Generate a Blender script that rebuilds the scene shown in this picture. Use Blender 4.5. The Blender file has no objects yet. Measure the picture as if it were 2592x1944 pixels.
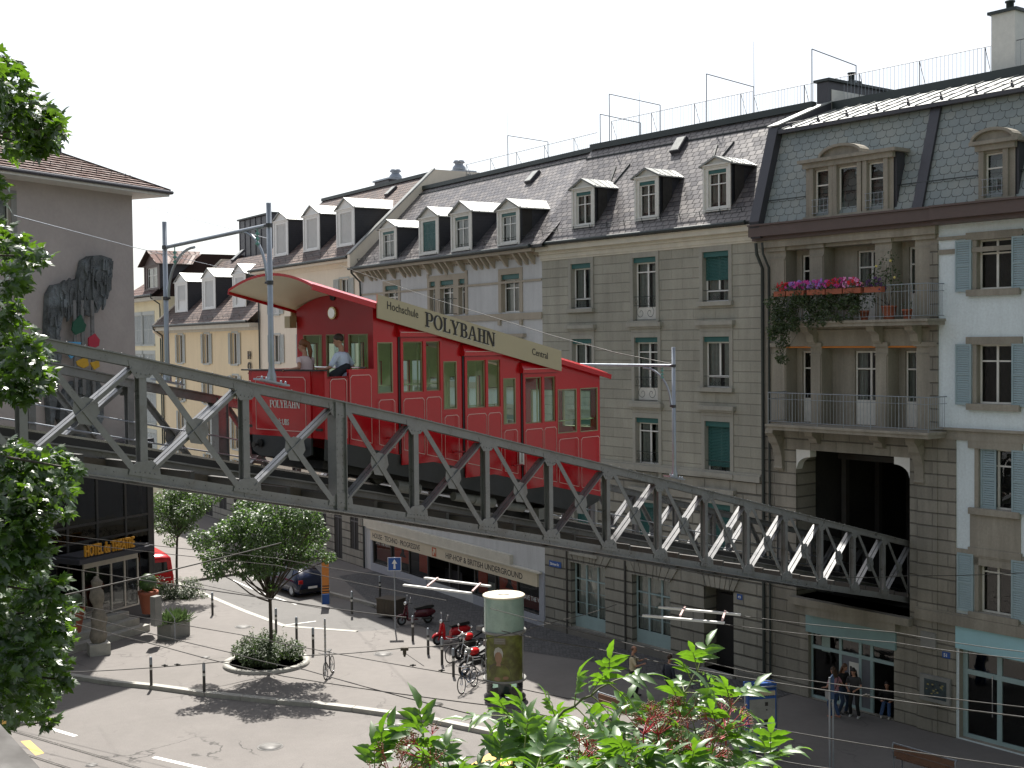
# Red funicular car on a riveted truss viaduct above a street corner, town houses behind.
import bpy, math, random
from math import sin, cos, pi, radians, atan2, sqrt, tan, floor
from mathutils import Vector as V, Matrix, noise as MN
random.seed(11)
S = bpy.context.scene
COL = S.collection
# ---------------------------------------------------------------- camera
FOC = 3192.0
CAMZ = 12.8
_th = math.atan(106/3192.0); _ro = 0.011
FW = V((0, cos(_th), -sin(_th))); _r0 = V((1, 0, 0)); _u0 = _r0.cross(FW)
RT = _r0*cos(_ro) - _u0*sin(_ro); UP = _u0*cos(_ro) + _r0*sin(_ro)
CAM = V((0, 0, CAMZ))
cd = bpy.data.cameras.new('camera'); cd.sensor_width = 36; cd.lens = 36*FOC/2592
cd.clip_start = 0.1; cd.clip_end = 2000
cam = bpy.data.objects.new('camera', cd); COL.objects.link(cam)
cam.matrix_world = Matrix(((RT.x, UP.x, -FW.x, CAM.x), (RT.y, UP.y, -FW.y, CAM.y), (RT.z, UP.z, -FW.z, CAM.z), (0, 0, 0, 1)))
S.camera = cam
# ---------------------------------------------------------------- light
SUN_EL, SUN_AZ = radians(57), radians(-7)
S.world = bpy.data.worlds.new('World'); S.world.use_nodes = True
wn = S.world.node_tree; wn.nodes.clear()
sky = wn.nodes.new('ShaderNodeTexSky'); sky.sky_type = 'NISHITA'; sky.sun_disc = False
sky.sun_elevation = SUN_EL; sky.sun_rotation = SUN_AZ % (2*pi); sky.air_density = 1.0; sky.dust_density = 2.0; sky.ozone_density = 1.0
hs = wn.nodes.new('ShaderNodeHueSaturation'); hs.inputs['Saturation'].default_value = 0.38
bg = wn.nodes.new('ShaderNodeBackground'); bg.inputs['Strength'].default_value = 0.095
wo = wn.nodes.new('ShaderNodeOutputWorld')
wn.links.new(sky.outputs[0], hs.inputs['Color']); wn.links.new(hs.outputs[0], bg.inputs[0]); wn.links.new(bg.outputs[0], wo.inputs[0])
sl = bpy.data.lights.new('sun', 'SUN'); sl.energy = 5.0; sl.angle = radians(0.53); sl.color = (1, 0.955, 0.88)
so = bpy.data.objects.new('sun', sl); COL.objects.link(so)
_sd = V((sin(SUN_AZ)*cos(SUN_EL), cos(SUN_AZ)*cos(SUN_EL), sin(SUN_EL)))
so.rotation_euler = _sd.to_track_quat('Z', 'Y').to_euler()
so.location = (0, 0, 60)
S.view_settings.view_transform = 'Standard'; S.view_settings.look = 'None'
S.view_settings.exposure = 0.9; S.view_settings.gamma = 1.0
S.render.engine = 'CYCLES'
S.cycles.max_bounces = 8; S.cycles.transparent_max_bounces = 24

# ---------------------------------------------------------------- survey helpers: a sight line from the camera meets a real plane
def ray(x, y): return FW + RT*((x-1296)/FOC) - UP*((y-972)/FOC)
def onz(x, y, h=0.0):
    d = ray(x, y); return CAM + d*((h-CAMZ)/d.z)
def ony(x, y, Y):
    d = ray(x, y); return CAM + d*(Y/d.y)

class Fr:                                   # a frame: a along u, b up, c along n
    def __init__(s, O, u, n):
        s.O = V(O); s.u = V(u).normalized(); s.n = V(n).normalized(); s.w = V((0, 0, 1))
    def P(s, a, b, c=0.0): return s.O + s.u*a + s.w*b + s.n*c
    def px(s, x, y, c=0.0):
        d = ray(x, y); o = s.O + s.n*c
        p = CAM + d*((o-CAM).dot(s.n)/d.dot(s.n)); r = p - s.O
        return r.dot(s.u), r.z
LOC = Fr((0, 0, 0), (1, 0, 0), (0, 1, 0))

# ---------------------------------------------------------------- mesh builder
class MB:
    def __init__(s): s.v = []; s.f = []; s.uv = []; s.mi = []; s.sm = []; s.m = 0; s.S = False
    def face(s, pts, uv=None):
        i = len(s.v); s.v += [tuple(p) for p in pts]; s.f.append(tuple(range(i, i+len(pts))))
        s.uv.append(uv or [(0, 0)]*len(pts)); s.mi.append(s.m); s.sm.append(s.S)
    def mesh(s, vs, fs, uvs=None):
        i = len(s.v); s.v += [tuple(p) for p in vs]
        for k, f in enumerate(fs):
            s.f.append(tuple(i+j for j in f)); s.uv.append([uvs[j] for j in f] if uvs else [(0, 0)]*len(f)); s.mi.append(s.m); s.sm.append(s.S)
    def rect(s, fr, a0, a1, b0, b1, c=0.0):
        s.face([fr.P(a0, b0, c), fr.P(a1, b0, c), fr.P(a1, b1, c), fr.P(a0, b1, c)], [(a0, b0), (a1, b0), (a1, b1), (a0, b1)])
    def box(s, fr, a0, a1, b0, b1, c0, c1):
        P = fr.P
        s.face([P(a0, b0, c1), P(a1, b0, c1), P(a1, b1, c1), P(a0, b1, c1)], [(a0, b0), (a1, b0), (a1, b1), (a0, b1)])
        s.face([P(a0, b0, c0), P(a0, b1, c0), P(a1, b1, c0), P(a1, b0, c0)], [(a0, b0), (a0, b1), (a1, b1), (a1, b0)])
        s.face([P(a0, b0, c0), P(a0, b0, c1), P(a0, b1, c1), P(a0, b1, c0)], [(a0+c0, b0), (a0+c1, b0), (a0+c1, b1), (a0+c0, b1)])
        s.face([P(a1, b0, c0), P(a1, b1, c0), P(a1, b1, c1), P(a1, b0, c1)], [(a1+c0, b0), (a1+c0, b1), (a1+c1, b1), (a1+c1, b0)])
        s.face([P(a0, b1, c0), P(a0, b1, c1), P(a1, b1, c1), P(a1, b1, c0)], [(a0, c0), (a0, c1), (a1, c1), (a1, c0)])
        s.face([P(a0, b0, c0), P(a1, b0, c0), P(a1, b0, c1), P(a0, b0, c1)], [(a0, c0), (a1, c0), (a1, c1), (a0, c1)])
    def ext(s, fr, pts, c0, c1):            # polygon in (a, b) pushed from c0 to c1
        n = len(pts)
        s.face([fr.P(a, b, c1) for a, b in pts], list(pts)); s.face([fr.P(a, b, c0) for a, b in reversed(pts)], list(reversed(pts)))
        for i in range(n):
            (a, b), (d, e) = pts[i], pts[(i+1) % n]
            s.face([fr.P(a, b, c0), fr.P(d, e, c0), fr.P(d, e, c1), fr.P(a, b, c1)], [(a, b), (d, e), (d, e), (a, b)])
    def exta(s, fr, pts, a0, a1):           # polygon in (c, b) pushed along a
        n = len(pts)
        s.face([fr.P(a0, b, c) for c, b in pts], [(c, b) for c, b in pts]); s.face([fr.P(a1, b, c) for c, b in reversed(pts)], list(reversed(pts)))
        for i in range(n):
            (c, b), (d, e) = pts[i], pts[(i+1) % n]; L = sqrt((c-d)**2+(b-e)**2)
            s.face([fr.P(a0, b, c), fr.P(a1, b, c), fr.P(a1, e, d), fr.P(a0, e, d)], [(a0, 0), (a1, 0), (a1, L), (a0, L)])
    def tube(s, p, q, r, n=8, r2=None):
        s.path([p, q], [r, r if r2 is None else r2], n)
    def path(s, pts, r, n=6, closed=False):
        pts = [V(p) for p in pts]; m = len(pts); sm0 = s.S; s.S = True
        rs = r if isinstance(r, (list, tuple)) else [r]*m
        vs = []; t0 = None; side = None
        for i, p in enumerate(pts):
            if closed: t = (pts[(i+1) % m]-pts[i-1])
            else: t = (pts[min(i+1, m-1)]-pts[max(i-1, 0)])
            if t.length < 1e-9: t = V((0, 0, 1))
            t.normalize()
            if side is None:
                side = t.cross(V((0, 0, 1)))
                if side.length < 0.05: side = t.cross(V((0, 1, 0)))
            side = side - t*side.dot(t)
            if side.length < 1e-6: side = t.orthogonal()
            side.normalize(); up = side.cross(t)
            for k in range(n):
                a = 2*pi*k/n; vs.append(p + (side*cos(a)+up*sin(a))*rs[i])
        fs = []
        for i in range(m if closed else m-1):
            j = (i+1) % m
            for k in range(n): fs.append((i*n+k, i*n+(k+1) % n, j*n+(k+1) % n, j*n+k))
        s.mesh(vs, fs)
        s.S = False
        if not closed:
            s.mesh(vs[:n], [tuple(range(n))[::-1]]); s.mesh(vs[-n:], [tuple(range(n))])
        s.S = sm0
    def bar(s, p, q, w, h, up=(0, 0, 1), off=0.0):   # rectangular bar p->q, w sideways, h along up
        p = V(p); q = V(q); t = (q-p).normalized(); up = V(up); sd = t.cross(up)
        if sd.length < 1e-3: sd = t.cross(V((0, 1, 0)))
        sd.normalize(); up = sd.cross(t).normalized()
        p = p+up*off; q = q+up*off; L = (q-p).length
        c = [(-w/2, -h/2), (w/2, -h/2), (w/2, h/2), (-w/2, h/2)]
        A = [p+sd*a+up*b for a, b in c]; B = [q+sd*a+up*b for a, b in c]
        for i in range(4):
            j = (i+1) % 4; s.face([A[i], A[j], B[j], B[i]], [(0, 0), (w, 0), (w, L), (0, L)])
        s.face(A[::-1]); s.face(B)
    def lathe(s, c, prof, n=16, ax=None):
        c = V(c); sm0 = s.S; s.S = True; m = len(prof)
        vs = []; uv = []
        for i, (r, z) in enumerate(prof):
            for k in range(n+1):
                a = 2*pi*k/n; vs.append(c+V((r*cos(a), r*sin(a), z))); uv.append((a*max(r, .01), z))
        fs = [(i*(n+1)+k, i*(n+1)+k+1, (i+1)*(n+1)+k+1, (i+1)*(n+1)+k) for i in range(m-1) for k in range(n)]
        s.mesh(vs, fs, uv); s.S = sm0
        for i in (0, m-1):
            if prof[i][0] > 1e-4:
                r, z = prof[i]; s.face([c+V((r*cos(2*pi*k/n), r*sin(2*pi*k/n), z)) for k in range(n)])
    def ball(s, c, r, n=8, m=6):
        r = r if isinstance(r, (tuple, list)) else (r, r, r); c = V(c); sm0 = s.S; s.S = True
        vs = [c+V((0, 0, -r[2]))]
        for i in range(1, m):
            t = -pi/2+pi*i/m
            for k in range(n): a = 2*pi*k/n; vs.append(c+V((r[0]*cos(t)*cos(a), r[1]*cos(t)*sin(a), r[2]*sin(t))))
        vs.append(c+V((0, 0, r[2]))); L = len(vs)-1; fs = []
        for k in range(n):
            k2 = (k+1) % n; fs.append((0, 1+k2, 1+k)); fs.append((L, L-n+k, L-n+k2))
            for i in range(m-2): fs.append((1+i*n+k, 1+i*n+k2, 1+(i+1)*n+k2, 1+(i+1)*n+k))
        s.mesh(vs, fs); s.S = sm0

def link_mesh(name, mb, mats, org=(0, 0, 0), parent=None):
    me = bpy.data.meshes.new(name); ox, oy, oz = org
    me.from_pydata([(x-ox, y-oy, z-oz) for x, y, z in mb.v], [], mb.f)
    mats = mats if isinstance(mats, (list, tuple)) else [mats]
    for m in mats: me.materials.append(m)
    me.polygons.foreach_set('material_index', mb.mi); me.polygons.foreach_set('use_smooth', mb.sm)
    ul = me.uv_layers.new(name='UVMap'); flat = []
    for u in mb.uv:
        for a, b in u: flat += [a, b]
    ul.data.foreach_set('uv', flat); me.validate(); me.update()
    o = bpy.data.objects.new(name, me); COL.objects.link(o)
    if parent is not None: o.parent = parent
    return o
def tag(o, label, cat, group=None, kind=None):
    if kind: o['kind'] = kind
    if label: o['label'] = label
    if cat: o['category'] = cat
    if group: o['group'] = group
    return o
class Thing:
    def __init__(s, name, label, cat, loc=(0, 0, 0), group=None, rot=0.0):
        s.loc = V(loc); s.o = bpy.data.objects.new(name, None); s.o.empty_display_size = 0.3; COL.objects.link(s.o)
        s.o.location = s.loc; s.o.rotation_euler = (0, 0, rot); tag(s.o, label, cat, group); s.local = False
    def part(s, name, mb, mat, parent=None, label=None):
        o = link_mesh(name, mb, mat, (0, 0, 0) if s.local else s.loc, parent or s.o)
        if label: o['label'] = label
        return o
def LT(name, label, cat, loc=(0, 0, 0), rot=0.0, group=None):    # a thing modelled about its own base
    t = Thing(name, label, cat, loc, group, rot); t.local = True; return t
def single(name, mb, mat, label, cat, group=None, kind=None, loc=None, local=False):
    if loc is None: loc = (0, 0, 0)
    o = link_mesh(name, mb, mat, (0, 0, 0) if local else loc); o.location = loc; return tag(o, label, cat, group, kind)
def struct(name, mb, mat): return single(name, mb, mat, None, None, kind='structure')
def dup(t, loc, rot=None, label=None):
    src = t.o if isinstance(t, Thing) else t
    def cp(o, par):
        c = o.copy(); COL.objects.link(c); c.parent = par
        for k in list(o.children): cp(k, c)
        return c
    r = cp(src, None); r.location = loc
    if rot is not None: r.rotation_euler = (0, 0, rot)
    if label: r['label'] = label
    return r

# ---------------------------------------------------------------- materials
class NT:
    def __init__(s, name):
        s.mat = bpy.data.materials.new(name); s.mat.use_nodes = True; s.t = s.mat.node_tree; s.t.nodes.clear()
        s.out = s.t.nodes.new('ShaderNodeOutputMaterial')
    def n(s, typ, **kw):
        nd = s.t.nodes.new('ShaderNode'+typ)
        for k, v in kw.items():
            if k.startswith('_'): setattr(nd, k[1:], v)
            else: s.set(nd, k, v)
        return nd
    def set(s, nd, k, v):
        k2 = k.replace('_', ' ')
        inp = nd.inputs[int(k[1:])] if (k[0] == 'i' and k[1:].isdigit()) else nd.inputs[k2]
        if isinstance(v, bpy.types.NodeSocket): s.t.links.new(v, inp)
        elif isinstance(v, (tuple, list)) and inp.type == 'RGBA' and len(v) == 3: inp.default_value = (*v, 1)
        else: inp.default_value = v
    def math(s, op, a, b=0.0, c=0.0, clamp=False):
        nd = s.n('Math', _operation=op, _use_clamp=clamp); s.set(nd, 'i0', a); s.set(nd, 'i1', b)
        if len(nd.inputs) > 2: s.set(nd, 'i2', c)
        return nd.outputs[0]
    def mix(s, f, a, b, mode='MIX'):
        nd = s.n('Mix', _data_type='RGBA', _blend_type=mode)
        for i, v in ((0, f), (6, a), (7, b)): s.set(nd, 'i%d' % i, v)
        return nd.outputs[2]
    def noise(s, vec, scale, detail=3.0, rough=0.55):
        nd = s.n('TexNoise', Scale=scale, Detail=detail, Roughness=rough); s.t.links.new(vec, nd.inputs['Vector']); return nd.outputs['Fac']
    def ramp(s, f, lo, hi, a=0.0, b=1.0):
        nd = s.n('MapRange', _clamp=True); 
        for i, v in enumerate((f, lo, hi, a, b)): s.set(nd, 'i%d' % i, v)
        return nd.outputs[0]
    def pos(s): return s.n('NewGeometry').outputs['Position']
    def obj(s): return s.n('TexCoord').outputs['Object']
    def uvn(s): return s.n('TexCoord').outputs['UV']
    def xyz(s, vec):
        nd = s.n('SeparateXYZ'); s.t.links.new(vec, nd.inputs[0]); return nd.outputs
    def comb(s, x, y, z=0.0):
        nd = s.n('CombineXYZ'); s.set(nd, 'i0', x); s.set(nd, 'i1', y); s.set(nd, 'i2', z); return nd.outputs[0]
    def bump(s, h, dist=0.01, strength=1.0): return s.n('Bump', Height=h, Distance=dist, Strength=strength).outputs[0]
    def pbr(s, col, rough=0.6, metal=0.0, normal=None, spec=0.5, **kw):
        p = s.n('BsdfPrincipled'); s.set(p, 'Base_Color', col); s.set(p, 'Roughness', rough); s.set(p, 'Metallic', metal)
        p.inputs['Specular IOR Level'].default_value = spec
        if normal is not None: s.t.links.new(normal, p.inputs['Normal'])
        for k, v in kw.items(): s.set(p, k, v)
        s.t.links.new(p.outputs[0], s.out.inputs[0]); return p
def plain(name, col, rough=0.6, metal=0.0, var=0.12, sc=6.0, bump=0.0, spec=0.5, objspace=False, dirt=None):
    t = NT(name); v = t.obj() if objspace else t.pos()
    f = t.noise(v, sc, 4); g = t.noise(v, sc*7, 2)
    k = t.math('ADD', t.math('MULTIPLY', f, 0.7), t.math('MULTIPLY', g, 0.3))
    k = t.ramp(k, 0.3, 0.7, 1-var, 1+var)
    c = t.n('VectorMath', _operation='SCALE'); c.inputs[0].default_value = col; t.set(c, 'Scale', k)
    c = c.outputs[0]
    if dirt: c = t.mix(t.ramp(t.noise(v, sc*0.45, 5, 0.65), 0.52, 0.72, 0, 0.7), c, dirt)
    nm = t.bump(g, bump) if bump else None
    t.pbr(c, t.ramp(f, 0.3, 0.7, rough*0.85, min(1, rough*1.15)), metal, nm, spec)
    return t.mat
def wall_mat(name, col, streak=0.12, grain=0.06, brick=None, groove=0.75, rough=0.88, bump=0.004, jit=0.08, stain=None, stf=0.35):
    """render or stone wall: UV in metres; brick=(w, h, joint) draws courses"""
    t = NT(name); uv = t.uvn(); p = t.pos(); x, y, z = t.xyz(uv)[:3]
    sv = t.comb(t.math('MULTIPLY', x, 2.2), t.math('MULTIPLY', y, 0.22), 0.0)
    st = t.noise(sv, 1.0, 5, 0.6); big = t.noise(p, 0.35, 4, 0.6); gr = t.noise(p, 14, 3, 0.6)
    k = t.math('MULTIPLY', t.ramp(st, 0.3, 0.7, 1-streak, 1+streak*0.6), t.ramp(big, 0.3, 0.7, 1-streak, 1+streak*0.5))
    k = t.math('MULTIPLY', k, t.ramp(gr, 0.25, 0.75, 1-grain, 1+grain))
    h = t.math('MULTIPLY', gr, 0.5)
    if brick:
        w, hh, jn = brick
        row = t.math('FLOOR', t.math('DIVIDE', y, hh)); ry = t.math('FRACT', t.math('DIVIDE', y, hh))
        d = t.math('MINIMUM', ry, t.math('SUBTRACT', 1.0, ry))
        m = t.ramp(t.math('MULTIPLY', d, hh), jn*0.4, jn, 1, 0)
        if w:
            sx = t.math('ADD', t.math('DIVIDE', x, w), t.math('MULTIPLY', t.math('MODULO', row, 2.0), 0.5))
            rx = t.math('FRACT', sx); dx = t.math('MINIMUM', rx, t.math('SUBTRACT', 1.0, rx))
            mx = t.ramp(t.math('MULTIPLY', dx, w), jn*0.3, jn*0.6, 0.6, 0)
            m = t.math('MAXIMUM', m, mx)
            wnz = t.n('TexWhiteNoise', _noise_dimensions='2D'); t.t.links.new(t.comb(t.math('FLOOR', sx), row), wnz.inputs['Vector'])
            k = t.math('MULTIPLY', k, t.ramp(wnz.outputs['Value'], 0, 1, 1-jit, 1+jit))
        k = t.math('MULTIPLY', k, t.math('SUBTRACT', 1.0, t.math('MULTIPLY', m, groove)))
        h = t.math('SUBTRACT', h, t.math('MULTIPLY', m, 4.0))
    c = t.n('VectorMath', _operation='SCALE'); c.inputs[0].default_value = col; t.set(c, 'Scale', k); c = c.outputs[0]
    if stain: c = t.mix(t.ramp(t.noise(sv, 0.7, 6, 0.7), 0.5, 0.75, 0, stf), c, stain)
    t.pbr(c, rough, 0, t.bump(h, bump)); return t.mat
def tile_mat(name, cols, w, h, edge=0.07, rough=0.6, bump=0.02, scallop=0.0, jit=1.0, spec=0.5, course=0.5, dark=0.35):
    """overlapping roof tiles on UV in metres, v up the slope"""
    t = NT(name); x, y, z = t.xyz(t.uvn())[:3]; p = t.pos()
    vy = t.math('DIVIDE', y, h); row = t.math('FLOOR', vy); fy = t.math('FRACT', vy)
    sx = t.math('ADD', t.math('DIVIDE', x, w), t.math('MULTIPLY', t.math('MODULO', row, 2.0), 0.5))
    ux = t.math('SUBTRACT', t.math('FRACT', sx), 0.5); au = t.math('ABSOLUTE', ux)
    fe = fy
    if scallop:
        q = t.ramp(au, 0.22, 0.5, 0, 1); fe = t.math('SUBTRACT', fy, t.math('MULTIPLY', t.math('MULTIPLY', q, q), scallop))
    low = t.ramp(t.math('ABSOLUTE', fe), edge*0.6, edge*1.2, 1, 0)
    side = t.math('MULTIPLY', t.ramp(au, 0.5-edge*h/w*0.9, 0.5-edge*h/w*0.3, 0, 0.8), t.ramp(fe, 0.0, 0.1, 0, 1))
    m = t.math('MAXIMUM', low, side)
    wnz = t.n('TexWhiteNoise', _noise_dimensions='2D'); t.t.links.new(t.comb(t.math('FLOOR', sx), row), wnz.inputs['Vector'])
    cr = t.n('ValToRGB'); cr.color_ramp.elements[0].color = (*cols[0], 1); cr.color_ramp.elements[1].color = (*cols[-1], 1)
    for i, c in enumerate(cols[1:-1]): e = cr.color_ramp.elements.new((i+1)/(len(cols)-1)); e.color = (*c, 1)
    t.set(cr, 'Fac', t.math('ADD', t.math('MULTIPLY', wnz.outputs['Value'], 0.5*jit), t.math('MULTIPLY', t.ramp(t.noise(p, 0.6, 5, 0.65), 0.3, 0.7, 0, 1), 1-0.5*jit)))
    c = t.mix(m, cr.outputs[0], tuple(dark*v for v in cols[0]))
    hgt = t.math('SUBTRACT', t.math('SUBTRACT', 1.0, t.math('MULTIPLY', fe, course)), m)
    tilt = t.math('MULTIPLY', t.math('SUBTRACT', wnz.outputs['Value'], 0.5), t.math('MULTIPLY', ux, 0.5))
    t.pbr(c, t.ramp(t.math('ADD', wnz.outputs['Value'], t.noise(p, 9, 3)), 0.4, 1.6, rough*0.7, rough*1.2), 0, t.bump(t.math('ADD', hgt, tilt), bump), spec)
    return t.mat
def glass_mat(name, tint=(0.9, 0.95, 0.93), fres=1.45, rough=0.02, refl=1.0):
    t = NT(name); f = t.n('Fresnel', IOR=fres); tr = t.n('BsdfTransparent', Color=tint); gl = t.n('BsdfGlossy', Color=(refl, refl, refl), Roughness=rough)
    wob = t.bump(t.noise(t.pos(), 1.3, 2), 0.006); t.t.links.new(wob, gl.inputs['Normal'])
    m = t.n('MixShader'); t.t.links.new(t.math('MULTIPLY', f.outputs[0], 1.25), m.inputs[0]); t.t.links.new(tr.outputs[0], m.inputs[1]); t.t.links.new(gl.outputs[0], m.inputs[2])
    t.t.links.new(m.outputs[0], t.out.inputs[0]); return t.mat
def leaf_mat(name, a, b, trans, gloss=0.35, under=None):
    t = NT(name); f = t.noise(t.pos(), 2.5, 3, 0.7); g = t.noise(t.pos(), 23, 2)
    k = t.ramp(t.math('ADD', t.math('MULTIPLY', f, 0.6), t.math('MULTIPLY', g, 0.4)), 0.33, 0.67, 0, 1)
    c = t.mix(k, a, b)
    p = t.pbr(c, gloss, 0, None, 0.6)
    tl = t.n('BsdfTranslucent'); t.t.links.new(t.mix(k, tuple(v*trans[1] for v in trans[0]), trans[0]), tl.inputs[0])
    ad = t.n('AddShader'); t.t.links.new(p.outputs[0], ad.inputs[0]); t.t.links.new(tl.outputs[0], ad.inputs[1])
    t.t.links.new(ad.outputs[0], t.out.inputs[0]); return t.mat

M = {}
def text_mesh(body, size, font_shear=0.0, bold=0.0, ext=0.01, sx=1.0, align='LEFT', spacing=1.0):
    cu = bpy.data.curves.new('lettering', 'FONT'); cu.body = body; cu.size = size; cu.extrude = ext; cu.offset = bold; cu.space_character = spacing
    cu.align_x = align; cu.resolution_u = 3; cu.shear = font_shear
    o = bpy.data.objects.new('tmp', cu); COL.objects.link(o); bpy.context.view_layer.update()
    me = bpy.data.meshes.new_from_object(o.evaluated_get(bpy.context.evaluated_depsgraph_get()))
    bpy.data.objects.remove(o); bpy.data.curves.remove(cu)
    vs = [(v.co.x*sx, v.co.y, v.co.z) for v in me.vertices]; fs = [tuple(p.vertices) for p in me.polygons]; bpy.data.meshes.remove(me)
    return vs, fs
def put_text(mb, fr, a, b, c, body, size, skew=0.0, nsign=1, **kw):
    vs, fs = text_mesh(body, size, **kw)
    mb.mesh([fr.P(a+x, b+y+skew*x, c+nsign*z) for x, y, z in vs], fs)
# ---------------------------------------------------------------- materials used
M['steel'] = plain('steel_paint', (0.165, 0.168, 0.172), 0.30, 0.0, 0.2, 3, 0.0012, 0.9, dirt=(0.085, 0.07, 0.056))
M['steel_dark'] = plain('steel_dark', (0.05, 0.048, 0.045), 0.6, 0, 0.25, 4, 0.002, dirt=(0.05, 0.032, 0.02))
M['rust'] = plain('rusty_girder', (0.075, 0.06, 0.045), 0.75, 0, 0.3, 2.5, 0.004, dirt=(0.03, 0.025, 0.02))
M['galv'] = plain('galvanised', (0.30, 0.33, 0.37), 0.38, 0.55, 0.12, 5)
M['rail'] = plain('rail_steel', (0.30, 0.29, 0.28), 0.25, 0.9, 0.15, 5)
M['black'] = plain('black', (0.012, 0.012, 0.013), 0.5, 0, 0.2)
M['rubber'] = plain('rubber', (0.015, 0.015, 0.016), 0.8, 0, 0.2)
M['grey'] = plain('skirt_grey', (0.038, 0.043, 0.048), 0.45, 0, 0.2, 2)
M['red'] = plain('red_paint', (0.47, 0.006, 0.012), 0.22, 0, 0.05, 2, 0, 0.6)
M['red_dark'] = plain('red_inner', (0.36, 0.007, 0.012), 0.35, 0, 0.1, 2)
M['cream'] = plain('cream_ceiling', (0.62, 0.56, 0.42), 0.5, 0, 0.05)
M['stripe'] = plain('pinstripe', (0.72, 0.50, 0.46), 0.5, 0, 0.03)
M['board'] = plain('sign_board', (0.42, 0.36, 0.24), 0.45, 0, 0.04, 2)
M['ink'] = plain('ink', (0.02, 0.017, 0.018), 0.5, 0, 0.05)
M['white'] = plain('white_paint', (0.74, 0.74, 0.72), 0.5, 0, 0.05, 4)
M['offwhite'] = plain('weathered_white', (0.66, 0.65, 0.61), 0.6, 0, 0.1, 5)
M['lamp'] = plain('lamp_bezel', (0.55, 0.47, 0.25), 0.25, 0.8, 0.1)
M['yellow'] = plain('interior_yellow', (0.62, 0.66, 0.38), 0.5, 0, 0.08)
M['green_in'] = plain('interior_green', (0.50, 0.62, 0.44), 0.5, 0, 0.08)
M['chrome'] = plain('chrome', (0.7, 0.7, 0.7), 0.12, 1.0, 0.05)
M['cargl'] = glass_mat('car_glass', (0.80, 0.95, 0.88), 1.45)
M['glass'] = glass_mat('window_glass', (0.75, 0.8, 0.8), 1.55, 0.015)
M['darkgl'] = glass_mat('dark_glass', (0.25, 0.28, 0.3), 1.55, 0.02)
M['clear'] = glass_mat('clear_glass', (0.68, 0.86, 0.80), 1.45)
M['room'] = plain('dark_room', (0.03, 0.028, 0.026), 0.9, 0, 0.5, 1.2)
M['curtain'] = plain('net_curtain', (0.5, 0.5, 0.47), 0.9, 0, 0.2, 6)
M['teal'] = plain('roller_blind', (0.025, 0.11, 0.105), 0.55, 0, 0.08, 4, 0.0)
M['metal_roof'] = plain('zinc_roof', (0.30, 0.31, 0.30), 0.5, 0.3, 0.15, 3, 0.001)
M['dark_metal'] = plain('dark_sheet', (0.055, 0.055, 0.065), 0.4, 0.2, 0.12, 3)
M['gutter'] = plain('gutter', (0.035, 0.045, 0.045), 0.45, 0.2, 0.15, 4)
M['brown_metal'] = plain('brown_gutter', (0.105, 0.075, 0.068), 0.5, 0.1, 0.12, 3)
M['terracotta'] = plain('terracotta', (0.33, 0.10, 0.055), 0.75, 0, 0.12, 5, objspace=True)
M['blue'] = plain('traffic_blue', (0.012, 0.075, 0.30), 0.4, 0, 0.04)
M['orange'] = plain('orange_banner', (0.62, 0.21, 0.035), 0.55, 0, 0.1, 2)
M['skin'] = plain('skin', (0.42, 0.22, 0.15), 0.55, 0, 0.06, 8)
M['concrete'] = plain('concrete', (0.24, 0.24, 0.23), 0.85, 0, 0.18, 2.5, 0.004)
M['granite'] = plain('granite', (0.36, 0.35, 0.32), 0.7, 0, 0.2, 4, 0.003)
M['wood'] = plain('bench_wood', (0.15, 0.075, 0.045), 0.6, 0, 0.25, 5)
M['bark'] = plain('bark', (0.055, 0.045, 0.035), 0.9, 0, 0.35, 6, 0.02)
M['concrete_dk'] = plain('plinth_stone', (0.18, 0.17, 0.155), 0.85, 0, 0.15, 2.5, 0.004)
# ---------------------------------------------------------------- ground, road, kerbs
K = onz(1381, 1588)
_r = radians(38.0); _l = radians(32.5)
FRR = Fr(K, (sin(_r), -cos(_r), 0), (-cos(_r), -sin(_r), 0)); FRR.O.z = 0
FRL = Fr(K, (sin(_l), -cos(_l), 0), (-cos(_l), -sin(_l), 0)); FRL.O.z = 0
def asphalt(name, col, speck, crack=0.0, patch=0.1):
    t = NT(name); p = t.pos(); a = t.noise(p, 0.25, 5, 0.6); b = t.noise(p, 22, 3, 0.8); c = t.noise(p, 3, 4, 0.6)
    k = t.math('MULTIPLY', t.ramp(a, 0.3, 0.7, 1-patch, 1+patch), t.math('MULTIPLY', t.ramp(b, 0.25, 0.75, 1-speck, 1+speck), t.ramp(c, 0.3, 0.7, 0.95, 1.05)))
    if crack:
        w = t.n('VectorMath', _operation='ADD'); t.t.links.new(p, w.inputs[0]); nz = t.n('TexNoise', Scale=0.9, Detail=4.0); t.t.links.new(p, nz.inputs['Vector'])
        sc = t.n('VectorMath', _operation='SCALE'); t.t.links.new(nz.outputs['Color'], sc.inputs[0]); sc.inputs['Scale'].default_value = 1.6; t.t.links.new(sc.outputs[0], w.inputs[1])
        v = t.n('TexVoronoi', _feature='DISTANCE_TO_EDGE', Scale=0.30); t.t.links.new(w.outputs[0], v.inputs['Vector'])
        m = t.math('MULTIPLY', t.ramp(v.outputs['Distance'], 0.004, 0.012, 1, 0), t.ramp(t.noise(p, 0.22, 2), 0.5, 0.6, 0, crack))
        k = t.math('MULTIPLY', k, t.math('SUBTRACT', 1.0, m))
    cc = t.n('VectorMath', _operation='SCALE'); cc.inputs[0].default_value = col; t.set(cc, 'Scale', k)
    t.pbr(cc.outputs[0], 0.85, 0, t.bump(b, 0.004)); return t.mat
M['pave'] = asphalt('pavement_asphalt', (0.165, 0.152, 0.143), 0.10, 0.3, 0.10)
M['road'] = asphalt('road_asphalt', (0.16, 0.148, 0.14), 0.20, 0.6, 0.10)
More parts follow.
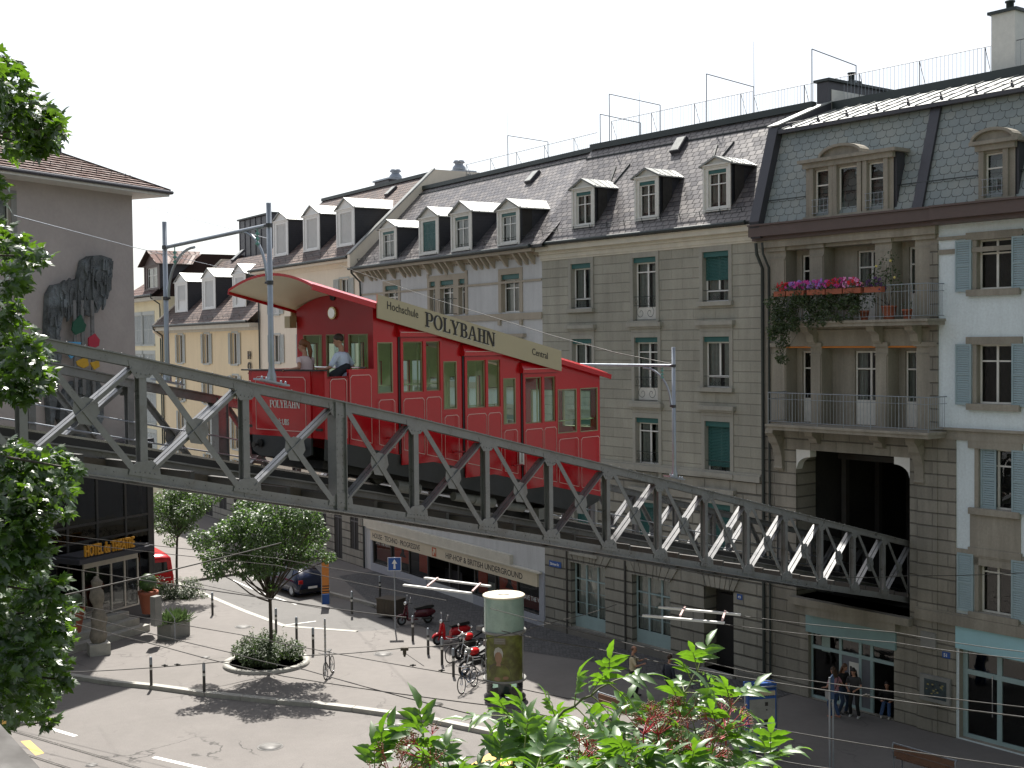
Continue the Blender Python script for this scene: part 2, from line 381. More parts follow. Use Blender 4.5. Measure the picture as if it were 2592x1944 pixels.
M['side'] = asphalt('side_street_asphalt', (0.135, 0.13, 0.125), 0.12, 0.3, 0.1)
def cobble():
    t = NT('cobbles'); p = t.pos(); v = t.n('TexVoronoi', _feature='DISTANCE_TO_EDGE', Scale=7.0, Randomness=0.55); t.t.links.new(p, v.inputs['Vector'])
    v2 = t.n('TexVoronoi', Scale=7.0, Randomness=0.55); t.t.links.new(p, v2.inputs['Vector'])
    m = t.ramp(v.outputs['Distance'], 0.02, 0.09, 0, 1); s = t.xyz(v2.outputs['Color'])[0]
    k = t.math('MULTIPLY', t.ramp(s, 0, 1, 0.75, 1.2), t.ramp(m, 0, 1, 0.45, 1)); c = t.n('VectorMath', _operation='SCALE'); c.inputs[0].default_value = (0.11, 0.108, 0.11); t.set(c, 'Scale', k)
    t.pbr(c.outputs[0], 0.8, 0, t.bump(m, 0.02)); return t.mat
M['cobble'] = cobble()
M['paint_w'] = plain('road_paint_white', (0.78, 0.78, 0.76), 0.6, 0, 0.1, 6)
M['paint_y'] = plain('road_paint_yellow', (0.74, 0.44, 0.10), 0.6, 0, 0.12, 6)
M['iron'] = plain('cast_iron', (0.17, 0.165, 0.16), 0.6, 0.2, 0.15, 6, 0.003)
def poly(mb, pts, z, side=0.0):
    mb.face([(x, y, z) for x, y in pts], [(x, y) for x, y in pts])
    if side:
        n = len(pts)
        for i in range(n): (a, b), (c, d) = pts[i], pts[(i+1) % n]; mb.face([(a, b, z), (c, d, z), (c, d, z-side), (a, b, z-side)])
def g2(x, y, z=0.0): p = onz(x, y, z); return (p.x, p.y)
m = MB(); N_ = 1; m.face([(-420, -60, -0.14), (420, -60, -0.14), (420, 700, -0.14), (-420, 700, -0.14)]); struct('road', m, M['road'])
kerb = [g2(x, y) for x, y in ((60, 1693), (164, 1708), (275, 1725), (380, 1735), (519, 1754), (700, 1773), (787, 1780), (891, 1792), (1030, 1811), (1106, 1824), (1261, 1856), (1450, 1905), (1700, 1990), (2100, 2150))]
kerb = [(kerb[0][0]-14, kerb[0][1]+5.5)]+kerb
isl = [g2(x, y) for x, y in ((519, 1508), (610, 1547), (714, 1586), (760, 1600))]
# building-side pavement (raised) joins the plaza on the right
m = MB(); far = [FRR.P(40, 0, -0.5), FRR.P(0, 0, -0.5), FRL.P(-75, 0, -0.5)]; far = [(p.x, p.y) for p in far]
side_k = [(FRL.P(-75, 0, 2.6).x, FRL.P(-75, 0, 2.6).y), (FRL.P(-26, 0, 2.6).x, FRL.P(-26, 0, 2.6).y), g2(700, 1450), g2(834, 1497), g2(957, 1529), g2(985, 1545)]
pl_ = [g2(1010, 1590), g2(900, 1600), g2(790, 1592), g2(714, 1586), g2(610, 1547), g2(519, 1508), g2(440, 1474)]
hot = [(-14.0+0, 72.0), (-24, 96), (-60, 96), (-60, 55)]
m = MB(); poly(m, kerb+[far[0]], 0.0) if False else None
pts = kerb+[(30, 32), (40, 20)]
plaza = kerb+[(60, 0), far[0], far[1]]+[g2(985, 1545, 0)]+pl_+hot
poly(m, plaza, 0.0, 0.14); struct('plaza_pavement', m, M['pave'])
m = MB(); poly(m, [far[1], far[2]]+side_k, 0.004, 0.14); struct('side_pavement', m, M['pave'])
m = MB(); cob = [FRR.P(14, 0, -0.3), FRR.P(0, 0, -0.3), FRL.P(-17, 0, -0.3), FRL.P(-17, 0, 2.3), FRL.P(-9, 0, 4.2), FRL.P(0, 0, 4.6), FRR.P(6, 0, 2.4), FRR.P(14, 0, 2.2)]
poly(m, [(p.x, p.y) for p in cob], 0.009); struct('cobbled_strip', m, M['cobble'])
m = MB(); poly(m, [g2(985, 1545), g2(1010, 1590)]+pl_[1:]+[hot[0], hot[1], side_k[0], side_k[1], side_k[2], side_k[3], side_k[4]], -0.135) ; struct('side_street', m, M['side'])
def strip(pts, w, z, name, mat, blocks=0.0, side=0.13):
    m = MB(); P = [V((x, y, 0)) for x, y in pts]; Lc = 0
    out = []
    for i in range(len(P)-1):
        a, b = P[i], P[i+1]; L = (b-a).length; n = max(1, int(L/blocks)) if blocks else 1
        d0 = (P[i+1]-P[max(i-1, 0)]).normalized(); d1 = (P[min(i+2, len(P)-1)]-P[i]).normalized()
        for k in range(n):
            for e, q in ((k/n, 0), ((k+1)/n, 1)):
                pass
            g = 0.012 if blocks else 0
            t0, t1 = k/n, (k+1)/n; A, B = a+(b-a)*t0, a+(b-a)*t1; n0 = d0.lerp(d1, t0).normalized(); n1 = d0.lerp(d1, t1).normalized()
            s0 = V((-n0.y, n0.x, 0))*w; s1 = V((-n1.y, n1.x, 0))*w; A2 = A+n0*g; B2 = B-n1*g
            q = [A2, B2, B2+s1, A2+s0]; m.face([p+V((0, 0, z)) for p in q]); 
            for (u, v) in ((0, 1), (1, 2), (2, 3), (3, 0)): m.face([q[u]+V((0, 0, z)), q[v]+V((0, 0, z)), q[v]+V((0, 0, z-side)), q[u]+V((0, 0, z-side))])
    struct(name, m, mat)
kerb_o = []
for i, (x, y) in enumerate(kerb):
    d = V(kerb[min(i+1, len(kerb)-1)])-V(kerb[max(i-1, 0)]); d.normalize(); kerb_o.append((x+d.y*0.02, y-d.x*0.02))
strip(kerb_o, 0.29, 0.012, 'kerb', M['granite'], 1.35, 0.155)
strip([pl_[i] for i in (1, 2, 3, 4, 5, 6)], -0.28, 0.012, 'side_kerb', M['granite'], 1.2, 0.15)
strip(side_k, -0.2, 0.014, 'pavement_kerb', M['granite'], 1.2, 0.15)
# markings on the road (sheets just above it)
m = MB(); mz = -0.136
def mark(mb, q, z=mz): mb.face([(p.x, p.y, z) for p in [onz(x, y, z) for x, y in q]])
def dash(x0, y0, x1, y1, w=0.13):
    a, b = onz(x0, y0, mz), onz(x1, y1, mz); d = (b-a).normalized(); s = V((-d.y, d.x, 0))*w/2; m.face([a-s, b-s, b+s, a+s])
for q in ((128, 1844, 192, 1863), (389, 1916, 530, 1949), (45, 1821, 72, 1829)): dash(*q, 0.17)
for a in range(3): dash(2592-a*5, 1900+a*2, 2592, 1900, 0.1) if False else None
struct('lane_markings', m, M['paint_w'])
m = MB()
for q in (((52, 1876), (76, 1874), (112, 1906), (90, 1912)), ((4, 1823), (12, 1822), (30, 1840), (6, 1845)), ((1165, 1952), (1240, 1905), (1325, 1880), (1320, 1952))): mark(m, q)
struct('yellow_markings', m, M['paint_y'])
m = MB()
for q in ((834, 1503, 894, 1490), (894, 1490, 960, 1523), (590, 1468, 655, 1498), (640, 1462, 690, 1485), (655, 1498, 750, 1530), (714, 1583, 800, 1572)):
    a, b = onz(q[0], q[1], -0.13), onz(q[2], q[3], -0.13); d = (b-a).normalized(); s = V((-d.y, d.x, 0))*0.05; m.face([a-s, b-s, b+s, a+s])
struct('parking_lines', m, M['paint_w'])
m = MB()
for q in ((440, 1395, 500, 1420), (470, 1400, 505, 1382)):
    a, b = onz(q[0], q[1], -0.13), onz(q[2], q[3], -0.13); d = (b-a).normalized(); s = V((-d.y, d.x, 0))*0.07; m.face([a-s, b-s, b+s, a+s])
struct('yellow_lines', m, M['paint_y'])
m = MB()
for q in ((-60, 1825, 360, 1949), (-40, 1878, 190, 1952)):
    a, b = onz(q[0], q[1], mz), onz(q[2], q[3], mz); d = (b-a).normalized(); s = V((-d.y, d.x, 0)); a = a-d*8; b = b+d*9
    for o, w in ((0, 0.05), (0.09, 0.02)): A = a+s*o; B = b+s*o; m.face([A-s*w/2+V((0, 0, .003)), B-s*w/2+V((0, 0, .003)), B+s*w/2+V((0, 0, .003)), A+s*w/2+V((0, 0, .003))])
struct('tram_rails', m, M['rail'])
# covers in the paving, plus one dark disc painted as a cast shadow
first = None
for x, y, r, z, ring, lb in ((684, 1890, 0.42, -0.136, 0.0, 'large round iron cover with a wide ring in the road, nearest the camera'), (1010, 1829, 0.40, -0.136, 0.0, 'round iron cover touching the kerb of the road'), (970, 1655, 0.40, 0.004, 0.0, 'round cover in the sunlit plaza between the bicycle pole and the scooters'), (616, 1586, 0.38, 0.004, 0.0, 'round cover left of the tree trunk'), (520, 1663, 0.2, 0.004, 0.0, 'small cover left of the round shrub bed'), (1103, 1783, 0.27, 0.004, 0.0, 'dark disc painted as a soft round shadow on the paving beside the kerb'), (232, 1936, 0.2, -0.136, 0, 'small pale cover between the tram rails')):
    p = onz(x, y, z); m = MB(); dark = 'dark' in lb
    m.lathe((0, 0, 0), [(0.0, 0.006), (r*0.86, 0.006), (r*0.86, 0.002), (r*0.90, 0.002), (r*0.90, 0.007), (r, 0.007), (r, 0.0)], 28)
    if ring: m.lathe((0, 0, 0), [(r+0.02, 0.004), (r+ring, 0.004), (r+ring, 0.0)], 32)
    single('cover_or_shadow_disc', m, M['steel_dark'] if dark else M['iron'], lb, 'cover', 'covers set in the paving', loc=(p.x, p.y, z), local=True)
# hill terrace below the camera (outside the frame)
m = MB(); m.face([(-60, -60, 8.2), (60, -60, 8.2), (60, 4.5, 8.2), (-60, 4.5, 8.2)]); m.face([(-60, 4.5, 8.2), (60, 4.5, 8.2), (60, 9, 4.0), (-60, 9, 4.0)]); m.face([(-60, 9, 4.0), (60, 9, 4.0), (60, 11.5, -0.14), (-60, 11.5, -0.14)])
m.face([(-90, -14, 8.2), (90, -14, 8.2), (90, -45, 34), (-90, -45, 34)]); m.face([(-90, -45, 34), (90, -45, 34), (90, -46, -1), (-90, -46, -1)])
struct('hillside', m, plain('hillside_soil', (0.06, 0.075, 0.035), 0.95, 0, 0.4, 1.5, 0.05))
# ---------------------------------------------------------------- the viaduct: two riveted lattice trusses
_bd = radians(42.3)
TR = Fr((13.23, 41.84, 0), (sin(_bd), cos(_bd), 0), (-cos(_bd), sin(_bd), 0))   # a along track (away), c across, away from the camera
NODES = [(-36.9, 14.35, 12.3), (-34.85, 13.9, 11.87), (-32.8, 13.46, 11.44), (-30.73, 13.02, 11.0), (-28.69, 12.61, 10.56), (-26.67, 12.17, 10.1), (-24.56, 11.74, 9.64), (-22.6, 11.32, 9.2), (-20.54, 10.84, 8.72),
         (-18.48, 10.36, 8.24), (-16.4, 9.88, 7.75), (-14.33, 9.39, 7.27), (-12.27, 8.9, 6.79), (-10.24, 8.42, 6.31), (-8.2, 7.94, 5.83), (-6.14, 7.45, 5.35),
         (-4.09, 6.97, 4.88), (-2.05, 6.49, 4.42), (0.0, 6.0, 3.93), (2.05, 5.51, 3.45), (4.1, 5.02, 2.97)]
def top_z(s):
    for (a, za, _), (b, zb, _2) in zip(NODES, NODES[1:]):
        if s <= b: return za+(zb-za)*(s-a)/(b-a)
    return NODES[-1][1]
W2 = 3.75
br = Thing('funicular_viaduct', 'grey riveted steel lattice viaduct sloping down to the right into the stone building', 'bridge', TR.P(-16, 0, W2/2))
rv = random.Random(3)
for c0, sg in ((0.0, -1), (W2, 1)):         # sg: outward side
    t = MB(); b = MB()
    for (a, za, ba), (d, zd, bd_) in zip(NODES, NODES[1:]):
        up = V((0, 0, 1))
        P = lambda s, z, c=0: TR.P(s, z, c0+c)
        e = 0.012
        t.bar(P(a, za-0.01), P(d+e, zd-0.01), 0.27, 0.022)                    # top flange
        t.bar(P(a, za-0.10, sg*0.075), P(d+e, zd-0.10, sg*0.075), 0.02, 0.16); t.bar(P(a, za-0.10, -sg*0.075), P(d+e, zd-0.10, -sg*0.075), 0.02, 0.16)
        b.bar(P(a, ba+0.012), P(d+e, bd_+0.012), 0.30, 0.024)                 # bottom flange
        b.bar(P(a, ba+0.105, sg*0.06), P(d+e, bd_+0.105, sg*0.06), 0.02, 0.16); b.bar(P(a, ba+0.105, -sg*0.06), P(d+e, bd_+0.105, -sg*0.06), 0.02, 0.16)
        n = int((d-a)/0.15)                 # rivets
        for k in range(n):
            f = (k+0.5)/n; s = a+(d-a)*f; zt = za+(zd-za)*f; zb = ba+(bd_-ba)*f
            if k % 2 == 0: t.ball(P(s, zt+0.004, sg*0.105), (0.016, 0.016, 0.013), 5, 3)
            b.ball(P(s, zb+0.027, sg*0.12), (0.016, 0.016, 0.014), 5, 3)
            if k % 2: b.ball(P(s, zb+0.12, sg*0.072), 0.013, 5, 3)
    br.part('top_chord', t, M['steel']); br.part('bottom_chord', b, M['steel'])
    for i, (a, za, ba) in enumerate(NODES):
        m = MB(); wide = 0.24 if i == 6 else 0.13
        P = lambda s, z, c=0: TR.P(s, z, c0+c)
        z0, z1 = ba+0.02, za-0.02
        m.box(Fr(P(a, 0), TR.u, TR.n*sg), -wide/2, wide/2, z0, z1, 0.062, 0.078)
        m.box(Fr(P(a, 0), TR.u, TR.n*sg), -wide/2, wide/2, z0, z1, -0.078, -0.062)
        m.box(Fr(P(a, 0), TR.u, TR.n*sg), -0.008, 0.008, z0, z1, -0.06, 0.06)
        if i == 6:
            fr6 = Fr(P(a, 0), TR.u, TR.n*sg)
            m.box(fr6, -0.13, -0.115, z0, z1, -0.12, 0.13); m.box(fr6, 0.115, 0.13, z0, z1, -0.12, 0.13)
            k = z0
            while k < z1: m.ball(fr6.P(-0.06, k, 0.08), 0.013, 5, 3); m.ball(fr6.P(0.06, k, 0.08), 0.013, 5, 3); k += 0.13
        g = m; fr_ = Fr(TR.P(a, 0, c0), TR.u, TR.n*sg)
        g.ext(fr_, [(-0.27, za-0.027), (0.27, za-0.153), (0.2, za-0.25), (0.11, za-0.33), (-0.13, za-0.33), (-0.23, za-0.2)], 0.083, 0.093)
        g.ext(fr_, [(-0.3, ba+0.17), (0.3, ba+0.03), (0.27, ba+0.24), (0.14, ba+0.36), (-0.14, ba+0.36), (-0.27, ba+0.27)], 0.083, 0.093)
        for u_, v_ in ((-0.12, -0.24), (-0.04, -0.26), (0.05, -0.28), (0.12, -0.27)): g.ball(fr_.P(u_, za+v_, 0.096), 0.014, 5, 3)
        for u_, v_ in ((-0.18, 0.2), (-0.09, 0.19), (0.0, 0.18), (0.09, 0.16), (0.18, 0.14)): g.ball(fr_.P(u_, ba+v_, 0.096), 0.014, 5, 3)
        br.part('post', m, M['steel'])
    for i, ((a, za, ba), (d, zd, bd_)) in enumerate(zip(NODES, NODES[1:])):
        P = lambda s, z, c=0: TR.P(s, z, c0+c)
        for (s0, z0, s1, z1, off, kind) in ((a+0.17, za-0.19, d-0.17, bd_+0.19, sg*0.088, 0), (a+0.17, ba+0.19, d-0.17, zd-0.19, -sg*0.0, 1)):
            m = MB(); p, q = P(s0, z0, off), P(s1, z1, off); tt = (q-p).normalized(); nn = tt.cross(TR.n).normalized()
            if nn.z < 0: nn = -nn
            if kind == 0:
                m.bar(p, q, 0.014, 0.10, nn); m.bar(p+nn*0.05-TR.n*sg*0.04, q+nn*0.05-TR.n*sg*0.04, 0.09, 0.014, nn)
            else:
                m.bar(p-TR.n*0.0625, q-TR.n*0.0625, 0.10, 0.014, nn, 0.045); m.bar(p+TR.n*0.0625, q+TR.n*0.0625, 0.10, 0.014, nn, 0.045)
                m.bar(p-TR.n*0.016, q-TR.n*0.016, 0.012, 0.09, nn, -0.006); m.bar(p+TR.n*0.016, q+TR.n*0.016, 0.012, 0.09, nn, -0.006)
                fr_ = Fr(TR.P(a, 0, c0), TR.u, TR.n*sg); mx, mz = (a+d)/2, (za+zd+ba+bd_)/4
                m.ext(fr_, [(mx-a+x, mz+y) for x, y in ((-0.22, 0.02), (-0.12, -0.2), (0.1, -0.24), (0.24, -0.04), (0.2, 0.16), (-0.02, 0.22), (-0.2, 0.16))], 0.066, 0.076)
            br.part('diagonal', m, M['steel'])
# track deck inside the trusses
ZR = lambda s: top_z(s)-1.40
sA, sB = NODES[0][0], NODES[-1][0]
segs = [n[0] for n in NODES]
for c in (1.30, 2.44):
    r = MB(); bm = MB(); w = MB()
    for a, d in zip(segs, segs[1:]):
        r.bar(TR.P(a, ZR(a)-0.02, c), TR.P(d, ZR(d)-0.02, c), 0.06, 0.04)
        bm.bar(TR.P(a, ZR(a)-0.105, c), TR.P(d, ZR(d)-0.105, c), 0.10, 0.13)
        w.bar(TR.P(a, ZR(a)-0.185, c-0.03), TR.P(d, ZR(d)-0.185, c-0.03), 0.26, 0.028)
        w.bar(TR.P(a, ZR(a)-0.28, c-0.03), TR.P(d, ZR(d)-0.28, c-0.03), 0.03, 0.17)
    br.part('rail', r, M['rail']); br.part('rail_bearer', bm, M['black']); br.part('stringer', w, M['steel'])
cb = MB(); dk = MB()
for i, (a, za, ba) in enumerate(NODES):
    cb.box(TR, a-0.05, a+0.05, ba+0.06, ba+0.34, 0.08, W2-0.08)
    if i < len(NODES)-1: cb.box(TR, a+0.97, a+1.05, ba-0.12, ba+0.1, 0.08, W2-0.08)
    if i < len(NODES)-1:
        d, zd, bd_ = NODES[i+1]
        dk.face([TR.P(a, ba+0.14, 1.05), TR.P(d, bd_+0.14, 1.05), TR.P(d, ZR(d)-0.33, 1.06), TR.P(a, ZR(a)-0.33, 1.06)])
        dk.face([TR.P(a, ba+0.14, 2.72), TR.P(d, bd_+0.14, 2.72), TR.P(d, ZR(d)-0.33, 2.71), TR.P(a, ZR(a)-0.33, 2.71)])
        dk.bar(TR.P(a, ba+0.12, W2/2), TR.P(d, bd_+0.12, W2/2), 1.7, 0.05)
br.part('cross_beams', cb, M['steel_dark']); br.part('deck', dk, M['rust'])
hr = MB()
for c, dz in ((W2-0.12, -0.85), (W2-0.12, -1.2)):
    pts = [TR.P(a, za+dz, c) for a, za, ba in NODES]; hr.path(pts, 0.017, 5)
br.part('cable_rail', hr, M['galv'])
rl = MB()
for i in range(14):
    s = -34+i*2.9
    rl.tube(TR.P(s, ZR(s)-0.06, W2/2-0.05), TR.P(s, ZR(s)-0.06, W2/2+0.05), 0.12, 12); rl.box(TR, s-0.15, s+0.15, ZR(s)-0.3, ZR(s)-0.2, W2/2-0.2, W2/2+0.2)
br.part('cable_rollers', rl, M['steel_dark'])
# stone pier under the joint of the two spans (behind tree) and lower abutment brackets
pr = MB(); a0 = -36.2
pr.box(TR, a0-1.0, a0+0.4, -0.5, 12.0, -0.3, W2+0.3)
br.part('abutment', pr, M['concrete_dk'])

# ---------------------------------------------------------------- catenary portals standing on the trusses
def portal(s0, s1, zb0, zb1, h, beamz0, beamz1, label):
    T = Thing('wire_portal', label, 'portal', TR.P(s0, zb0, 0), 'wire portals on the viaduct')
    for s, c, zb, sg in ((s0, 0.0, zb0, 1), (s1, W2, zb1, -1)):
        m = MB(); m.S = True
        m.lathe(TR.P(s, zb+0.03, c), [(0.085, 0), (0.085, 0.12), (0.06, 0.2), (0.052, 0.3), (0.047, h), (0.0, h)], 12)
        T.part('mast', m, M['galv'])
        f = MB(); f.bar(TR.P(s-0.32, zb+0.03+0.32*0.215, c), TR.P(s+0.32, zb+0.03-0.32*0.215, c), 0.22, 0.03)
        for k in (-0.26, -0.16, 0.16, 0.26): f.lathe(TR.P(s+k, zb+0.04-k*0.215, c-0.06), [(0.02, 0), (0.02, 0.05), (0, 0.055)], 6)
        T.part('base_plate', f, M['galv'])
        cl = MB(); bz = beamz0 if sg > 0 else beamz1
        for z in (bz, bz-1.02): cl.lathe(TR.P(s, z-0.035, c), [(0.06, 0), (0.06, 0.07)], 12); cl.box(TR, s-0.05, s+0.05, z-0.02, z+0.02, c+sg*0.05-0.04, c+sg*0.05+0.04)
        T.part('clamp', cl, M['dark_metal'])
        ar = MB(); pts = []
        for k in range(13):
            q = k/12*pi/2; cc = c+sg*(0.09+0.85*(1-cos(q))); zz = bz-1.0+0.95*sin(q); pts.append(TR.P(s+(s1-s0)*abs(cc-c)/W2, zz, cc))
        ar.path(pts, 0.028, 8); T.part('brace', ar, M['galv'])
        ins = MB()
        for k in range(3): ins.lathe(TR.P(s, bz-0.33+k*0.09, c+sg*0.35), [(0.02, 0), (0.05, 0.02), (0.02, 0.05)], 8)
        ins.tube(TR.P(s, bz-0.36, c+sg*0.35), TR.P(s, bz, c+sg*0.35), 0.012, 6)
        T.part('insulator', ins, plain('insulator_glass', (0.12, 0.30, 0.27), 0.2) if 'insulator_glass' not in bpy.data.materials else bpy.data.materials['insulator_glass'])
    bm = MB(); bm.path([TR.P(s0, beamz0, 0.05), TR.P(s1, beamz1, W2-0.05)], 0.038, 10); T.part('beam', bm, M['galv'])
    return T
portal(-26.05, -25.8, 12.10, 12.05, 3.2, 14.93, 14.77, 'galvanised wire portal at the upper end in front of the red car')
portal(-13.6, -13.6, 9.30, 9.24, 3.3, 12.16, 12.18, 'galvanised wire portal on the lower part of the viaduct, right of the car')
# ---------------------------------------------------------------- the funicular car
C0, C1 = 0.65, 3.09                       # near and far side
SE, SR, SP = -23.05, -15.78, -24.43      # upper end wall, lower end wall, platform front
car = Thing('funicular_car', 'red stepped funicular car with a long beige name board on its sloping roof', 'railcar', TR.P(-20, ZR(-20), W2/2))
roofz = lambda s: 13.93-0.2134*(s+24.64)   # top of the roof at the near eave
redb = lambda s: 10.95-0.2265*(s+24.27)
skb = lambda s: 10.50-0.2265*(s+24.27)
Apx = lambda x, y: (630+x/4.424, 680+y/4.424)
Cpx = lambda x, y: (1080+x/4.424, 760+y/4.424)
def wbox(f, x0, y0, x1, y1):
    s0, z1 = TR.px(*f(x0, (y0)), C0); s1, _ = TR.px(*f(x1, y0), C0); _, z0 = TR.px(*f(x0, y1), C0)
    return s0, s1, z0, z1
WIN = [wbox(Apx, 1435, 825, 1605, 1400), wbox(Apx, 1712, 818, 1935, 1388), wbox(Apx, 1968, 815, 2125, 1372), wbox(Cpx, 185, 685, 333, 1225),
       wbox(Cpx, 437, 675, 645, 1212), wbox(Cpx, 672, 668, 808, 1198), wbox(Cpx, 855, 875, 992, 1392), wbox(Cpx, 1090, 865, 1277, 1385), wbox(Cpx, 1302, 857, 1428, 1365),
       wbox(Cpx, 1466, 1000, 1677, 1495), wbox(Cpx, 1716, 985, 1912, 1478)]
DOORS = [(1, 2), (4, 5), (7, 8)]
for near in (True, False):
    side = MB(); fc = C0 if near else C1; q = 1 if near else -1; th = 0.05*q
    def col(s0, s1, zlo, zhi):              # slab of side wall between two height functions
        for c, flip in ((fc, 0), (fc+th, 1)):
            side.face([TR.P(s0, zlo(s0), c), TR.P(s1, zlo(s1), c), TR.P(s1, zhi(s1), c), TR.P(s0, zhi(s0), c)])
    e = SE; rt = lambda s: roofz(s)-0.05
    for (a, d, z0, z1) in WIN:
        col(e, a, redb, rt); col(a, d, redb, lambda s, z=z0: z); col(a, d, lambda s, z=z1: z, rt)
        fw = TR
        side.face([TR.P(a, z0, fc), TR.P(d, z0, fc), TR.P(d, z0, fc+th), TR.P(a, z0, fc+th)]); side.face([TR.P(a, z1, fc), TR.P(d, z1, fc), TR.P(d, z1, fc+th), TR.P(a, z1, fc+th)])
        side.face([TR.P(a, z0, fc), TR.P(a, z1, fc), TR.P(a, z1, fc+th), TR.P(a, z0, fc+th)]); side.face([TR.P(d, z0, fc), TR.P(d, z1, fc), TR.P(d, z1, fc+th), TR.P(d, z0, fc+th)])
        e = d
    col(e, SR, redb, rt)
    car.part('side_wall', side, M['red'])
    lin = MB(); side2, side = side, lin; fo_ = fc; fc = fc+0.056*q; th = 0.004*q; e = SE
    lo_ = lambda s: [10.95, 10.42, 9.93][0 if s < WIN[2][1]+.1 else (1 if s < WIN[5][1]+.1 else 2)]
    for (a, d, z0, z1) in WIN: col(e+.001, a, lo_, rt); col(a, d, lo_, lambda s, z=z0: z); col(a, d, lambda s, z=z1: z, rt); e = d
    car.part('inner_lining', lin, M['yellow']); side = side2; fc = fo_; th = 0.05*q
    for i, (a, d, z0, z1) in enumerate(WIN):   # frames + panes
        m = MB(); w_ = 0.022; c_ = sorted((fc-0.008*q, fc+0.03*q))
        for bx in ((a, d, z0, z0+w_), (a, d, z1-w_, z1), (a, a+w_, z0+w_, z1-w_), (d-w_, d, z0+w_, z1-w_)): m.box(TR, bx[0], bx[1], bx[2], bx[3], *c_)
        fo = car.part('window_frame', m, plain('window_rubber', (0.30, 0.24, 0.14), 0.5) if 'window_rubber' not in bpy.data.materials else bpy.data.materials['window_rubber'])
        p = MB(); p.rect(TR, a+w_, d-w_, z0+w_, z1-w_, fc+0.02*q); car.part('pane', p, M['cargl'], fo)
    # pinstripes round each lower panel
    st = MB()
    def pin(s0, s1, ztop, inset=0.05, c=None):
        c = fc-0.012*q if c is None else c; k = 0.05; cc = sorted((c, c+0.008*q)); a, d = s0+inset, s1-inset
        pts = [(a, redb(a)+0.12), (a, ztop-k), (a+k, ztop), (d-k, ztop), (d, ztop-k), (d, redb(d)+0.12), (a, redb(a)+0.12)]
        for (u0, v0), (u1, v1) in zip(pts, pts[1:]): st.bar(TR.P(u0, v0, c), TR.P(u1, v1, c), 0.008, 0.012)
    for (a, d, z0, z1) in WIN: pin(a-0.03, d+0.03, z0-0.13, 0.02, fc-(0.045*q))
    pin(-24.2, -23.75, 12.12, 0.02); pin(-23.7, -23.1, 12.18, 0.03)
    car.part('pinstripes', st, M['stripe'])
    # doors stand proud of the wall, a black strip painted as the shaded gap on their upper side, a hood over each
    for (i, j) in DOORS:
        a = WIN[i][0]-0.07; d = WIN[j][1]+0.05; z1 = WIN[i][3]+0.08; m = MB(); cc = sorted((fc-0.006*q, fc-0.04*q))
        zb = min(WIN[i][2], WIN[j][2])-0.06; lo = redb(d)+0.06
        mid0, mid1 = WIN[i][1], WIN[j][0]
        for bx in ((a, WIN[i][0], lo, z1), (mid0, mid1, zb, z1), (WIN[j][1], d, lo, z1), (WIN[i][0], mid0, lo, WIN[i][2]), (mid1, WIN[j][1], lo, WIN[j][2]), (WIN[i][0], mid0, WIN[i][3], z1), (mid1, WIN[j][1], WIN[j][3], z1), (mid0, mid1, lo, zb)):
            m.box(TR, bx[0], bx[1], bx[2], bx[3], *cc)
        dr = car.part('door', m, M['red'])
        s_ = MB(); s_.box(TR, a-0.05, a-0.004, redb(a)+0.02, z1+0.02, *sorted((fc-0.004*q, fc-0.022*q))); car.part('door_gap_strip', s_, M['black'], dr)
        h = MB(); pts = [(fc+0.02*q, z1+0.02), (fc-0.11*q, z1+0.02), (fc-0.12*q, z1+0.10), (fc-0.05*q, z1+0.26), (fc+0.02*q, z1+0.27)]
        h.exta(TR, pts, a-0.08, d+0.12); hd = car.part('door_hood', h, M['red'], dr)
        hl = MB(); hl.bar(TR.P(a-0.05, z1+0.11, fc-0.118*q), TR.P(d+0.1, z1+0.11, fc-0.118*q), 0.012, 0.01); car.part('hood_trim', hl, M['stripe'], dr)
        g = MB(); gs = a-0.22; gz = redb(gs)+0.32; g.path([TR.P(gs-0.18, gz, fc-0.09*q), TR.P(gs+0.12, gz+0.0, fc-0.09*q)], 0.016, 6)
        for k in (-0.15, 0.09): g.tube(TR.P(gs+k, gz, fc), TR.P(gs+k, gz, fc-0.09*q), 0.012, 6)
        car.part('grab_bar', g, M['red_dark'], dr)
    sk = MB(); a, d = -24.35, -16.1
    sk.face([TR.P(SP+0.1, redb(SP)+0.0, fc), TR.P(SR, redb(SR), fc), TR.P(SR-0.05, redb(SR)-0.12, fc+0.03*q), TR.P(-16.5, skb(-16.5)-0.03, fc+0.06*q), TR.P(SP+0.12, skb(SP)+0.02, fc+0.06*q)])
    car.part('skirt', sk, M['grey'])
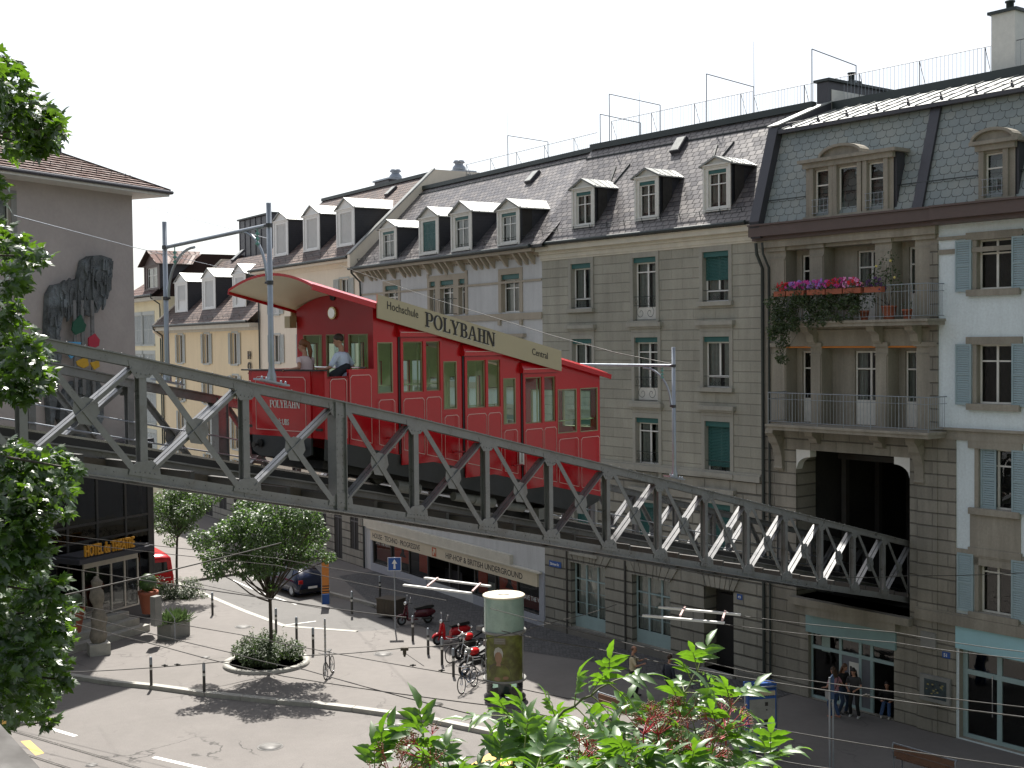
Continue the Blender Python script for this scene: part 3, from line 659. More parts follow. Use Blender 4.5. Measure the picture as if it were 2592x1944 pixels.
# platform: door panel and fixed panel on each side, bay front with the name
for fc, q in ((C0, 1), (C1, -1)):
    m = MB(); cc = sorted((fc, fc+0.05*q))
    m.face([TR.P(-24.25, redb(-24.25), fc), TR.P(-23.72, redb(-23.72), fc), TR.P(-23.72, 12.17, fc), TR.P(-24.25, 12.17, fc)])
    m.box(TR, -24.25, -23.72, 12.12, 12.17, *cc)
    m.box(TR, -24.25, -23.72, 11.05, 12.12, *sorted((fc+0.04*q, fc+0.05*q)))
    car.part('platform_gate', m, M['red'])
    m = MB(); m.face([TR.P(-23.71, redb(-23.71), fc-0.01*q), TR.P(SE, redb(SE), fc-0.01*q), TR.P(SE, 12.30, fc-0.01*q), TR.P(-23.71, 12.30, fc-0.01*q)])
    m.box(TR, -23.71, SE, 12.22, 12.30, *cc); m.box(TR, -23.71, SE, 11.0, 12.22, *sorted((fc+0.04*q, fc+0.05*q))); car.part('platform_side', m, M['red'])
    m = MB(); gz = 11.45; m.path([TR.P(-24.25, gz, fc-0.07*q), TR.P(-23.75, gz-0.0, fc-0.07*q)], 0.016, 6); car.part('platform_grab_bar', m, M['chrome'])
    m = MB(); m.face([TR.P(-24.31, 10.96, fc), TR.P(-24.25, 10.95, fc), TR.P(-24.25, 12.28, fc), TR.P(-24.31, 12.28, fc)])
    c2 = 0.92 if q > 0 else 2.82
    m.face([TR.P(-24.31, 10.96, fc), TR.P(SP+0.03, 10.98, c2), TR.P(SP+0.03, 12.28, c2), TR.P(-24.31, 12.28, fc)])
    car.part('corner_panel', m, M['red'])
m = MB(); m.box(TR, SP-0.01, SP+0.05, 10.98, 12.28, 0.93, 2.81); fp = car.part('front_panel', m, M['red'])
m = MB(); m.box(TR, SP-0.05, SP+0.07, 12.28, 12.31, 0.63, 3.11); m.box(TR, SP+0.0, -24.25, 12.28, 12.305, 0.63, 0.75); m.box(TR, SP+0.0, -24.25, 12.28, 12.305, 2.99, 3.11); car.part('front_rim', m, M['black'])
FR = Fr(TR.P(SP-0.012, 0, 2.81), -TR.n, -TR.u)          # front panel frame, a left to right as seen
m = MB(); pts = [(0.14, 11.1), (0.14, 12.10), (0.2, 12.16), (1.68, 12.16), (1.74, 12.10), (1.74, 11.1), (0.14, 11.1)]
for (a, b), (c, d) in zip(pts, pts[1:]): m.bar(FR.P(a, b, 0.004), FR.P(c, d, 0.004), 0.01, 0.012)
car.part('front_pinstripe', m, M['stripe'], fp)
m = MB(); m.ext(FR, [(0, 10.98), (1.88, 10.98), (1.88, 10.66), (1.6, 10.56), (0.25, 10.56), (0, 10.66)], -0.05, 0.0)
for x in (0.3, 1.55): m.lathe(FR.P(x, 10.83, 0.02), [(0.0, 0)], 3)
car.part('front_skirt', m, M['grey'])
for x in (0.30, 1.58):
    m = MB(); c = FR.P(x, 10.82, 0.0); m.tube(c, c+FR.n*0.05, 0.085, 14); car.part('lower_lamp', m, M['black'])
for x in (0.22, 1.66):
    m = MB(); c = FR.P(x, 10.79, 0.0); m.tube(c, c+FR.n*0.13, 0.03, 8); m.tube(c+FR.n*0.13, c+FR.n*0.15, 0.06, 10); car.part('buffer', m, M['steel_dark'])

# hand-drawn slab serif capitals
def serif_word(mb, fr, a0, b0, c0, word, H, gap, slope, ext=0.012, heavy=0.20):
    t, n_, sf = heavy*H, 0.075*H, 0.10*H
    def R(x0, y0, x1, y1): polys.append([(x0, y0), (x1, y0), (x1, y1), (x0, y1)])
    def S_(x, y, w=None): w = w or t+2*sf; R(x+t/2-w/2, y, x+t/2+w/2, y+n_)
    def arc(cx, cy, ro, rx, ri, a, b, n=12, inx=None):
        for k in range(n):
            p, q = a+(b-a)*k/n, a+(b-a)*(k+1)/n
            polys.append([(cx+rx*cos(p), cy+ro*sin(p)), (cx+rx*cos(q), cy+ro*sin(q)), (cx+inx*cos(q), cy+ri*sin(q)), (cx+inx*cos(p), cy+ri*sin(p))])
    a = a0
    for ch in word:
        polys = []; x = sf
        if ch == 'P':
            R(x, 0, x+t, H); S_(x, 0); S_(x, H-n_); R(x+t, H-n_, x+t+.18*H, H); R(x+t, .42*H, x+t+.18*H, .42*H+n_)
            arc(x+t+.18*H, .71*H, .29*H, .30*H, .29*H-n_, -pi/2, pi/2, 10, .30*H-t*.95); w = x+t+.48*H
        elif ch == 'O':
            w = .86*H; arc(w/2, H/2, .52*H, w/2, .52*H-n_, 0, 2*pi, 22, w/2-t*.95)
        elif ch == 'L':
            R(x, 0, x+t, H); S_(x, H-n_); S_(x, 0); w = x+t+.42*H; R(x+t, 0, w, n_); R(w-n_, 0, w, .3*H)
        elif ch == 'Y':
            w = .92*H; m_ = w/2; R(m_-t/2, 0, m_+t/2, .42*H); R(m_-t/2-sf, 0, m_+t/2+sf, n_)
            polys.append([(m_-t/2, .40*H), (m_+t/2, .42*H), (sf+t, H), (sf-.01*H, H)]); polys.append([(m_+t/2-n_*.8, .38*H), (m_+t/2, .42*H), (w-sf, H), (w-sf-n_*1.1, H)])
            R(0, H-n_, t+2*sf, H); R(w-.3*H, H-n_, w, H)
        elif ch == 'B':
            R(x, 0, x+t, H); S_(x, 0); S_(x, H-n_)
            for y0, h_, e in ((.5*H, .5*H, .15*H), (0, .54*H, .2*H)):
                R(x+t, y0+h_-n_, x+t+e, y0+h_); R(x+t, y0, x+t+e, y0+n_); arc(x+t+e, y0+h_/2, h_/2, .25*H, h_/2-n_, -pi/2, pi/2, 9, .25*H-t*.95)
            w = x+t+.45*H
        elif ch == 'A':
            w = .98*H; m_ = w/2; polys.append([(m_-.04*H, H), (m_+.1*H, H), (w-sf, 0), (w-sf-t, 0)]); polys.append([(m_-.06*H, H), (m_, H*.93), (sf+n_*1.1, 0), (sf, 0)])
            R(.27*H, .3*H, .68*H, .3*H+n_); R(0, 0, .3*H, n_); R(w-t-2*sf, 0, w, n_)
        elif ch == 'H':
            R(x, 0, x+t, H); S_(x, 0); S_(x, H-n_); x2 = x+t+.3*H; R(x2, 0, x2+t, H); S_(x2, 0); S_(x2, H-n_); R(x+t, .47*H, x2, .47*H+n_); w = x2+t+sf
        else:   # N
            R(x, 0, x+n_, H); R(x-sf, 0, x+n_+sf, n_); R(x-sf, H-n_, x+t*.5, H); w = x+.72*H; R(w-n_, 0, w, H); R(w-n_-sf, H-n_, w+sf, H)
            polys.append([(x-.02*H, H), (x+t*1.05, H), (w, 0), (w-t*1.05, 0)]); w += sf
        for k, p in enumerate(polys):
            e = ext+0.0004*(k % 7)
            pts = [(a+u, b0+v+slope*(a+u-a0)) for u, v in p]
            mb.ext(fr, pts, c0, c0+e)
        a += w+gap
    return a
m = MB(); serif_word(m, FR, 0.60, 11.55, 0.006, 'POLYBAHN', 0.148, -0.006, 0, 0.004); car.part('front_name', m, M['offwhite'], fp)
m = MB(); put_text(m, FR, 0.99, 11.215, 0.006, 'UBS', 0.16, ext=0.002, bold=0.004, sx=0.8)
for ang in (90, 35, 145):      # three crossed keys beside the letters
    d = V((cos(radians(ang)), sin(radians(ang)))); p0 = (0.91-d.x*0.055, 11.275-d.y*0.055); p1 = (0.91+d.x*0.055, 11.275+d.y*0.055)
    m.bar(FR.P(*p0, 0.008), FR.P(*p1, 0.008), 0.006, 0.010, TR.n); m.ball(FR.P(*p0, 0.008), 0.014, 6, 4); m.bar(FR.P(p1[0]-0.012, p1[1], 0.008), FR.P(p1[0]+0.014, p1[1]-0.004, 0.008), 0.006, 0.014)
car.part('front_logo', m, M['offwhite'], fp)

# end walls
def endwall(s, q, wins, name):
    m = MB(); f = Fr(TR.P(s, 0, C1), -TR.n, -TR.u*q); W = C1-C0
    def arch(x): return roofz(s)-0.05+0.27*(1-((x-W/2)/(W/2))**2)
    xs = sorted(set([0, W]+[v for w in wins for v in (w[0], w[1])]+[W*k/12 for k in range(13)]))
    lo = 11.15 if q > 0 else redb(s)
    for x0, x1 in zip(xs, xs[1:]):
        w = [w for w in wins if w[0]-1e-6 <= x0 and x1 <= w[1]+1e-6]
        for c in (0.0, -0.05):
            if w:
                m.face([f.P(x0, lo, c), f.P(x1, lo, c), f.P(x1, w[0][2], c), f.P(x0, w[0][2], c)]); m.face([f.P(x0, w[0][3], c), f.P(x1, w[0][3], c), f.P(x1, arch(x1), c), f.P(x0, arch(x0), c)])
            else: m.face([f.P(x0, lo, c), f.P(x1, lo, c), f.P(x1, arch(x1), c), f.P(x0, arch(x0), c)])
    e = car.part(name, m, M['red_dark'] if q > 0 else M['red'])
    for w in wins:
        k = MB(); r = 0.02
        for bx in ((w[0], w[1], w[2], w[2]+r), (w[0], w[1], w[3]-r, w[3]), (w[0], w[0]+r, w[2]+r, w[3]-r), (w[1]-r, w[1], w[2]+r, w[3]-r)): k.box(f, *bx, -0.06, 0.01)
        fo = car.part('end_window_frame', k, bpy.data.materials['window_rubber'], e); p = MB(); p.rect(f, w[0]+r, w[1]-r, w[2]+r, w[3]-r, -0.03); car.part('end_pane', p, M['cargl'], fo)
    return e, f
ew, EF = endwall(SE, 1, [(0.22, 0.84, 12.05, 13.0), (0.97, 1.55, 12.05, 13.0), (1.68, 2.28, 12.05, 13.0)], 'upper_end_wall')
endwall(SR, -1, [(0.25, 1.15, 10.7, 11.6), (1.3, 2.2, 10.7, 11.6)], 'lower_end_wall')
m = MB(); c = EF.P(1.22, 13.44, 0.0); m.tube(c, c+EF.n*0.05, 0.13, 20); lb = car.part('headlamp', m, M['lamp'])
m = MB(); m.tube(c+EF.n*0.05, c+EF.n*0.06, 0.105, 20); car.part('lamp_glass', m, M['chrome'], lb)
m = MB(); c = EF.P(1.22, 13.78, 0.0); m.tube(c, c+EF.n*0.03, 0.085, 18); car.part('horn_opening', m, M['black'], ew)
m = MB(); m.path([EF.P(0.2, 12.32, 0.06), EF.P(2.28, 12.32, 0.06)], 0.022, 8); car.part('inner_rail', m, M['chrome'])
m = MB(); m.box(EF, -0.16, 0.02, 13.15, 13.4, 0.02, 0.2); car.part('side_mirror_box', m, M['board'])
# roof: barrel shell, slanting, with a cantilevered canopy over the platform
def roof(s0, s1, cream):
    top, bot = MB(), MB(); n = 16; ca, cb_ = C0-0.13, C1+0.13
    def pt(s, k, d): c = ca+(cb_-ca)*k/n; x = (k/n-0.5)*2; return TR.P(s, roofz(s)+0.27*(1-x*x)-d, c)
    top.S = bot.S = True
    N = 6
    for i in range(N):
        a, b = s0+(s1-s0)*i/N, s0+(s1-s0)*(i+1)/N
        for k in range(n):
            top.face([pt(a, k, 0), pt(b, k, 0), pt(b, k+1, 0), pt(a, k+1, 0)]); bot.face([pt(a, k, 0.05), pt(b, k, 0.05), pt(b, k+1, 0.05), pt(a, k+1, 0.05)])
    top.S = False
    for s, in ((s0,), (s1,)):
        for k in range(n): top.face([pt(s, k, 0), pt(s, k+1, 0), pt(s, k+1, 0.055), pt(s, k, 0.055)])
    for k in (0, n):
        top.bar(pt(s0, k, 0.05), pt(s1, k, 0.05), 0.03, 0.11)
    car.part('canopy' if cream else 'roof', top, M['red']); car.part('canopy_ceiling' if cream else 'roof_lining', bot, M['cream'])
roof(-24.68, SE, True); roof(SE, SR+0.28, False)
# name board on the near eave (and its twin on the far side)
SLOPE = -0.2115
for c, q in ((C0-0.16, -1), (C1+0.16, 1)):
    a, d = -23.08, -17.42; z0 = 13.31; H = 0.475
    m = MB(); m.ext(TR, [(a, z0), (d, z0+SLOPE*(d-a)), (d, z0+SLOPE*(d-a)+H), (a, z0+H)], c-0.015, c+0.015)
    nb = car.part('name_board', m, M['board'])
    f = Fr(TR.P(a, 0, c-0.016), TR.u, -TR.n) if q < 0 else Fr(TR.P(d, 0, c+0.016), -TR.u, TR.n)
    if q < 0:
        t = MB(); put_text(t, f, 0.24, z0+0.185, 0.003, 'Hochschule', 0.23, SLOPE, ext=0.003, sx=0.80); car.part('board_lettering', t, M['ink'], nb)
        t = MB(); serif_word(t, f, 1.30, z0+0.095-0.26, 0.004, 'POLYBAHN', 0.30, 0.012, SLOPE, 0.010, 0.18); car.part('board_name', t, M['ink'], nb)
        t = MB(); serif_word(t, f, 1.315, z0+0.080-0.26, 0.001, 'POLYBAHN', 0.30, 0.012, SLOPE, 0.0015, 0.18); car.part('board_name_edge', t, M['offwhite'], nb)
        t = MB(); put_text(t, f, 4.62, z0+0.185+SLOPE*4.62, 0.003, 'Central', 0.215, SLOPE, ext=0.003, sx=0.85); car.part('board_lettering', t, M['ink'], nb)
    br_ = MB()
    for k in range(5): s = a+0.4+k*1.2; br_.bar(TR.P(s, roofz(s)-0.1, c+(0.01 if q < 0 else -0.01)), TR.P(s, roofz(s)+0.1, c-q*0.1), 0.03, 0.02)
    car.part('board_bracket', br_, M['red_dark'])
# floor, steps, interior
m = MB(); m.box(TR, SP+0.05, SE, 11.12, 11.17, C0+0.05, C1-0.05)
st = [SE, WIN[2][1]+0.15, WIN[5][1]+0.1, SR]; fl = [10.95, 10.42, 9.93]
for k in range(3): m.box(TR, st[k], st[k+1], fl[k]-0.06, fl[k], C0+0.06, C1-0.06)
car.part('floor', m, M['steel_dark'])
m = MB()
for k in range(3):
    for s in (st[k]+0.15, st[k+1]-0.2): m.path([TR.P(s, fl[k], 1.25), TR.P(s, fl[k]+2.0, 1.25)], 0.018, 6); m.path([TR.P(s, fl[k], 2.5), TR.P(s, fl[k]+2.0, 2.5)], 0.018, 6)
    m.path([TR.P(st[k]+0.1, fl[k]+1.0, 0.78), TR.P(st[k+1]-0.1, fl[k]+1.0, 0.78)], 0.014, 6)
car.part('grab_poles', m, M['yellow'])
m = MB()
for k in (1, 2): m.box(TR, st[k]-0.02, st[k]+0.02, fl[k]-0.06, fl[k-1]+0.9, C0+0.06, C0+0.9); m.box(TR, st[k]-0.02, st[k]+0.02, fl[k]-0.06, fl[k-1]+0.9, C1-0.9, C1-0.06)
for k in range(3): m.box(TR, st[k]+0.55, st[k]+0.95, fl[k]+0.42, fl[k]+0.48, C1-1.0, C1-0.08); m.box(TR, st[k]+0.45, st[k]+0.52, fl[k]+0.2, fl[k]+0.95, C1-1.0, C1-0.08)
car.part('seats', m, M['green_in'])
# running gear under the skirt
m = MB(); m.bar(TR.P(-24.0, skb(-24.0)-0.02, W2/2), TR.P(-16.3, skb(-16.3)-0.02, W2/2), 1.5, 0.16); car.part('underframe', m, M['black'])
for s in (-22.4, -21.5, -18.2, -17.3):
    for c in (1.30, 2.44):
        w = MB(); z = ZR(s)+0.21; w.tube(TR.P(s, z, c-0.06), TR.P(s, z, c+0.06), 0.20, 16); w.tube(TR.P(s, z, c-0.11), TR.P(s, z, c-0.06), 0.07, 10); car.part('wheel', w, M['steel_dark'])
m = MB()
for s, r in ((-21.9, 0.13), (-20.2, 0.1), (-19.6, 0.12), (-18.6, 0.1)): z = skb(s)-0.16; m.path([TR.P(s-0.35, z+0.05, 0.95), TR.P(s+0.3, z-0.08, 0.95)], r, 10)
m.box(TR, -17.9, -17.4, skb(-17.6)-0.32, skb(-17.6)-0.06, 0.8, 1.1); car.part('brake_gear', m, M['concrete'])
m = MB(); s_ = WIN[6][1]+0.05; m.box(TR, s_, s_+0.16, redb(s_)+0.32, redb(s_)+0.65, C0-0.06, C0-0.05); pl = car.part('notice_plate', m, M['white'])
m = MB(); m.box(TR, s_+0.07, s_+0.09, redb(s_)+0.38, redb(s_)+0.6, C0-0.065, C0-0.061); car.part('notice_mark', m, M['ink'], pl)
# ---------------------------------------------------------------- town houses
def rc(fr, x0, x1, yt, yb, c=0.0):
    xm = (x0+x1)/2; ym = (yt+yb)/2
    return fr.px(x0, ym, c)[0], fr.px(x1, ym, c)[0], fr.px(xm, yb, c)[1], fr.px(xm, yt, c)[1]
def wall(mb, fr, a0, a1, b0, b1, holes, c=0.0):
    A = sorted(set([a0, a1]+[min(max(v, a0), a1) for h in holes for v in h[:2]])); B = sorted(set([b0, b1]+[min(max(v, b0), b1) for h in holes for v in h[2:4]]))
    for i in range(len(A)-1):
        run = None
        for j in range(len(B)-1):
            x, y = (A[i]+A[i+1])/2, (B[j]+B[j+1])/2
            solid = not any(h[0] < x < h[1] and h[2] < y < h[3] for h in holes)
            if solid and run is None: run = B[j]
            if not solid and run is not None: mb.rect(fr, A[i], A[i+1], run, B[j], c); run = None
        if run is not None: mb.rect(fr, A[i], A[i+1], run, b1, c)
def reveal(mb, fr, r, c0, c1):
    a, d, z0, z1 = r; P = fr.P
    mb.face([P(a, z0, c0), P(a, z1, c0), P(a, z1, c1), P(a, z0, c1)], [(0, z0), (0, z1), (.2, z1), (.2, z0)]); mb.face([P(d, z0, c0), P(d, z1, c0), P(d, z1, c1), P(d, z0, c1)], [(0, z0), (0, z1), (.2, z1), (.2, z0)])
    mb.face([P(a, z0, c0), P(d, z0, c0), P(d, z0, c1), P(a, z0, c1)], [(a, 0), (d, 0), (d, .2), (a, .2)]); mb.face([P(a, z1, c0), P(d, z1, c0), P(d, z1, c1), P(a, z1, c1)], [(a, 0), (d, 0), (d, .2), (a, .2)])
wr = random.Random(5)
def window(T, fr, r, rec=0.2, cols=2, transom=0.68, bars=0, blind=0.0, curtain=0.5, fm='white', gl='glass', stone='stone', base=0.0, low=0.0, c0=0.0, fw=0.055, box=0.0, parent=None, name='window'):
    """joinery set back in an opening; blind = covered share, low = height of a fixed lower light, base = solid panel height"""
    a, d, z0, z1 = r; m = MB(); reveal(m, fr, r, c0, c0-rec-0.02); m.m = 1; e = rec+0.55
    reveal(m, fr, (a-0.3, d+0.3, z0-0.2, z1+0.2), c0-rec-0.03, c0-e); m.rect(fr, a-0.3, d+0.3, z0-0.2, z1+0.2, c0-e); m.m = 0
    f = MB(); c1, c2 = c0-rec-0.02, c0-rec+0.03; w = fw; W = d-a; H = z1-z0
    zt = z1-box; zb = z0+base
    def fb(x0, x1, y0, y1, p=0.0):
        if x1-x0 > 0.004 and y1-y0 > 0.004: f.box(fr, x0, x1, y0, y1, c1, c2+p)
    fb(a, d, z0, z0+w); fb(a, d, zt-w, zt); fb(a, a+w, z0+w, zt-w); fb(d-w, d, z0+w, zt-w)
    if base: fb(a+w, d-w, z0+w, zb)
    zl = zb+w if not base else zb
    if low: fb(a+w, d-w, z0+low, z0+low+w*1.3, 0.004); zl = z0+low+w*1.3
    ztr = z0+H*transom if transom else zt-w
    for k in range(1, cols): x = a+W*k/cols; fb(x-w*0.65, x+w*0.65, zl, zt-w, 0.002)
    if transom: fb(a+w, d-w, ztr-w*0.45, ztr+w*0.45, 0.006)
    for k in range(bars):
        y = zl+(ztr-zl)*(k+1)/(bars+1); fb(a+w, d-w, y-0.012, y+0.012, -0.01)
    rv_ = T.part('window_reveal', m, [M[stone], M['room']], parent)
    fo = T.part(name, f, M[fm], parent)
    p = MB(); p.rect(fr, a+w*.5, d-w*.5, zb, zt-w*.5, c1+0.02); T.part('pane', p, M[gl], fo)
    if curtain:
        q = MB(); cc = c0-rec-0.12; N = 26; amp = 0.025; ph = wr.random()*9
        for s0, s1 in (((0.02, curtain), (1-curtain, 0.98)) if curtain < 0.5 else ((0.02, 0.98),)):
            pts = [(a+W*(s0+(s1-s0)*k/N), cc+amp*sin(k*1.9+ph)) for k in range(N+1)]
            for (x0, k0), (x1, k1) in zip(pts, pts[1:]): q.face([fr.P(x0, zb, k0), fr.P(x1, zb, k1), fr.P(x1, zt, k1), fr.P(x0, zt, k0)])
        T.part('curtain', q, M['curtain'], fo)
    if box or blind:
        q = MB(); bx = box or 0.12; q.box(fr, a+0.002, d-0.002, z1-bx, z1-0.001, c0-rec+0.031, c0-0.04)
        if blind:
            h = (H-bx)*blind; n = max(3, int(h/0.055)); cc = c0-rec+0.055
            for k in range(n): y = z1-bx-h*(k+1)/n; q.exta(fr, [(cc, y), (cc+0.018, y+0.004), (cc+0.018, y+h/n-0.012), (cc, y+h/n-0.006)], a+0.01, d-0.01)
        T.part('roller_blind', q, M['teal'], fo)
    return fo
def surround(T, fr, r, mat, w=0.16, proud=0.03, top=None, sill=True, sp=0.14, sh=0.12, parent=None):
    a, d, z0, z1 = r; m = MB(); tw = w if top is None else top
    m.box(fr, a-w, a-0.001, z0, z1+tw, 0.0, proud); m.box(fr, d+0.001, d+w, z0, z1+tw, 0.0, proud); m.box(fr, a, d, z1+0.001, z1+tw, 0.0, proud)
    T.part('architrave', m, M[mat], parent)
    if sill: m = MB(); m.box(fr, a-w-0.06, d+w+0.06, z0-sh, z0-0.002, -0.05, sp); T.part('sill', m, M[mat], parent)
def shutter(T, fr, a0, a1, z0, z1, mat, c=0.03, ang=0.0):
    """louvred leaf; ang tilts it off the wall about its a0 edge"""
    f = fr
    if ang: f = Fr(fr.P(a0, 0, c), fr.u*cos(ang)+fr.n*sin(ang), fr.n*cos(ang)-fr.u*sin(ang)); f.O.z = 0; a1 -= a0; a0 = 0; c = 0
    m = MB(); w = 0.055; t = 0.035
    m.box(f, a0, a0+w, z0, z1, c, c+t); m.box(f, a1-w, a1, z0, z1, c, c+t); m.box(f, a0+w, a1-w, z0, z0+w*1.4, c, c+t); m.box(f, a0+w, a1-w, z1-w, z1, c, c+t)
    m.box(f, a0+w, a1-w, (z0+z1)/2-w/2, (z0+z1)/2+w/2, c, c+t)
    n = int((z1-z0)/0.075)
    for k in range(n):
        y = z0+w+(z1-z0-2*w)*k/n
        m.face([f.P(a0+w, y, c+t-0.004), f.P(a1-w, y, c+t-0.004), f.P(a1-w, y+0.06, c+0.006), f.P(a0+w, y+0.06, c+0.006)])
    T.part('shutter', m, M[mat])
class Roof:                                  # a pitched plane: height b at depth c
    def __init__(s, fr, be, ec, tn, ridge): s.fr, s.be, s.ec, s.tn, s.ridge = fr, be, ec, tn, ridge; s.cr = ec-(ridge-be)/tn
    def c(s, b): return s.ec-(b-s.be)/s.tn
    def b(s, c): return s.be+(s.ec-c)*s.tn
    def hit(s, x, y):
        lo, hi = -12.0, s.ec
        for _ in range(40):
            m = (lo+hi)/2; a, b = s.fr.px(x, y, m)
            if b > s.b(m): hi = m      # sight line is above the roof here: go deeper
            else: lo = m
        a, b = s.fr.px(x, y, m); return a, b, m
def pitched(T, R, a0, a1, mat, back=0.9, thick=0.12, name='roof', hipl=0.0, ridge_cap=None):
    fr = R.fr; L = sqrt((R.ridge-R.be)**2+(R.ec-R.cr)**2); m = MB()
    m.face([fr.P(a0, R.be, R.ec), fr.P(a1, R.be, R.ec), fr.P(a1, R.ridge, R.cr), fr.P(a0+hipl, R.ridge, R.cr)], [(a0, 0), (a1, 0), (a1, L), (a0+hipl, L)])
    m.face([fr.P(a0, R.be-thick, R.ec), fr.P(a1, R.be-thick, R.ec), fr.P(a1, R.be, R.ec), fr.P(a0, R.be, R.ec)])
    m.face([fr.P(a0, R.be-thick, R.ec), fr.P(a1, R.be-thick, R.ec), fr.P(a1, R.be-thick, -0.1), fr.P(a0, R.be-thick, -0.1)])
    cb = R.cr-back*(R.ec-R.cr)-2.0; fl = R.ridge-0.02
    m.face([fr.P(a0, R.ridge, R.cr), fr.P(a1, R.ridge, R.cr), fr.P(a1, fl, cb), fr.P(a0, fl, cb)], [(a0, 0), (a1, 0), (a1, 4), (a0, 4)])
    for a in (a0+0.02, a1-0.02):
        m.face([fr.P(a, R.be-0.3, R.ec-0.3), fr.P(a, R.ridge-0.02, R.cr-0.02), fr.P(a, fl, cb), fr.P(a, R.be-0.3, cb)])
    m.face([fr.P(a0, R.be-0.3, cb), fr.P(a1, R.be-0.3, cb), fr.P(a1, fl, cb), fr.P(a0, fl, cb)])
    return T.part(name, m, mat)
def body(T, fr, a0, a1, b1, holes, mat, depth=10.0, b0=-0.4, name='wall'):
    m = MB(); wall(m, fr, a0, a1, b0, b1, holes)
    P = fr.P
    for a in (a0, a1): m.face([P(a, b0, 0), P(a, b0, -depth), P(a, b1, -depth), P(a, b1, 0)], [(0, b0), (depth, b0), (depth, b1), (0, b1)])
    m.face([P(a0, b0, -depth), P(a1, b0, -depth), P(a1, b1, -depth), P(a0, b1, -depth)], [(a0, b0), (a1, b0), (a1, b1), (a0, b1)])
    return T.part(name, m, mat)
def dormer(T, R, x0, x1, yt, yb, xa, ya, style='slate', blind=0.0, box=0.13, over=0.14, rm='metal_roof', cheek='slate_dark', win=True, wm='offwhite', shut=False):
    fr = R.fr; best = None
    for k in range(140):                     # depth at which the foot of the dormer meets the roof plane
        c = R.ec-0.15-k*0.02; a, b = fr.px((x0+x1)/2, yb, c); e = abs(b-R.b(c))
        if best is None or e < best[0]: best = (e, c)
    c = best[1]; a0, a1, b0, b1 = rc(fr, x0, x1, yt, yb, c); _, b2 = fr.px(xa, ya, c+over); am = (a0+a1)/2; b2 = max(b2, b1+0.15)
    D = MB(); cb = R.c(b1)
    for a in (a0+0.02, a1-0.02): D.face([fr.P(a, b0, c), fr.P(a, b1, c), fr.P(a, b1, cb-0.05), fr.P(a, R.b(c)-0.02, c)], [(0, b0), (0, b1), (c-cb, b1), (0, b0)])
    ck = T.part('dormer', D, M[cheek])
    f = MB(); w = (a1-a0)*0.17; tp = (b1-b0)*0.11; bt = (b1-b0)*0.07
    hole = (a0+w, a1-w, b0+bt, b1-tp)
    wall(f, fr, a0, a1, b0, b1, [hole], c); f.box(fr, a0-0.01, a0+w*0.35, b0-0.05, b1, c, c+0.05); f.box(fr, a1-w*0.35, a1+0.01, b0-0.05, b1, c, c+0.05); f.box(fr, a0+w*0.35, a1-w*0.35, b1-tp*0.5, b1, c, c+0.04)
    f.box(fr, a0+w*0.5, a1-w*0.5, b0-0.04, b0+0.04, c, c+0.09)
    f.face([fr.P(a0, b1, c+0.01), fr.P(a1, b1, c+0.01), fr.P(am, b2-0.04, c+0.01)])
    f.bar(fr.P(a0-over*0.8, b1+0.0, c+0.05), fr.P(a1+over*0.8, b1+0.0, c+0.05), 0.1, 0.06)
    T.part('dormer_front', f, M[wm], ck)
    rf = MB(); e = over
    for sg, ae in ((-1, a0-e), (1, a1+e)):
        q = [fr.P(ae, b1-0.02, c+e), fr.P(am, b2, c+e), fr.P(am, b2, R.c(b2)-0.05), fr.P(ae, b1-0.02, R.c(b1)-0.05)]
        Lr = (c-R.c(b1)); rf.face(q, [(0, 0), (0, .6), (Lr, .6), (Lr, 0)])
        rf.face([p-V((0, 0, 0.05)) for p in q])
        rf.face([q[0], q[1], q[1]-V((0, 0, 0.05)), q[0]-V((0, 0, 0.05))]); rf.face([q[0], q[3], q[3]-V((0, 0, 0.05)), q[0]-V((0, 0, 0.05))])
        n = 4
        for k in range(1, n): s = k/n; rf.bar(q[0]+(q[3]-q[0])*s, q[1]+(q[2]-q[1])*s, 0.02, 0.035)
        rf.bar(fr.P(ae-sg*0.01, b1-0.03, c+e-0.03), fr.P(am, b2-0.03, c+e-0.03), 0.06, 0.07)
    T.part('dormer_roof', rf, M[rm], ck)
    if shut:
        m = MB(); reveal(m, fr, hole, c, c-0.1); m.rect(fr, *hole, c-0.1); T.part('dormer_reveal', m, M[wm], ck)
        m = MB(); n = int((hole[3]-hole[2])/0.07); h = (hole[3]-hole[2])*(1.0 if shut is True else shut)
        n = max(4, int(h/0.07))
        for k in range(n):
            y = hole[3]-h*(k+1)/n; m.face([fr.P(hole[0], y, c-0.02), fr.P(hole[1], y, c-0.02), fr.P(hole[1], y+0.055, c-0.06), fr.P(hole[0], y+0.055, c-0.06)])
        m.box(fr, hole[0], hole[0]+0.04, hole[2], hole[3], c-0.07, c-0.01); m.box(fr, hole[1]-0.04, hole[1], hole[2], hole[3], c-0.07, c-0.01)
        T.part('louvre_shutter', m, M['white'], ck)
    else:
        window(T, fr, hole, 0.12, 2, 0.62, 0, blind, 0.45, 'white', 'glass', wm, c0=c, fw=0.04, box=box, parent=None, name='dormer_window')
    return c
def gutter(T, fr, a0, a1, b, c, r=0.075, mat='gutter', pipe=None):
    m = MB(); m.path([fr.P(a0, b, c), fr.P(a1, b, c)], r, 8); T.part('gutter', m, M[mat])
    if pipe is not None:
        p = MB(); p.path([fr.P(pipe, b-0.05, c), fr.P(pipe, b-0.25, c-0.02), fr.P(pipe, b-0.75, 0.12), fr.P(pipe, b-1.2, 0.1), fr.P(pipe, -0.1, 0.1)], 0.055, 8); T.part('downpipe', p, M[mat])
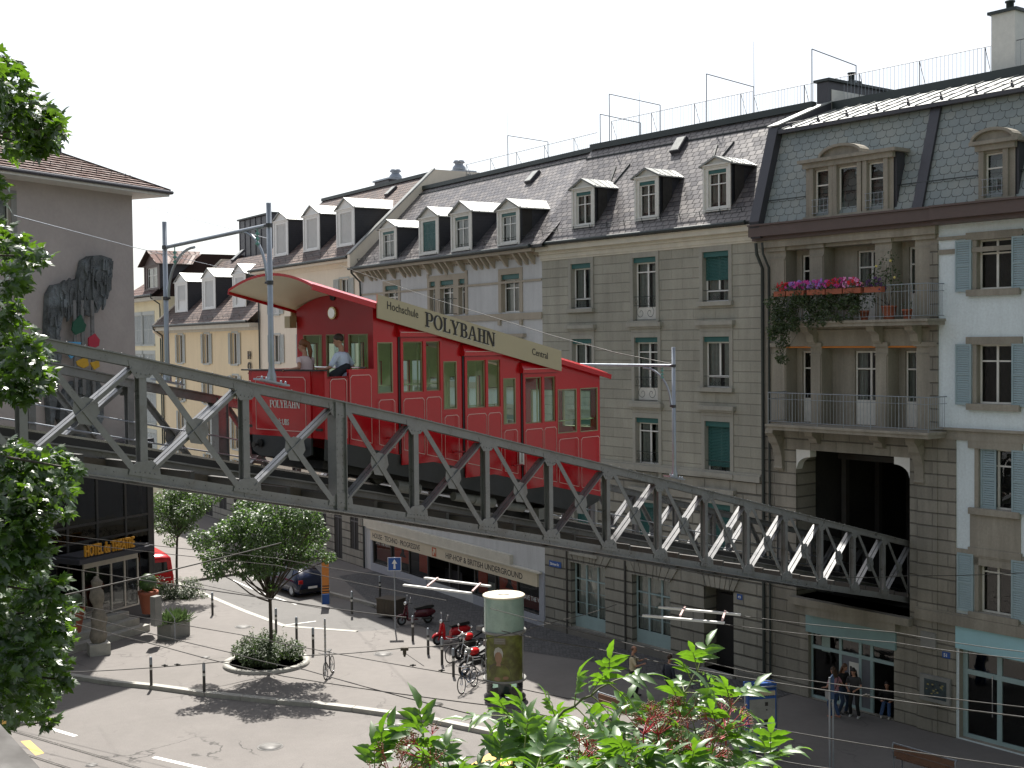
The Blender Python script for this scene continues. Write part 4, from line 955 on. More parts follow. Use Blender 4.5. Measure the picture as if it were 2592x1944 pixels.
def snowguard(T, R, a0, a1, off=0.55, step=1.05):
    m = MB(); b = R.be+off*R.tn*0.6; c = R.c(b); fr = R.fr
    n = int((a1-a0)/step)
    for k in range(n+1): a = a0+(a1-a0)*k/n; m.bar(fr.P(a, b-0.02, c), fr.P(a, b+0.2, c+0.06), 0.02, 0.02)
    for h in (0.08, 0.17): m.path([fr.P(a0, b+h, c+0.05), fr.P(a1, b+h, c+0.05)], 0.009, 4)
    T.part('snow_guard', m, M['gutter'])
def skylight(T, R, x, y, w=0.55, h=0.8):
    a, b, c = R.hit(x, y); fr = R.fr; q = 1/sqrt(1+R.tn**2); nv = fr.n*R.tn*q+V((0, 0, 1))*q; sl = (V((0, 0, 1))*R.tn-fr.n)*q
    o = fr.P(a, b, c); m = MB()
    def bx(x0, x1, y0, y1, z0, z1, mm):
        C = [o+fr.u*x_+sl*y_+nv*z_ for z_ in (z0, z1) for x_, y_ in ((x0, y0), (x1, y0), (x1, y1), (x0, y1))]
        for f_ in ((0, 1, 2, 3), (4, 5, 6, 7), (0, 1, 5, 4), (1, 2, 6, 5), (2, 3, 7, 6), (3, 0, 4, 7)): mm.face([C[i] for i in f_])
    bx(-w/2, w/2, 0, h, 0.0, 0.16, m); s = T.part('skylight', m, M['dark_metal'])
    g = MB(); bx(-w/2+0.04, w/2-0.04, 0.04, h-0.04, 0.161, 0.175, g); T.part('skylight_glass', g, M['metal_roof'], s)

# --- wall and roof materials
M['stone'] = wall_mat('grey_limestone', (0.345, 0.335, 0.285), 0.14, 0.07, (1.15, 0.40, 0.02), 0.28, 0.9, 0.004, 0.06)
M['stone_flat'] = wall_mat('grey_limestone_plain', (0.35, 0.34, 0.30), 0.14, 0.07, None, 0, 0.9, 0.003)
M['rustic'] = wall_mat('rusticated_stone', (0.30, 0.285, 0.245), 0.16, 0.08, (1.3, 0.47, 0.045), 0.6, 0.92, 0.012, 0.1)
M['dstone'] = wall_mat('weathered_stone', (0.285, 0.265, 0.225), 0.2, 0.09, (1.1, 0.42, 0.028), 0.45, 0.92, 0.008, 0.1, (0.07, 0.065, 0.055))
M['dstone_flat'] = wall_mat('weathered_stone_plain', (0.31, 0.285, 0.24), 0.22, 0.09, None, 0, 0.92, 0.006, 0.1, (0.08, 0.07, 0.06))
M['wwhite'] = wall_mat('white_roughcast', (0.68, 0.76, 0.80), 0.06, 0.08, None, 0, 0.95, 0.012, 0.1, (0.22, 0.25, 0.27), 0.3)
M['dwall'] = wall_mat('pale_grey_render', (0.52, 0.53, 0.54), 0.08, 0.05, None, 0, 0.92, 0.004, 0.1, (0.24, 0.24, 0.24), 0.35)
M['cwall'] = wall_mat('cream_render', (0.78, 0.70, 0.58), 0.06, 0.05, None, 0, 0.92, 0.004)
M['bwall'] = wall_mat('apricot_render', (0.80, 0.66, 0.44), 0.06, 0.05, None, 0, 0.92, 0.004)
M['awall'] = wall_mat('pale_yellow_render', (0.80, 0.72, 0.50), 0.06, 0.05, None, 0, 0.92, 0.004)
M['cornice'] = plain('painted_cornice', (0.58, 0.55, 0.47), 0.85, 0, 0.12, 2, 0.002)
M['dtrim'] = wall_mat('brown_sandstone', (0.38, 0.335, 0.27), 0.1, 0.07)
M['slate'] = tile_mat('natural_slate', [(0.05, 0.047, 0.052), (0.085, 0.078, 0.082), (0.12, 0.108, 0.108), (0.20, 0.18, 0.17)], 0.36, 0.25, 0.12, 0.42, 0.03, 0, 1.0, 0.6)
M['slate_dark'] = tile_mat('cheek_slate', [(0.022, 0.024, 0.03), (0.04, 0.042, 0.05)], 0.22, 0.14, 0.06, 0.55, 0.004)
M['btile'] = tile_mat('brown_tiles', [(0.05, 0.035, 0.034), (0.10, 0.068, 0.06), (0.15, 0.105, 0.09), (0.24, 0.18, 0.155)], 0.3, 0.28, 0.16, 0.7, 0.03, 0.1, 1.0)
M['rtile'] = tile_mat('red_brown_tiles', [(0.12, 0.075, 0.066), (0.165, 0.105, 0.092), (0.20, 0.135, 0.12)], 0.30, 0.42, 0.12, 0.85, 0.06, 0, 0.6, 0.25, 0.9)
M['mslate'] = tile_mat('scalloped_slate', [(0.18, 0.215, 0.22), (0.235, 0.27, 0.27), (0.30, 0.315, 0.29)], 0.40, 0.27, 0.055, 0.6, 0.010, 0.38, 0.9, 0.4, 0.3, 0.22)
M['shutg'] = plain('grey_shutter', (0.44, 0.47, 0.45), 0.6, 0, 0.06, 4)
M['shutb'] = plain('blue_shutter', (0.29, 0.385, 0.42), 0.55, 0, 0.06, 4)
M['tealframe'] = plain('pale_teal_frame', (0.32, 0.43, 0.44), 0.5, 0, 0.08, 3)
M['fascia'] = plain('light_blue_fascia', (0.34, 0.58, 0.65), 0.55, 0, 0.06, 2)
M['fascia2'] = plain('dull_teal_fascia', (0.22, 0.34, 0.35), 0.6, 0, 0.08, 2)
M['hwall'] = plain('mauve_render', (0.40, 0.36, 0.345), 0.95, 0, 0.10, 0.8, 0.012)
M['signband'] = plain('shop_band', (0.58, 0.51, 0.38), 0.6, 0, 0.08, 2)

# =============== grey stone house (three bays)
gA = 0.0; gB = FRR.px(1926, 900)[0]
G = Thing('stone_house', 'grey-brown banded stone house of three bays with teal roller blinds and three slate-roof dormers', 'house', FRR.P(gB/2, 0, 0))
GW = []; f = FRR
g1 = [((1446, 1496, 667, 781), 0), ((1603, 1661, 651, 812), 1), ((1779, 1845, 636, 763), 2)]
g2 = [((1449, 1499, 858, 975), 0), ((1607, 1666, 854, 1016), 1), ((1781, 1847, 852, 981), 0)]
g3 = [((1452, 1503, 1062, 1190), 0), ((1610, 1668, 1058, 1205), 1), ((1785, 1849, 1067, 1196), 3)]
g4 = [((1455, 1507, 1268, 1398), 3), ((1612, 1669, 1272, 1402), 3), ((1788, 1850, 1276, 1408), 3)]
for row in (g1, g2, g3, g4):
    for (x0, x1, yt, yb), k in row: GW.append((rc(f, x0, x1, yt, yb), k))
gg = [rc(f, 1445, 1532, 1430, 1602), rc(f, 1600, 1697, 1462, 1650)]; gg = [(a, b, 0.35, d) for a, b, c, d in gg]
gd = rc(f, 1782, 1857, 1490, 1690); gd = (gd[0], gd[1], 0.12, gd[3])
zst = f.px(1700, 1192)[1]                     # string course
zeg = f.px(1640, 598)[1]                      # cornice top
body(G, f, gA, gB, zst, [w for w, k in GW if w[3] < zst]+gg+[gd], M['rustic'], 9, name='lower_wall')
m = MB(); wall(m, f, gA, gB, zst, zeg, [w for w, k in GW if w[3] > zst])
for a in (gA, gB): m.face([f.P(a, zst, 0), f.P(a, zst, -9), f.P(a, zeg, -9), f.P(a, zeg, 0)], [(0, zst), (9, zst), (9, zeg), (0, zeg)])
G.part('upper_wall', m, M['stone'])
m = MB(); m.box(f, gA-0.02, gB, zst-0.1, zst+0.12, 0.0, 0.12); m.box(f, gA-0.02, gB, zst+0.12, zst+0.2, 0.0, 0.06); G.part('string_course', m, M['stone_flat'])
m = MB()
for z0, z1, c in ((zeg-0.62, zeg-0.54, 0.05), (zeg-0.54, zeg-0.36, 0.09), (zeg-0.36, zeg-0.22, 0.16), (zeg-0.22, zeg-0.02, 0.36), (zeg-0.02, zeg+0.06, 0.42)): m.box(f, gA-0.03, gB-0.12, z0, z1, 0.0, c)
G.part('cornice', m, M['cornice'])
for (w, k) in GW:
    fr_ = k == 1
    tall = w[3] < zst
    window(G, f, w, 0.24, 2, 0.0 if k in (0, 2, 3) and not fr_ else 0.77, 0, {0: 0.0, 1: 0.0, 2: 0.52, 3: 0.88}[k], 0.42, 'white', 'glass', 'stone_flat', base=0.0, low=(0.0 if fr_ else (w[3]-w[2])*0.2), box=0.2)
    surround(G, f, w, 'stone_flat', 0.17, 0.035, 0.26 if w[2] > f.px(1640, 860)[1] else 0.2, True, 0.16, 0.16)
    if w[3] < f.px(1640, 830)[1]:             # hood over lower rows
        m = MB(); m.box(f, w[0]-0.3, w[1]+0.3, w[3]+0.44, w[3]+0.6, 0, 0.2); m.box(f, w[0]-0.24, w[1]+0.24, w[3]+0.36, w[3]+0.439, 0, 0.12); m.box(f, w[0]-0.17, w[1]+0.17, w[3]+0.21, w[3]+0.359, 0, 0.03); G.part('window_hood', m, M['stone_flat'])
    # wrought iron guard
    m = MB(); z0 = w[2]+0.03; H = 0.95 if fr_ else 0.42; a, d = w[0], w[1]; cc = -0.03; mid = (a+d)/2
    for z in (z0+0.02, z0+H*0.62 if fr_ else z0+H-0.02): m.path([f.P(a, z, cc), f.P(d, z, cc)], 0.010, 4)
    if fr_: m.path([f.P(a, z0+H, cc), f.P(d, z0+H, cc)], 0.012, 4)
    for sg in (-1, 1):
        R0 = min(0.26, (d-a)*0.24) if fr_ else 0.09; cx = mid+sg*R0*1.02; cz = z0+R0+0.04
        pts = [f.P(cx+R0*(1-t/22)*cos(pi/2+sg*-t*0.42), cz+R0*(1-t/22)*sin(pi/2+sg*-t*0.42), cc) for t in range(20)]
        m.path(pts, 0.010, 4)
        if not fr_: 
            cx = mid+sg*0.32; pts = [f.P(cx+R0*(1-t/16)*cos(sg*t*0.5), cz+R0*(1-t/16)*sin(sg*t*0.5), cc) for t in range(14)]; m.path(pts, 0.009, 4)
    if fr_:
        for k_ in range(5):
            cx = a+(d-a)*(k_+0.5)/5; m.path([f.P(cx+0.07*cos(t*pi/5), z0+H*0.8+0.11*sin(t*pi/5), cc) for t in range(11)], 0.009, 4)
    G.part('iron_guard', m, M['gutter'])
    if fr_:
        m = MB(); m.box(f, a+0.03, d-0.03, z0, z0+0.52, -0.19, -0.17); G.part('lower_panel', m, M['offwhite'])
for w in gg:
    window(G, f, w, 0.3, 3, 0.74, 2, 0.0, 0.6, 'tealframe', 'glass', 'rustic', base=0.55, fw=0.07, name='shop_window')
for w in gg+[gd]:                             # fanned lintel stones
    m = MB(); n = 7; am = (w[0]+w[1])/2
    for k in range(n):
        t0, t1 = k/n, (k+1)/n; x0, x1 = w[0]-0.05+(w[1]-w[0]+0.1)*t0+0.015, w[0]-0.05+(w[1]-w[0]+0.1)*t1-0.015; X = lambda x: am+(x-am)*1.42
        m.ext(f, [(x0, w[3]), (x1, w[3]), (X(x1), w[3]+0.62), (X(x0), w[3]+0.62)], 0.0, 0.06)
    G.part('fan_lintel', m, M['rustic'])
m = MB(); reveal(m, f, gd, 0, -0.7); m.m = 1; m.rect(f, gd[0], gd[1], gd[2], gd[3], -0.7); G.part('door_recess', m, [M['rustic'], M['room']])
m = MB(); m.box(f, gd[0]+0.25, gd[1]-0.02, gd[2], gd[3]-0.3, -0.66, -0.6); G.part('door', m, M['black'])
m = MB(); m.box(f, gd[0]-0.1, gd[1]+0.1, 0.0, 0.12, -0.7, 0.2); G.part('doorstep', m, M['granite'])
a_, b_ = f.px(1873, 1511); m = MB(); m.box(f, a_-0.13, a_+0.13, b_-0.1, b_+0.1, 0.0, 0.02); pl = G.part('number_plate', m, M['blue'])
m = MB(); put_text(m, f, a_-0.085, b_-0.055, 0.021, '49', 0.15, ext=0.002, bold=0.003); G.part('number', m, M['white'], pl)
a_, b_ = f.px(1406, 1428); m = MB(); m.box(f, a_-0.40, a_+0.40, b_-0.13, b_+0.13, 0.0, 0.03); pl = G.part('street_sign', m, M['blue'])
m = MB(); put_text(m, f, a_-0.34, b_-0.055, 0.031, 'Zähringer-Str', 0.155, ext=0.002, sx=0.72, bold=0.003); G.part('street_name', m, M['white'], pl)
for x in (1394, 1585, 1768):
    p = MB(); a_ = f.px(x if x > 1400 else 1390, 1500)[0]
for x in (1443, 1591):                         # pipes beside the ground-floor windows
    a_ = f.px(x, 1520)[0]; p = MB(); p.path([f.P(a_-0.12, 4.6, 0.08), f.P(a_-0.12, 0, 0.08)], 0.045, 6); G.part('standpipe', p, M['steel_dark'])
m = MB(); m.box(f, gA, gd[0]-0.2, -0.2, 0.34, 0.0, 0.09); m.box(f, gd[1]+0.2, gB-0.1, -0.2, 0.34, 0.0, 0.09); G.part('plinth', m, M['concrete_dk'])
RG = Roof(f, zeg+0.12, 0.42, 1.28, f.px(1700, 345, -3.6)[1]); print('grey ridge', RG.ridge, 'eave', zeg, 'cr', RG.cr, 'len', gB)
pitched(G, RG, gA, gB-0.05, M['slate'])
m = MB(); m.bar(f.P(gA-0.05, RG.ridge+0.05, RG.cr), f.P(gB, RG.ridge+0.05, RG.cr), 0.3, 0.26); m.bar(f.P(gA, RG.b(RG.cr+0.42)+0.03, RG.cr+0.42), f.P(gB, RG.b(RG.cr+0.42)+0.03, RG.cr+0.42), 0.04, 0.05); G.part('ridge_parapet', m, M['gutter'])
gutter(G, f, gA, gB-0.3, RG.be-0.02, 0.50, 0.075, pipe=None)
snowguard(G, RG, gA+0.2, gB-0.8)
dormer(G, RG, 1449, 1505, 475, 574, 1469, 451); dormer(G, RG, 1608, 1668, 447, 555, 1630, 424); dormer(G, RG, 1781, 1850, 416, 532, 1807, 394)
skylight(G, RG, 1710, 388)
m = MB()
for x, y in ((1578, 418), (1838, 362)): a, b, c = RG.hit(x, y); c2 = RG.c(b-1.2); m.bar(f.P(a-0.45, b, c+0.03), f.P(a, b-1.2, c2+0.03), 0.04, 0.04); m.bar(f.P(a+0.45, b, c+0.03), f.P(a, b-1.2, c2+0.03), 0.04, 0.04)
G.part('roof_stay', m, M['gutter'])

# =============== pale house with the record shop (D)
f = FRL
dA = f.px(914, 800)[0]; dB = 0.0
D = Thing('corner_house', 'pale grey rendered house with brown stone window frames, bracketed eaves and a record shop below', 'house', f.P(dA/2, 0, 0))
zed = f.px(1126, 655)[1]
DW = [(1270, 1316, 694, 790), (1089, 1103, 714, 797), (1115, 1149, 709, 795), (1162, 1178, 704, 792), (976, 1009, 727, 822)]
rows = []
base_r = [rc(f, *w) for w in DW]
zr1 = base_r[0][2]; stp = 3.25
DWN = []
for k in range(4):
    for i, w in enumerate(base_r):
        H = base_r[0][3]-base_r[0][2]; z0 = zr1-k*stp
        if z0 > 4.6: DWN.append(((w[0], w[1], z0, z0+H), i, k))
sL, sR = f.px(945, 1400)[0], f.px(1366, 1500)[0]
shop = (sL, sR, 0.45, f.px(1150, 1424)[1])
dl = rc(f, 884, 914, 1315, 1418)
body(D, f, dA, dB, zed, [w for w, i, k in DWN]+[shop, (dl[0], dl[1], 1.1, dl[3])], M['dwall'], 9)
print('D len', -dA, 'eave', zed, 'shop', shop, 'storey rows', [round(w[0][2], 1) for w in DWN if w[1] == 0])
for w, i, k in DWN:
    window(D, f, w, 0.22, 1 if i in (1, 3) else 2, 0.64, 0, 0, 0.42, 'white', 'glass', 'dtrim', box=0.22)
    if i in (0, 4): surround(D, f, w, 'dtrim', 0.25, 0.04, 0.28, False)
for k in range(3):
    ws = [w for w, i, kk in DWN if kk == k and i in (1, 2, 3)]
    if ws:
        m = MB(); z0, z1 = ws[0][2], ws[0][3]; e = 0.25
        m.box(f, ws[0][0]-e, ws[2][1]+e, z1+0.002, z1+0.28, 0, 0.04)
        for a, b in ((ws[0][0]-e, ws[0][0]-0.002), (ws[0][1]+0.002, ws[1][0]-0.002), (ws[1][1]+0.002, ws[2][0]-0.002), (ws[2][1]+0.002, ws[2][1]+e)): m.box(f, a, b, z0, z1, 0, 0.04)
        for a in (ws[0][0]-e, (ws[1][0]+ws[1][1])/2-.1, ws[2][1]+e-0.2): m.box(f, a, a+0.2, z1+0.18, z1+0.4, 0.0, 0.06)
        D.part('architrave', m, M['dtrim'])
        m = MB(); m.box(f, dA, dB, z0-0.36, z0-0.06, 0, 0.07)
        for a in (ws[0][0]-e, ws[2][1]+e-0.2): m.box(f, a, a+0.2, z0-0.6, z0-0.361, 0, 0.1)
        w0 = [w for w, i, kk in DWN if kk == k and i == 0][0]
        for a in (w0[0]-0.25, w0[1]+0.05): m.box(f, a, a+0.2, z0-0.6, z0-0.361, 0, 0.1)
        D.part('sill_band', m, M['dtrim'])
        if k < 2:
            m = MB(); m.box(f, w0[0]-0.5, w0[1]+0.5, z0-0.75-0.4, z0-0.6-0.4, 0, 0.2); D.part('window_hood', m, M['dtrim'])
        m = MB(); z = z0+0.05; a, d = ws[1][0]-0.1, ws[1][1]+0.35; pts = [f.P(a, z, 0.02), f.P(a, z, 0.4), f.P(d, z, 0.4), f.P(d, z, 0.02)]
        for zz in (0, 0.75): m.path([p+V((0, 0, zz)) for p in pts], 0.014, 4)
        for j in range(9): x = a+(d-a)*j/8; m.path([f.P(x, z, 0.4), f.P(x+0.03, z+0.4, 0.47), f.P(x, z+0.75, 0.4)], 0.010, 4)
        D.part('flower_guard', m, M['gutter'])
m = MB(); m.box(f, dA, dB-0.02, zed-1.5, zed-1.4, 0, 0.05); m.box(f, dA, dB-0.02, zed-0.2, zed-0.05, 0, 0.55); m.box(f, dA, dB-0.02, zed-0.35, zed-0.2, 0, 0.12)
D.part('eaves_board', m, M['dtrim'])
a = dA+0.3
while a < dB-0.2:
    m = MB(); m.ext(Fr(f.P(a, 0, 0), f.n, f.u), [(0.0, zed-0.75), (0.12, zed-0.7), (0.5, zed-0.22), (0.0, zed-0.2)], 0.0, 0.14); D.part('eaves_bracket', m, M['dtrim'])
    a += 0.55 if int(a*3) % 2 else 1.15
m = MB(); a = dA+0.1
while a < dB-0.1: m.box(f, a, a+0.12, zed-0.42, zed-0.36, 0, 0.1); a += 0.24
D.part('dentils', m, M['dtrim'])
RD = Roof(f, zed+0.05, 0.6, 1.0, 21.75)
pitched(D, RD, dA+0.05, dB+0.9, M['slate'])
m = MB(); m.bar(f.P(dA, RD.ridge+0.06, RD.cr), f.P(dB+1.2, RD.ridge+0.06, RD.cr), 0.3, 0.22); m.bar(f.P(dA, RD.b(RD.cr+0.35)+0.02, RD.cr+0.35), f.P(dB+1, RD.b(RD.cr+0.35)+0.02, RD.cr+0.35), 0.04, 0.05); D.part('ridge_parapet', m, M['gutter'])
gutter(D, f, dA-0.2, dB, RD.be-0.02, 0.66, 0.085, pipe=dA+0.15)
snowguard(D, RD, dA+0.3, dB-0.2)
dormer(D, RD, 962, 1005, 577, 656, 975, 555); dormer(D, RD, 1062, 1111, 550, 643, 1079, 522, blind=0.95); dormer(D, RD, 1143, 1195, 538, 633, 1160, 508); dormer(D, RD, 1260, 1316, 529, 618, 1278, 502)
skylight(D, RD, 1338, 465)
# record shop
m = MB(); zt = shop[3]
for z0, z1, c in ((zt, zt+0.62, 0.14),): m.box(f, shop[0]-0.05, shop[1]+0.02, z0, z1, 0.0, c)
sb = D.part('shop_sign', m, M['signband'])
m = MB(); m.box(f, dA+0.3, shop[1]-2.2, zt+0.70, zt+1.15, 0.0, 0.2); m.box(f, shop[0]-0.4, shop[1]+0.3, zt+0.63, zt+0.70, 0, 0.22); D.part('shop_canopy', m, M['cornice'])
m = MB(); L = shop[1]-shop[0]
put_text(m, f, shop[0]+0.2, zt+0.16, 0.141, 'HOUSE · TECHNO · PROGRESSIVE', 0.40, ext=0.004, sx=(L*0.365)/6.6, bold=0.004)
put_text(m, f, shop[0]+L*0.505, zt+0.16, 0.141, 'HIP-HOP & BRITISH UNDERGROUND', 0.40, ext=0.004, sx=(L*0.475)/7.4, bold=0.004)
D.part('shop_lettering', m, M['ink'], sb)
m = MB(); x = shop[0]+L*0.435; m.box(f, x-0.22, x+0.22, zt+0.08, zt+0.53, 0.14, 0.150); lg = D.part('shop_emblem', m, plain('emblem_red', (0.45, 0.09, 0.03), 0.5), sb)
m = MB(); m.ext(f, [(x-0.12, zt+0.12), (x-0.02, zt+0.14), (x+0.0, zt+0.33), (x+0.14, zt+0.2), (x+0.16, zt+0.45), (x-0.1, zt+0.48), (x-0.05, zt+0.35), (x-0.16, zt+0.3)], 0.151, 0.154); D.part('emblem_mark', m, M['signband'], lg)
m = MB(); fx = lambda px_: f.px(px_, 1450)[0]
cuts = [shop[0], fx(989), fx(1034), fx(1081), fx(1136), fx(1158), fx(1199), fx(1252), fx(1307), shop[1]]
z0, z1 = 0.45, zt
for i, c_ in enumerate(cuts): m.box(f, c_-0.04, c_+0.04, z0, z1, -0.14, -0.04)
m.box(f, shop[0], shop[1], z1-0.06, z1, -0.139, -0.041); m.box(f, shop[0], cuts[2], z0, z0+0.07, -0.139, -0.041); m.box(f, cuts[6], shop[1], z0, z0+0.07, -0.139, -0.041)
sf = D.part('shop_front', m, M['steel_dark'])
for q_ in ((shop[0], cuts[3]), (cuts[6], shop[1])): m = MB(); m.rect(f, *q_, z0, z1, -0.1); D.part('shop_glass', m, M['glass'], sf)
m = MB(); reveal(m, f, (shop[0], shop[1], z0, z1), 0, -2.2); m.rect(f, shop[0], shop[1], z0, z1, -2.2); D.part('shop_interior', m, M['room'], sf)
m = MB(); m.box(f, cuts[3], cuts[6], 0.0, 0.45, -1.2, -1.15); m.box(f, cuts[3]+0.03, cuts[4]-0.5, 0.45, z1-0.8, -1.1, -1.05); D.part('shop_door', m, M['dark_metal'], sf)
por = plain('poster_orange', (0.75, 0.10, 0.02), 0.6, 0, 0.1); pwh = plain('poster_white', (0.6, 0.58, 0.55), 0.6, 0, 0.25, 9)
for i, (u0, u1, h0, h1, mt) in enumerate([(cuts[0]+0.1, cuts[1]-0.1, 0.15, 0.9, 0), (cuts[1]+0.15, cuts[2]-0.15, 0.35, 0.95, 1), (cuts[2]+0.9, cuts[3]-0.1, 0.2, 0.95, 1), (cuts[6]+0.15, cuts[6]+1.0, 0.1, 0.95, 1), (cuts[6]+1.1, cuts[7]-0.2, 0.2, 0.6, 2), (cuts[7]+0.15, cuts[8]-0.15, 0.3, 0.93, 1), (cuts[8]+0.2, cuts[9]-0.3, 0.1, 0.55, 0)]):
    m = MB(); m.box(f, u0, u1, z0+h0*(z1-z0), z0+h1*(z1-z0), -0.20, -0.18); D.part('poster', m, (plain('poster_brown', (0.28, 0.05, 0.03), 0.6) if mt == 0 and 'poster_brown' not in bpy.data.materials else bpy.data.materials['poster_brown']) if mt == 0 else (por if mt == 1 else pwh), sf)
for cu0, cu1 in ((cuts[1], cuts[2]), (cuts[7], cuts[8])):   # dark head silhouettes on the orange posters
    m = MB(); x = (cu0+cu1)/2; z = z0+1.55
    m.ext(f, [(x+0.28*cos(t*pi/8)*(1.0 if t % 2 else 0.9), z+0.36*sin(t*pi/8)) for t in range(16)], -0.179, -0.175)
    m.ext(f, [(x-0.1, z-0.3), (x+0.2, z-0.3), (x+0.25, z-0.6), (x+0.5, z-0.8), (x-0.3, z-0.8), (x-0.05, z-0.5)], -0.179, -0.174); D.part('poster_silhouette', m, M['ink'], sf)
m = MB(); put_text(m, f, shop[0]+0.25, 1.55, -0.04, 'SAVE THE VINYL', 0.26, ext=0.002, sx=0.95); put_text(m, f, cuts[8]+0.5, 1.0, -0.04, 'SAVE THE VINYL', 0.30, ext=0.002, sx=0.85); D.part('window_lettering', m, M['white'], sf)
shp_ = plain('shop_panel', (0.34, 0.355, 0.40), 0.6); m = MB(); m.box(f, shop[0]-0.25, cuts[3], 0.0, 0.449, 0, 0.05); D.part('shop_plinth', m, shp_); m = MB(); m.box(f, cuts[6], shop[1]+0.45, 0.0, 0.449, 0, 0.05); m.box(f, shop[1]+0.02, shop[1]+0.42, 0.45, zt+0.7, 0, 0.05); m.box(f, shop[0]-0.25, shop[0]-0.02, 0.45, zt, 0, 0.05); D.part('shop_plinth', m, shp_)
m = MB(); m.rect(f, dl[0], dl[1], 1.1, dl[3], -0.2); reveal(m, f, (dl[0], dl[1], 1.1, dl[3]), 0, -0.2); D.part('side_window_reveal', m, M['room'])
m = MB(); m.box(f, dl[0], dl[1], 1.1, 1.2, -0.12, -0.06); m.box(f, dl[0], dl[0]+0.1, 1.2, dl[3], -0.12, -0.06); m.box(f, dl[1]-0.1, dl[1], 1.2, dl[3], -0.12, -0.06); D.part('side_window', m, plain('blue_frame', (0.03, 0.06, 0.14), 0.5))

# =============== cream house with grey louvred shutters (C)
cA = f.px(657, 850)[0]; cB = dA
Cc = Thing('cream_house', 'cream rendered house with grey louvred shutters, white dormers and a brown tiled roof', 'house', f.P((cA+cB)/2, 0, 0))
zec = f.px(780, 672)[1]
r_ = rc(f, 842, 905, 705, 784)               # right-hand bay, top row
r_h = r_[3]-r_[2]; zc1 = r_[2]
bays = [f.px(x, 760)[0] for x in (698, 772, 872)]
CW = []
for k in range(4):
    for a in bays: CW.append((a-0.62, a+0.62, zc1-k*3.15, zc1-k*3.15+r_h))
body(Cc, f, cA, cB, zec, CW, M['cwall'], 9.5)
print('C len', cB-cA, 'eave', zec, 'win', r_, bays)
for i, w in enumerate(CW):
    window(Cc, f, w, 0.16, 2, 0.0, 0, 0, 0.3, 'white', 'glass', 'cwall', box=0.0); surround(Cc, f, w, 'shutg', 0.09, 0.025, 0.1, True, 0.1, 0.1)
    closed = (i*7) % 5 in (0, 3)
    if closed: shutter(Cc, f, w[0]+0.02, (w[0]+w[1])/2-0.01, w[2]+0.02, w[3]-0.3, 'white', -0.1); shutter(Cc, f, (w[0]+w[1])/2+0.01, w[1]-0.02, w[2]+0.02, w[3]-0.3, 'white', -0.1)
    shutter(Cc, f, w[0]-0.75, w[0]-0.08, w[2], w[3], 'shutg', 0.04); shutter(Cc, f, w[1]+0.08, w[1]+0.75, w[2], w[3], 'shutg', 0.04)
RC_ = Roof(f, zec+0.1, 0.7, 0.9, 22.7)
pitched(Cc, RC_, cA+0.02, cB-0.02, M['btile'])
m = MB(); m.box(f, cA, cB, zec-0.16, zec-0.02, 0, 0.62); m.box(f, cA, cB, zec-0.4, zec-0.16, 0, 0.08); Cc.part('eaves_board', m, M['cwall'])
m = MB(); m.bar(f.P(cA, RC_.ridge+0.05, RC_.cr), f.P(cB, RC_.ridge+0.05, RC_.cr), 0.3, 0.2); Cc.part('ridge', m, M['gutter'])
m = MB(); e0 = (0.75, zec-0.55)                # gable parapet facing right with a pale coping
prof = [(0.75, zec-0.55), (0.75, RC_.b(0.75)+0.12), (RC_.cr, RC_.ridge+0.25), (RC_.cr-5, RC_.ridge+0.25), (RC_.cr-5, zec-1), (0, zec-1.0)]
m.exta(f, prof, cB-0.12, cB+0.2); Cc.part('gable_parapet', m, M['cwall'])
m = MB(); m.bar(f.P(cB+0.04, RC_.b(0.78)+0.16, 0.78), f.P(cB+0.04, RC_.ridge+0.3, RC_.cr), 0.4, 0.07); Cc.part('parapet_coping', m, M['metal_roof'])
gutter(Cc, f, cA, cB-0.2, RC_.be-0.03, 0.76, 0.08, pipe=cA+0.2); snowguard(Cc, RC_, cA+0.3, cB-0.3)
dormer(Cc, RC_, 693, 730, 558, 647, 703, 536, wm='white', shut=True); dormer(Cc, RC_, 769, 810, 544, 634, 780, 519, wm='white', shut=True); dormer(Cc, RC_, 853, 898, 528, 622, 867, 500, wm='white', shut=True)
skylight(Cc, RC_, 980, 497)
def ground_floor(T, a0, a1, zt, n):
    w_ = (a1-a0)/n; hs_ = [(a0+w_*(k+.25), a0+w_*(k+.75), 0.1 if k % 2 else 0.9, zt-0.7) for k in range(n)]; m = MB(); wall(m, f, a0, a1, -0.3, zt, hs_, 0.06)
    for h in hs_: reveal(m, f, h, 0.06, -0.15)
    m.box(f, a0, a1, zt, zt+0.2, 0.0, 0.16); g = T.part('ground_floor', m, M['rustic'])
    for h in hs_: m = MB(); m.rect(f, *h, -0.14 if False else 0.012); T.part('ground_opening', m, M['room'], g); m = MB(); m.box(f, (h[0]+h[1])/2-.04, (h[0]+h[1])/2+.04, h[2], h[3], 0.014, 0.04); m.box(f, h[0], h[1], h[3]-0.7, h[3]-0.63, 0.014, 0.045); T.part('ground_frame', m, M['dark_metal'], g)
ground_floor(Cc, cA, cB-0.1, 3.9, 7)

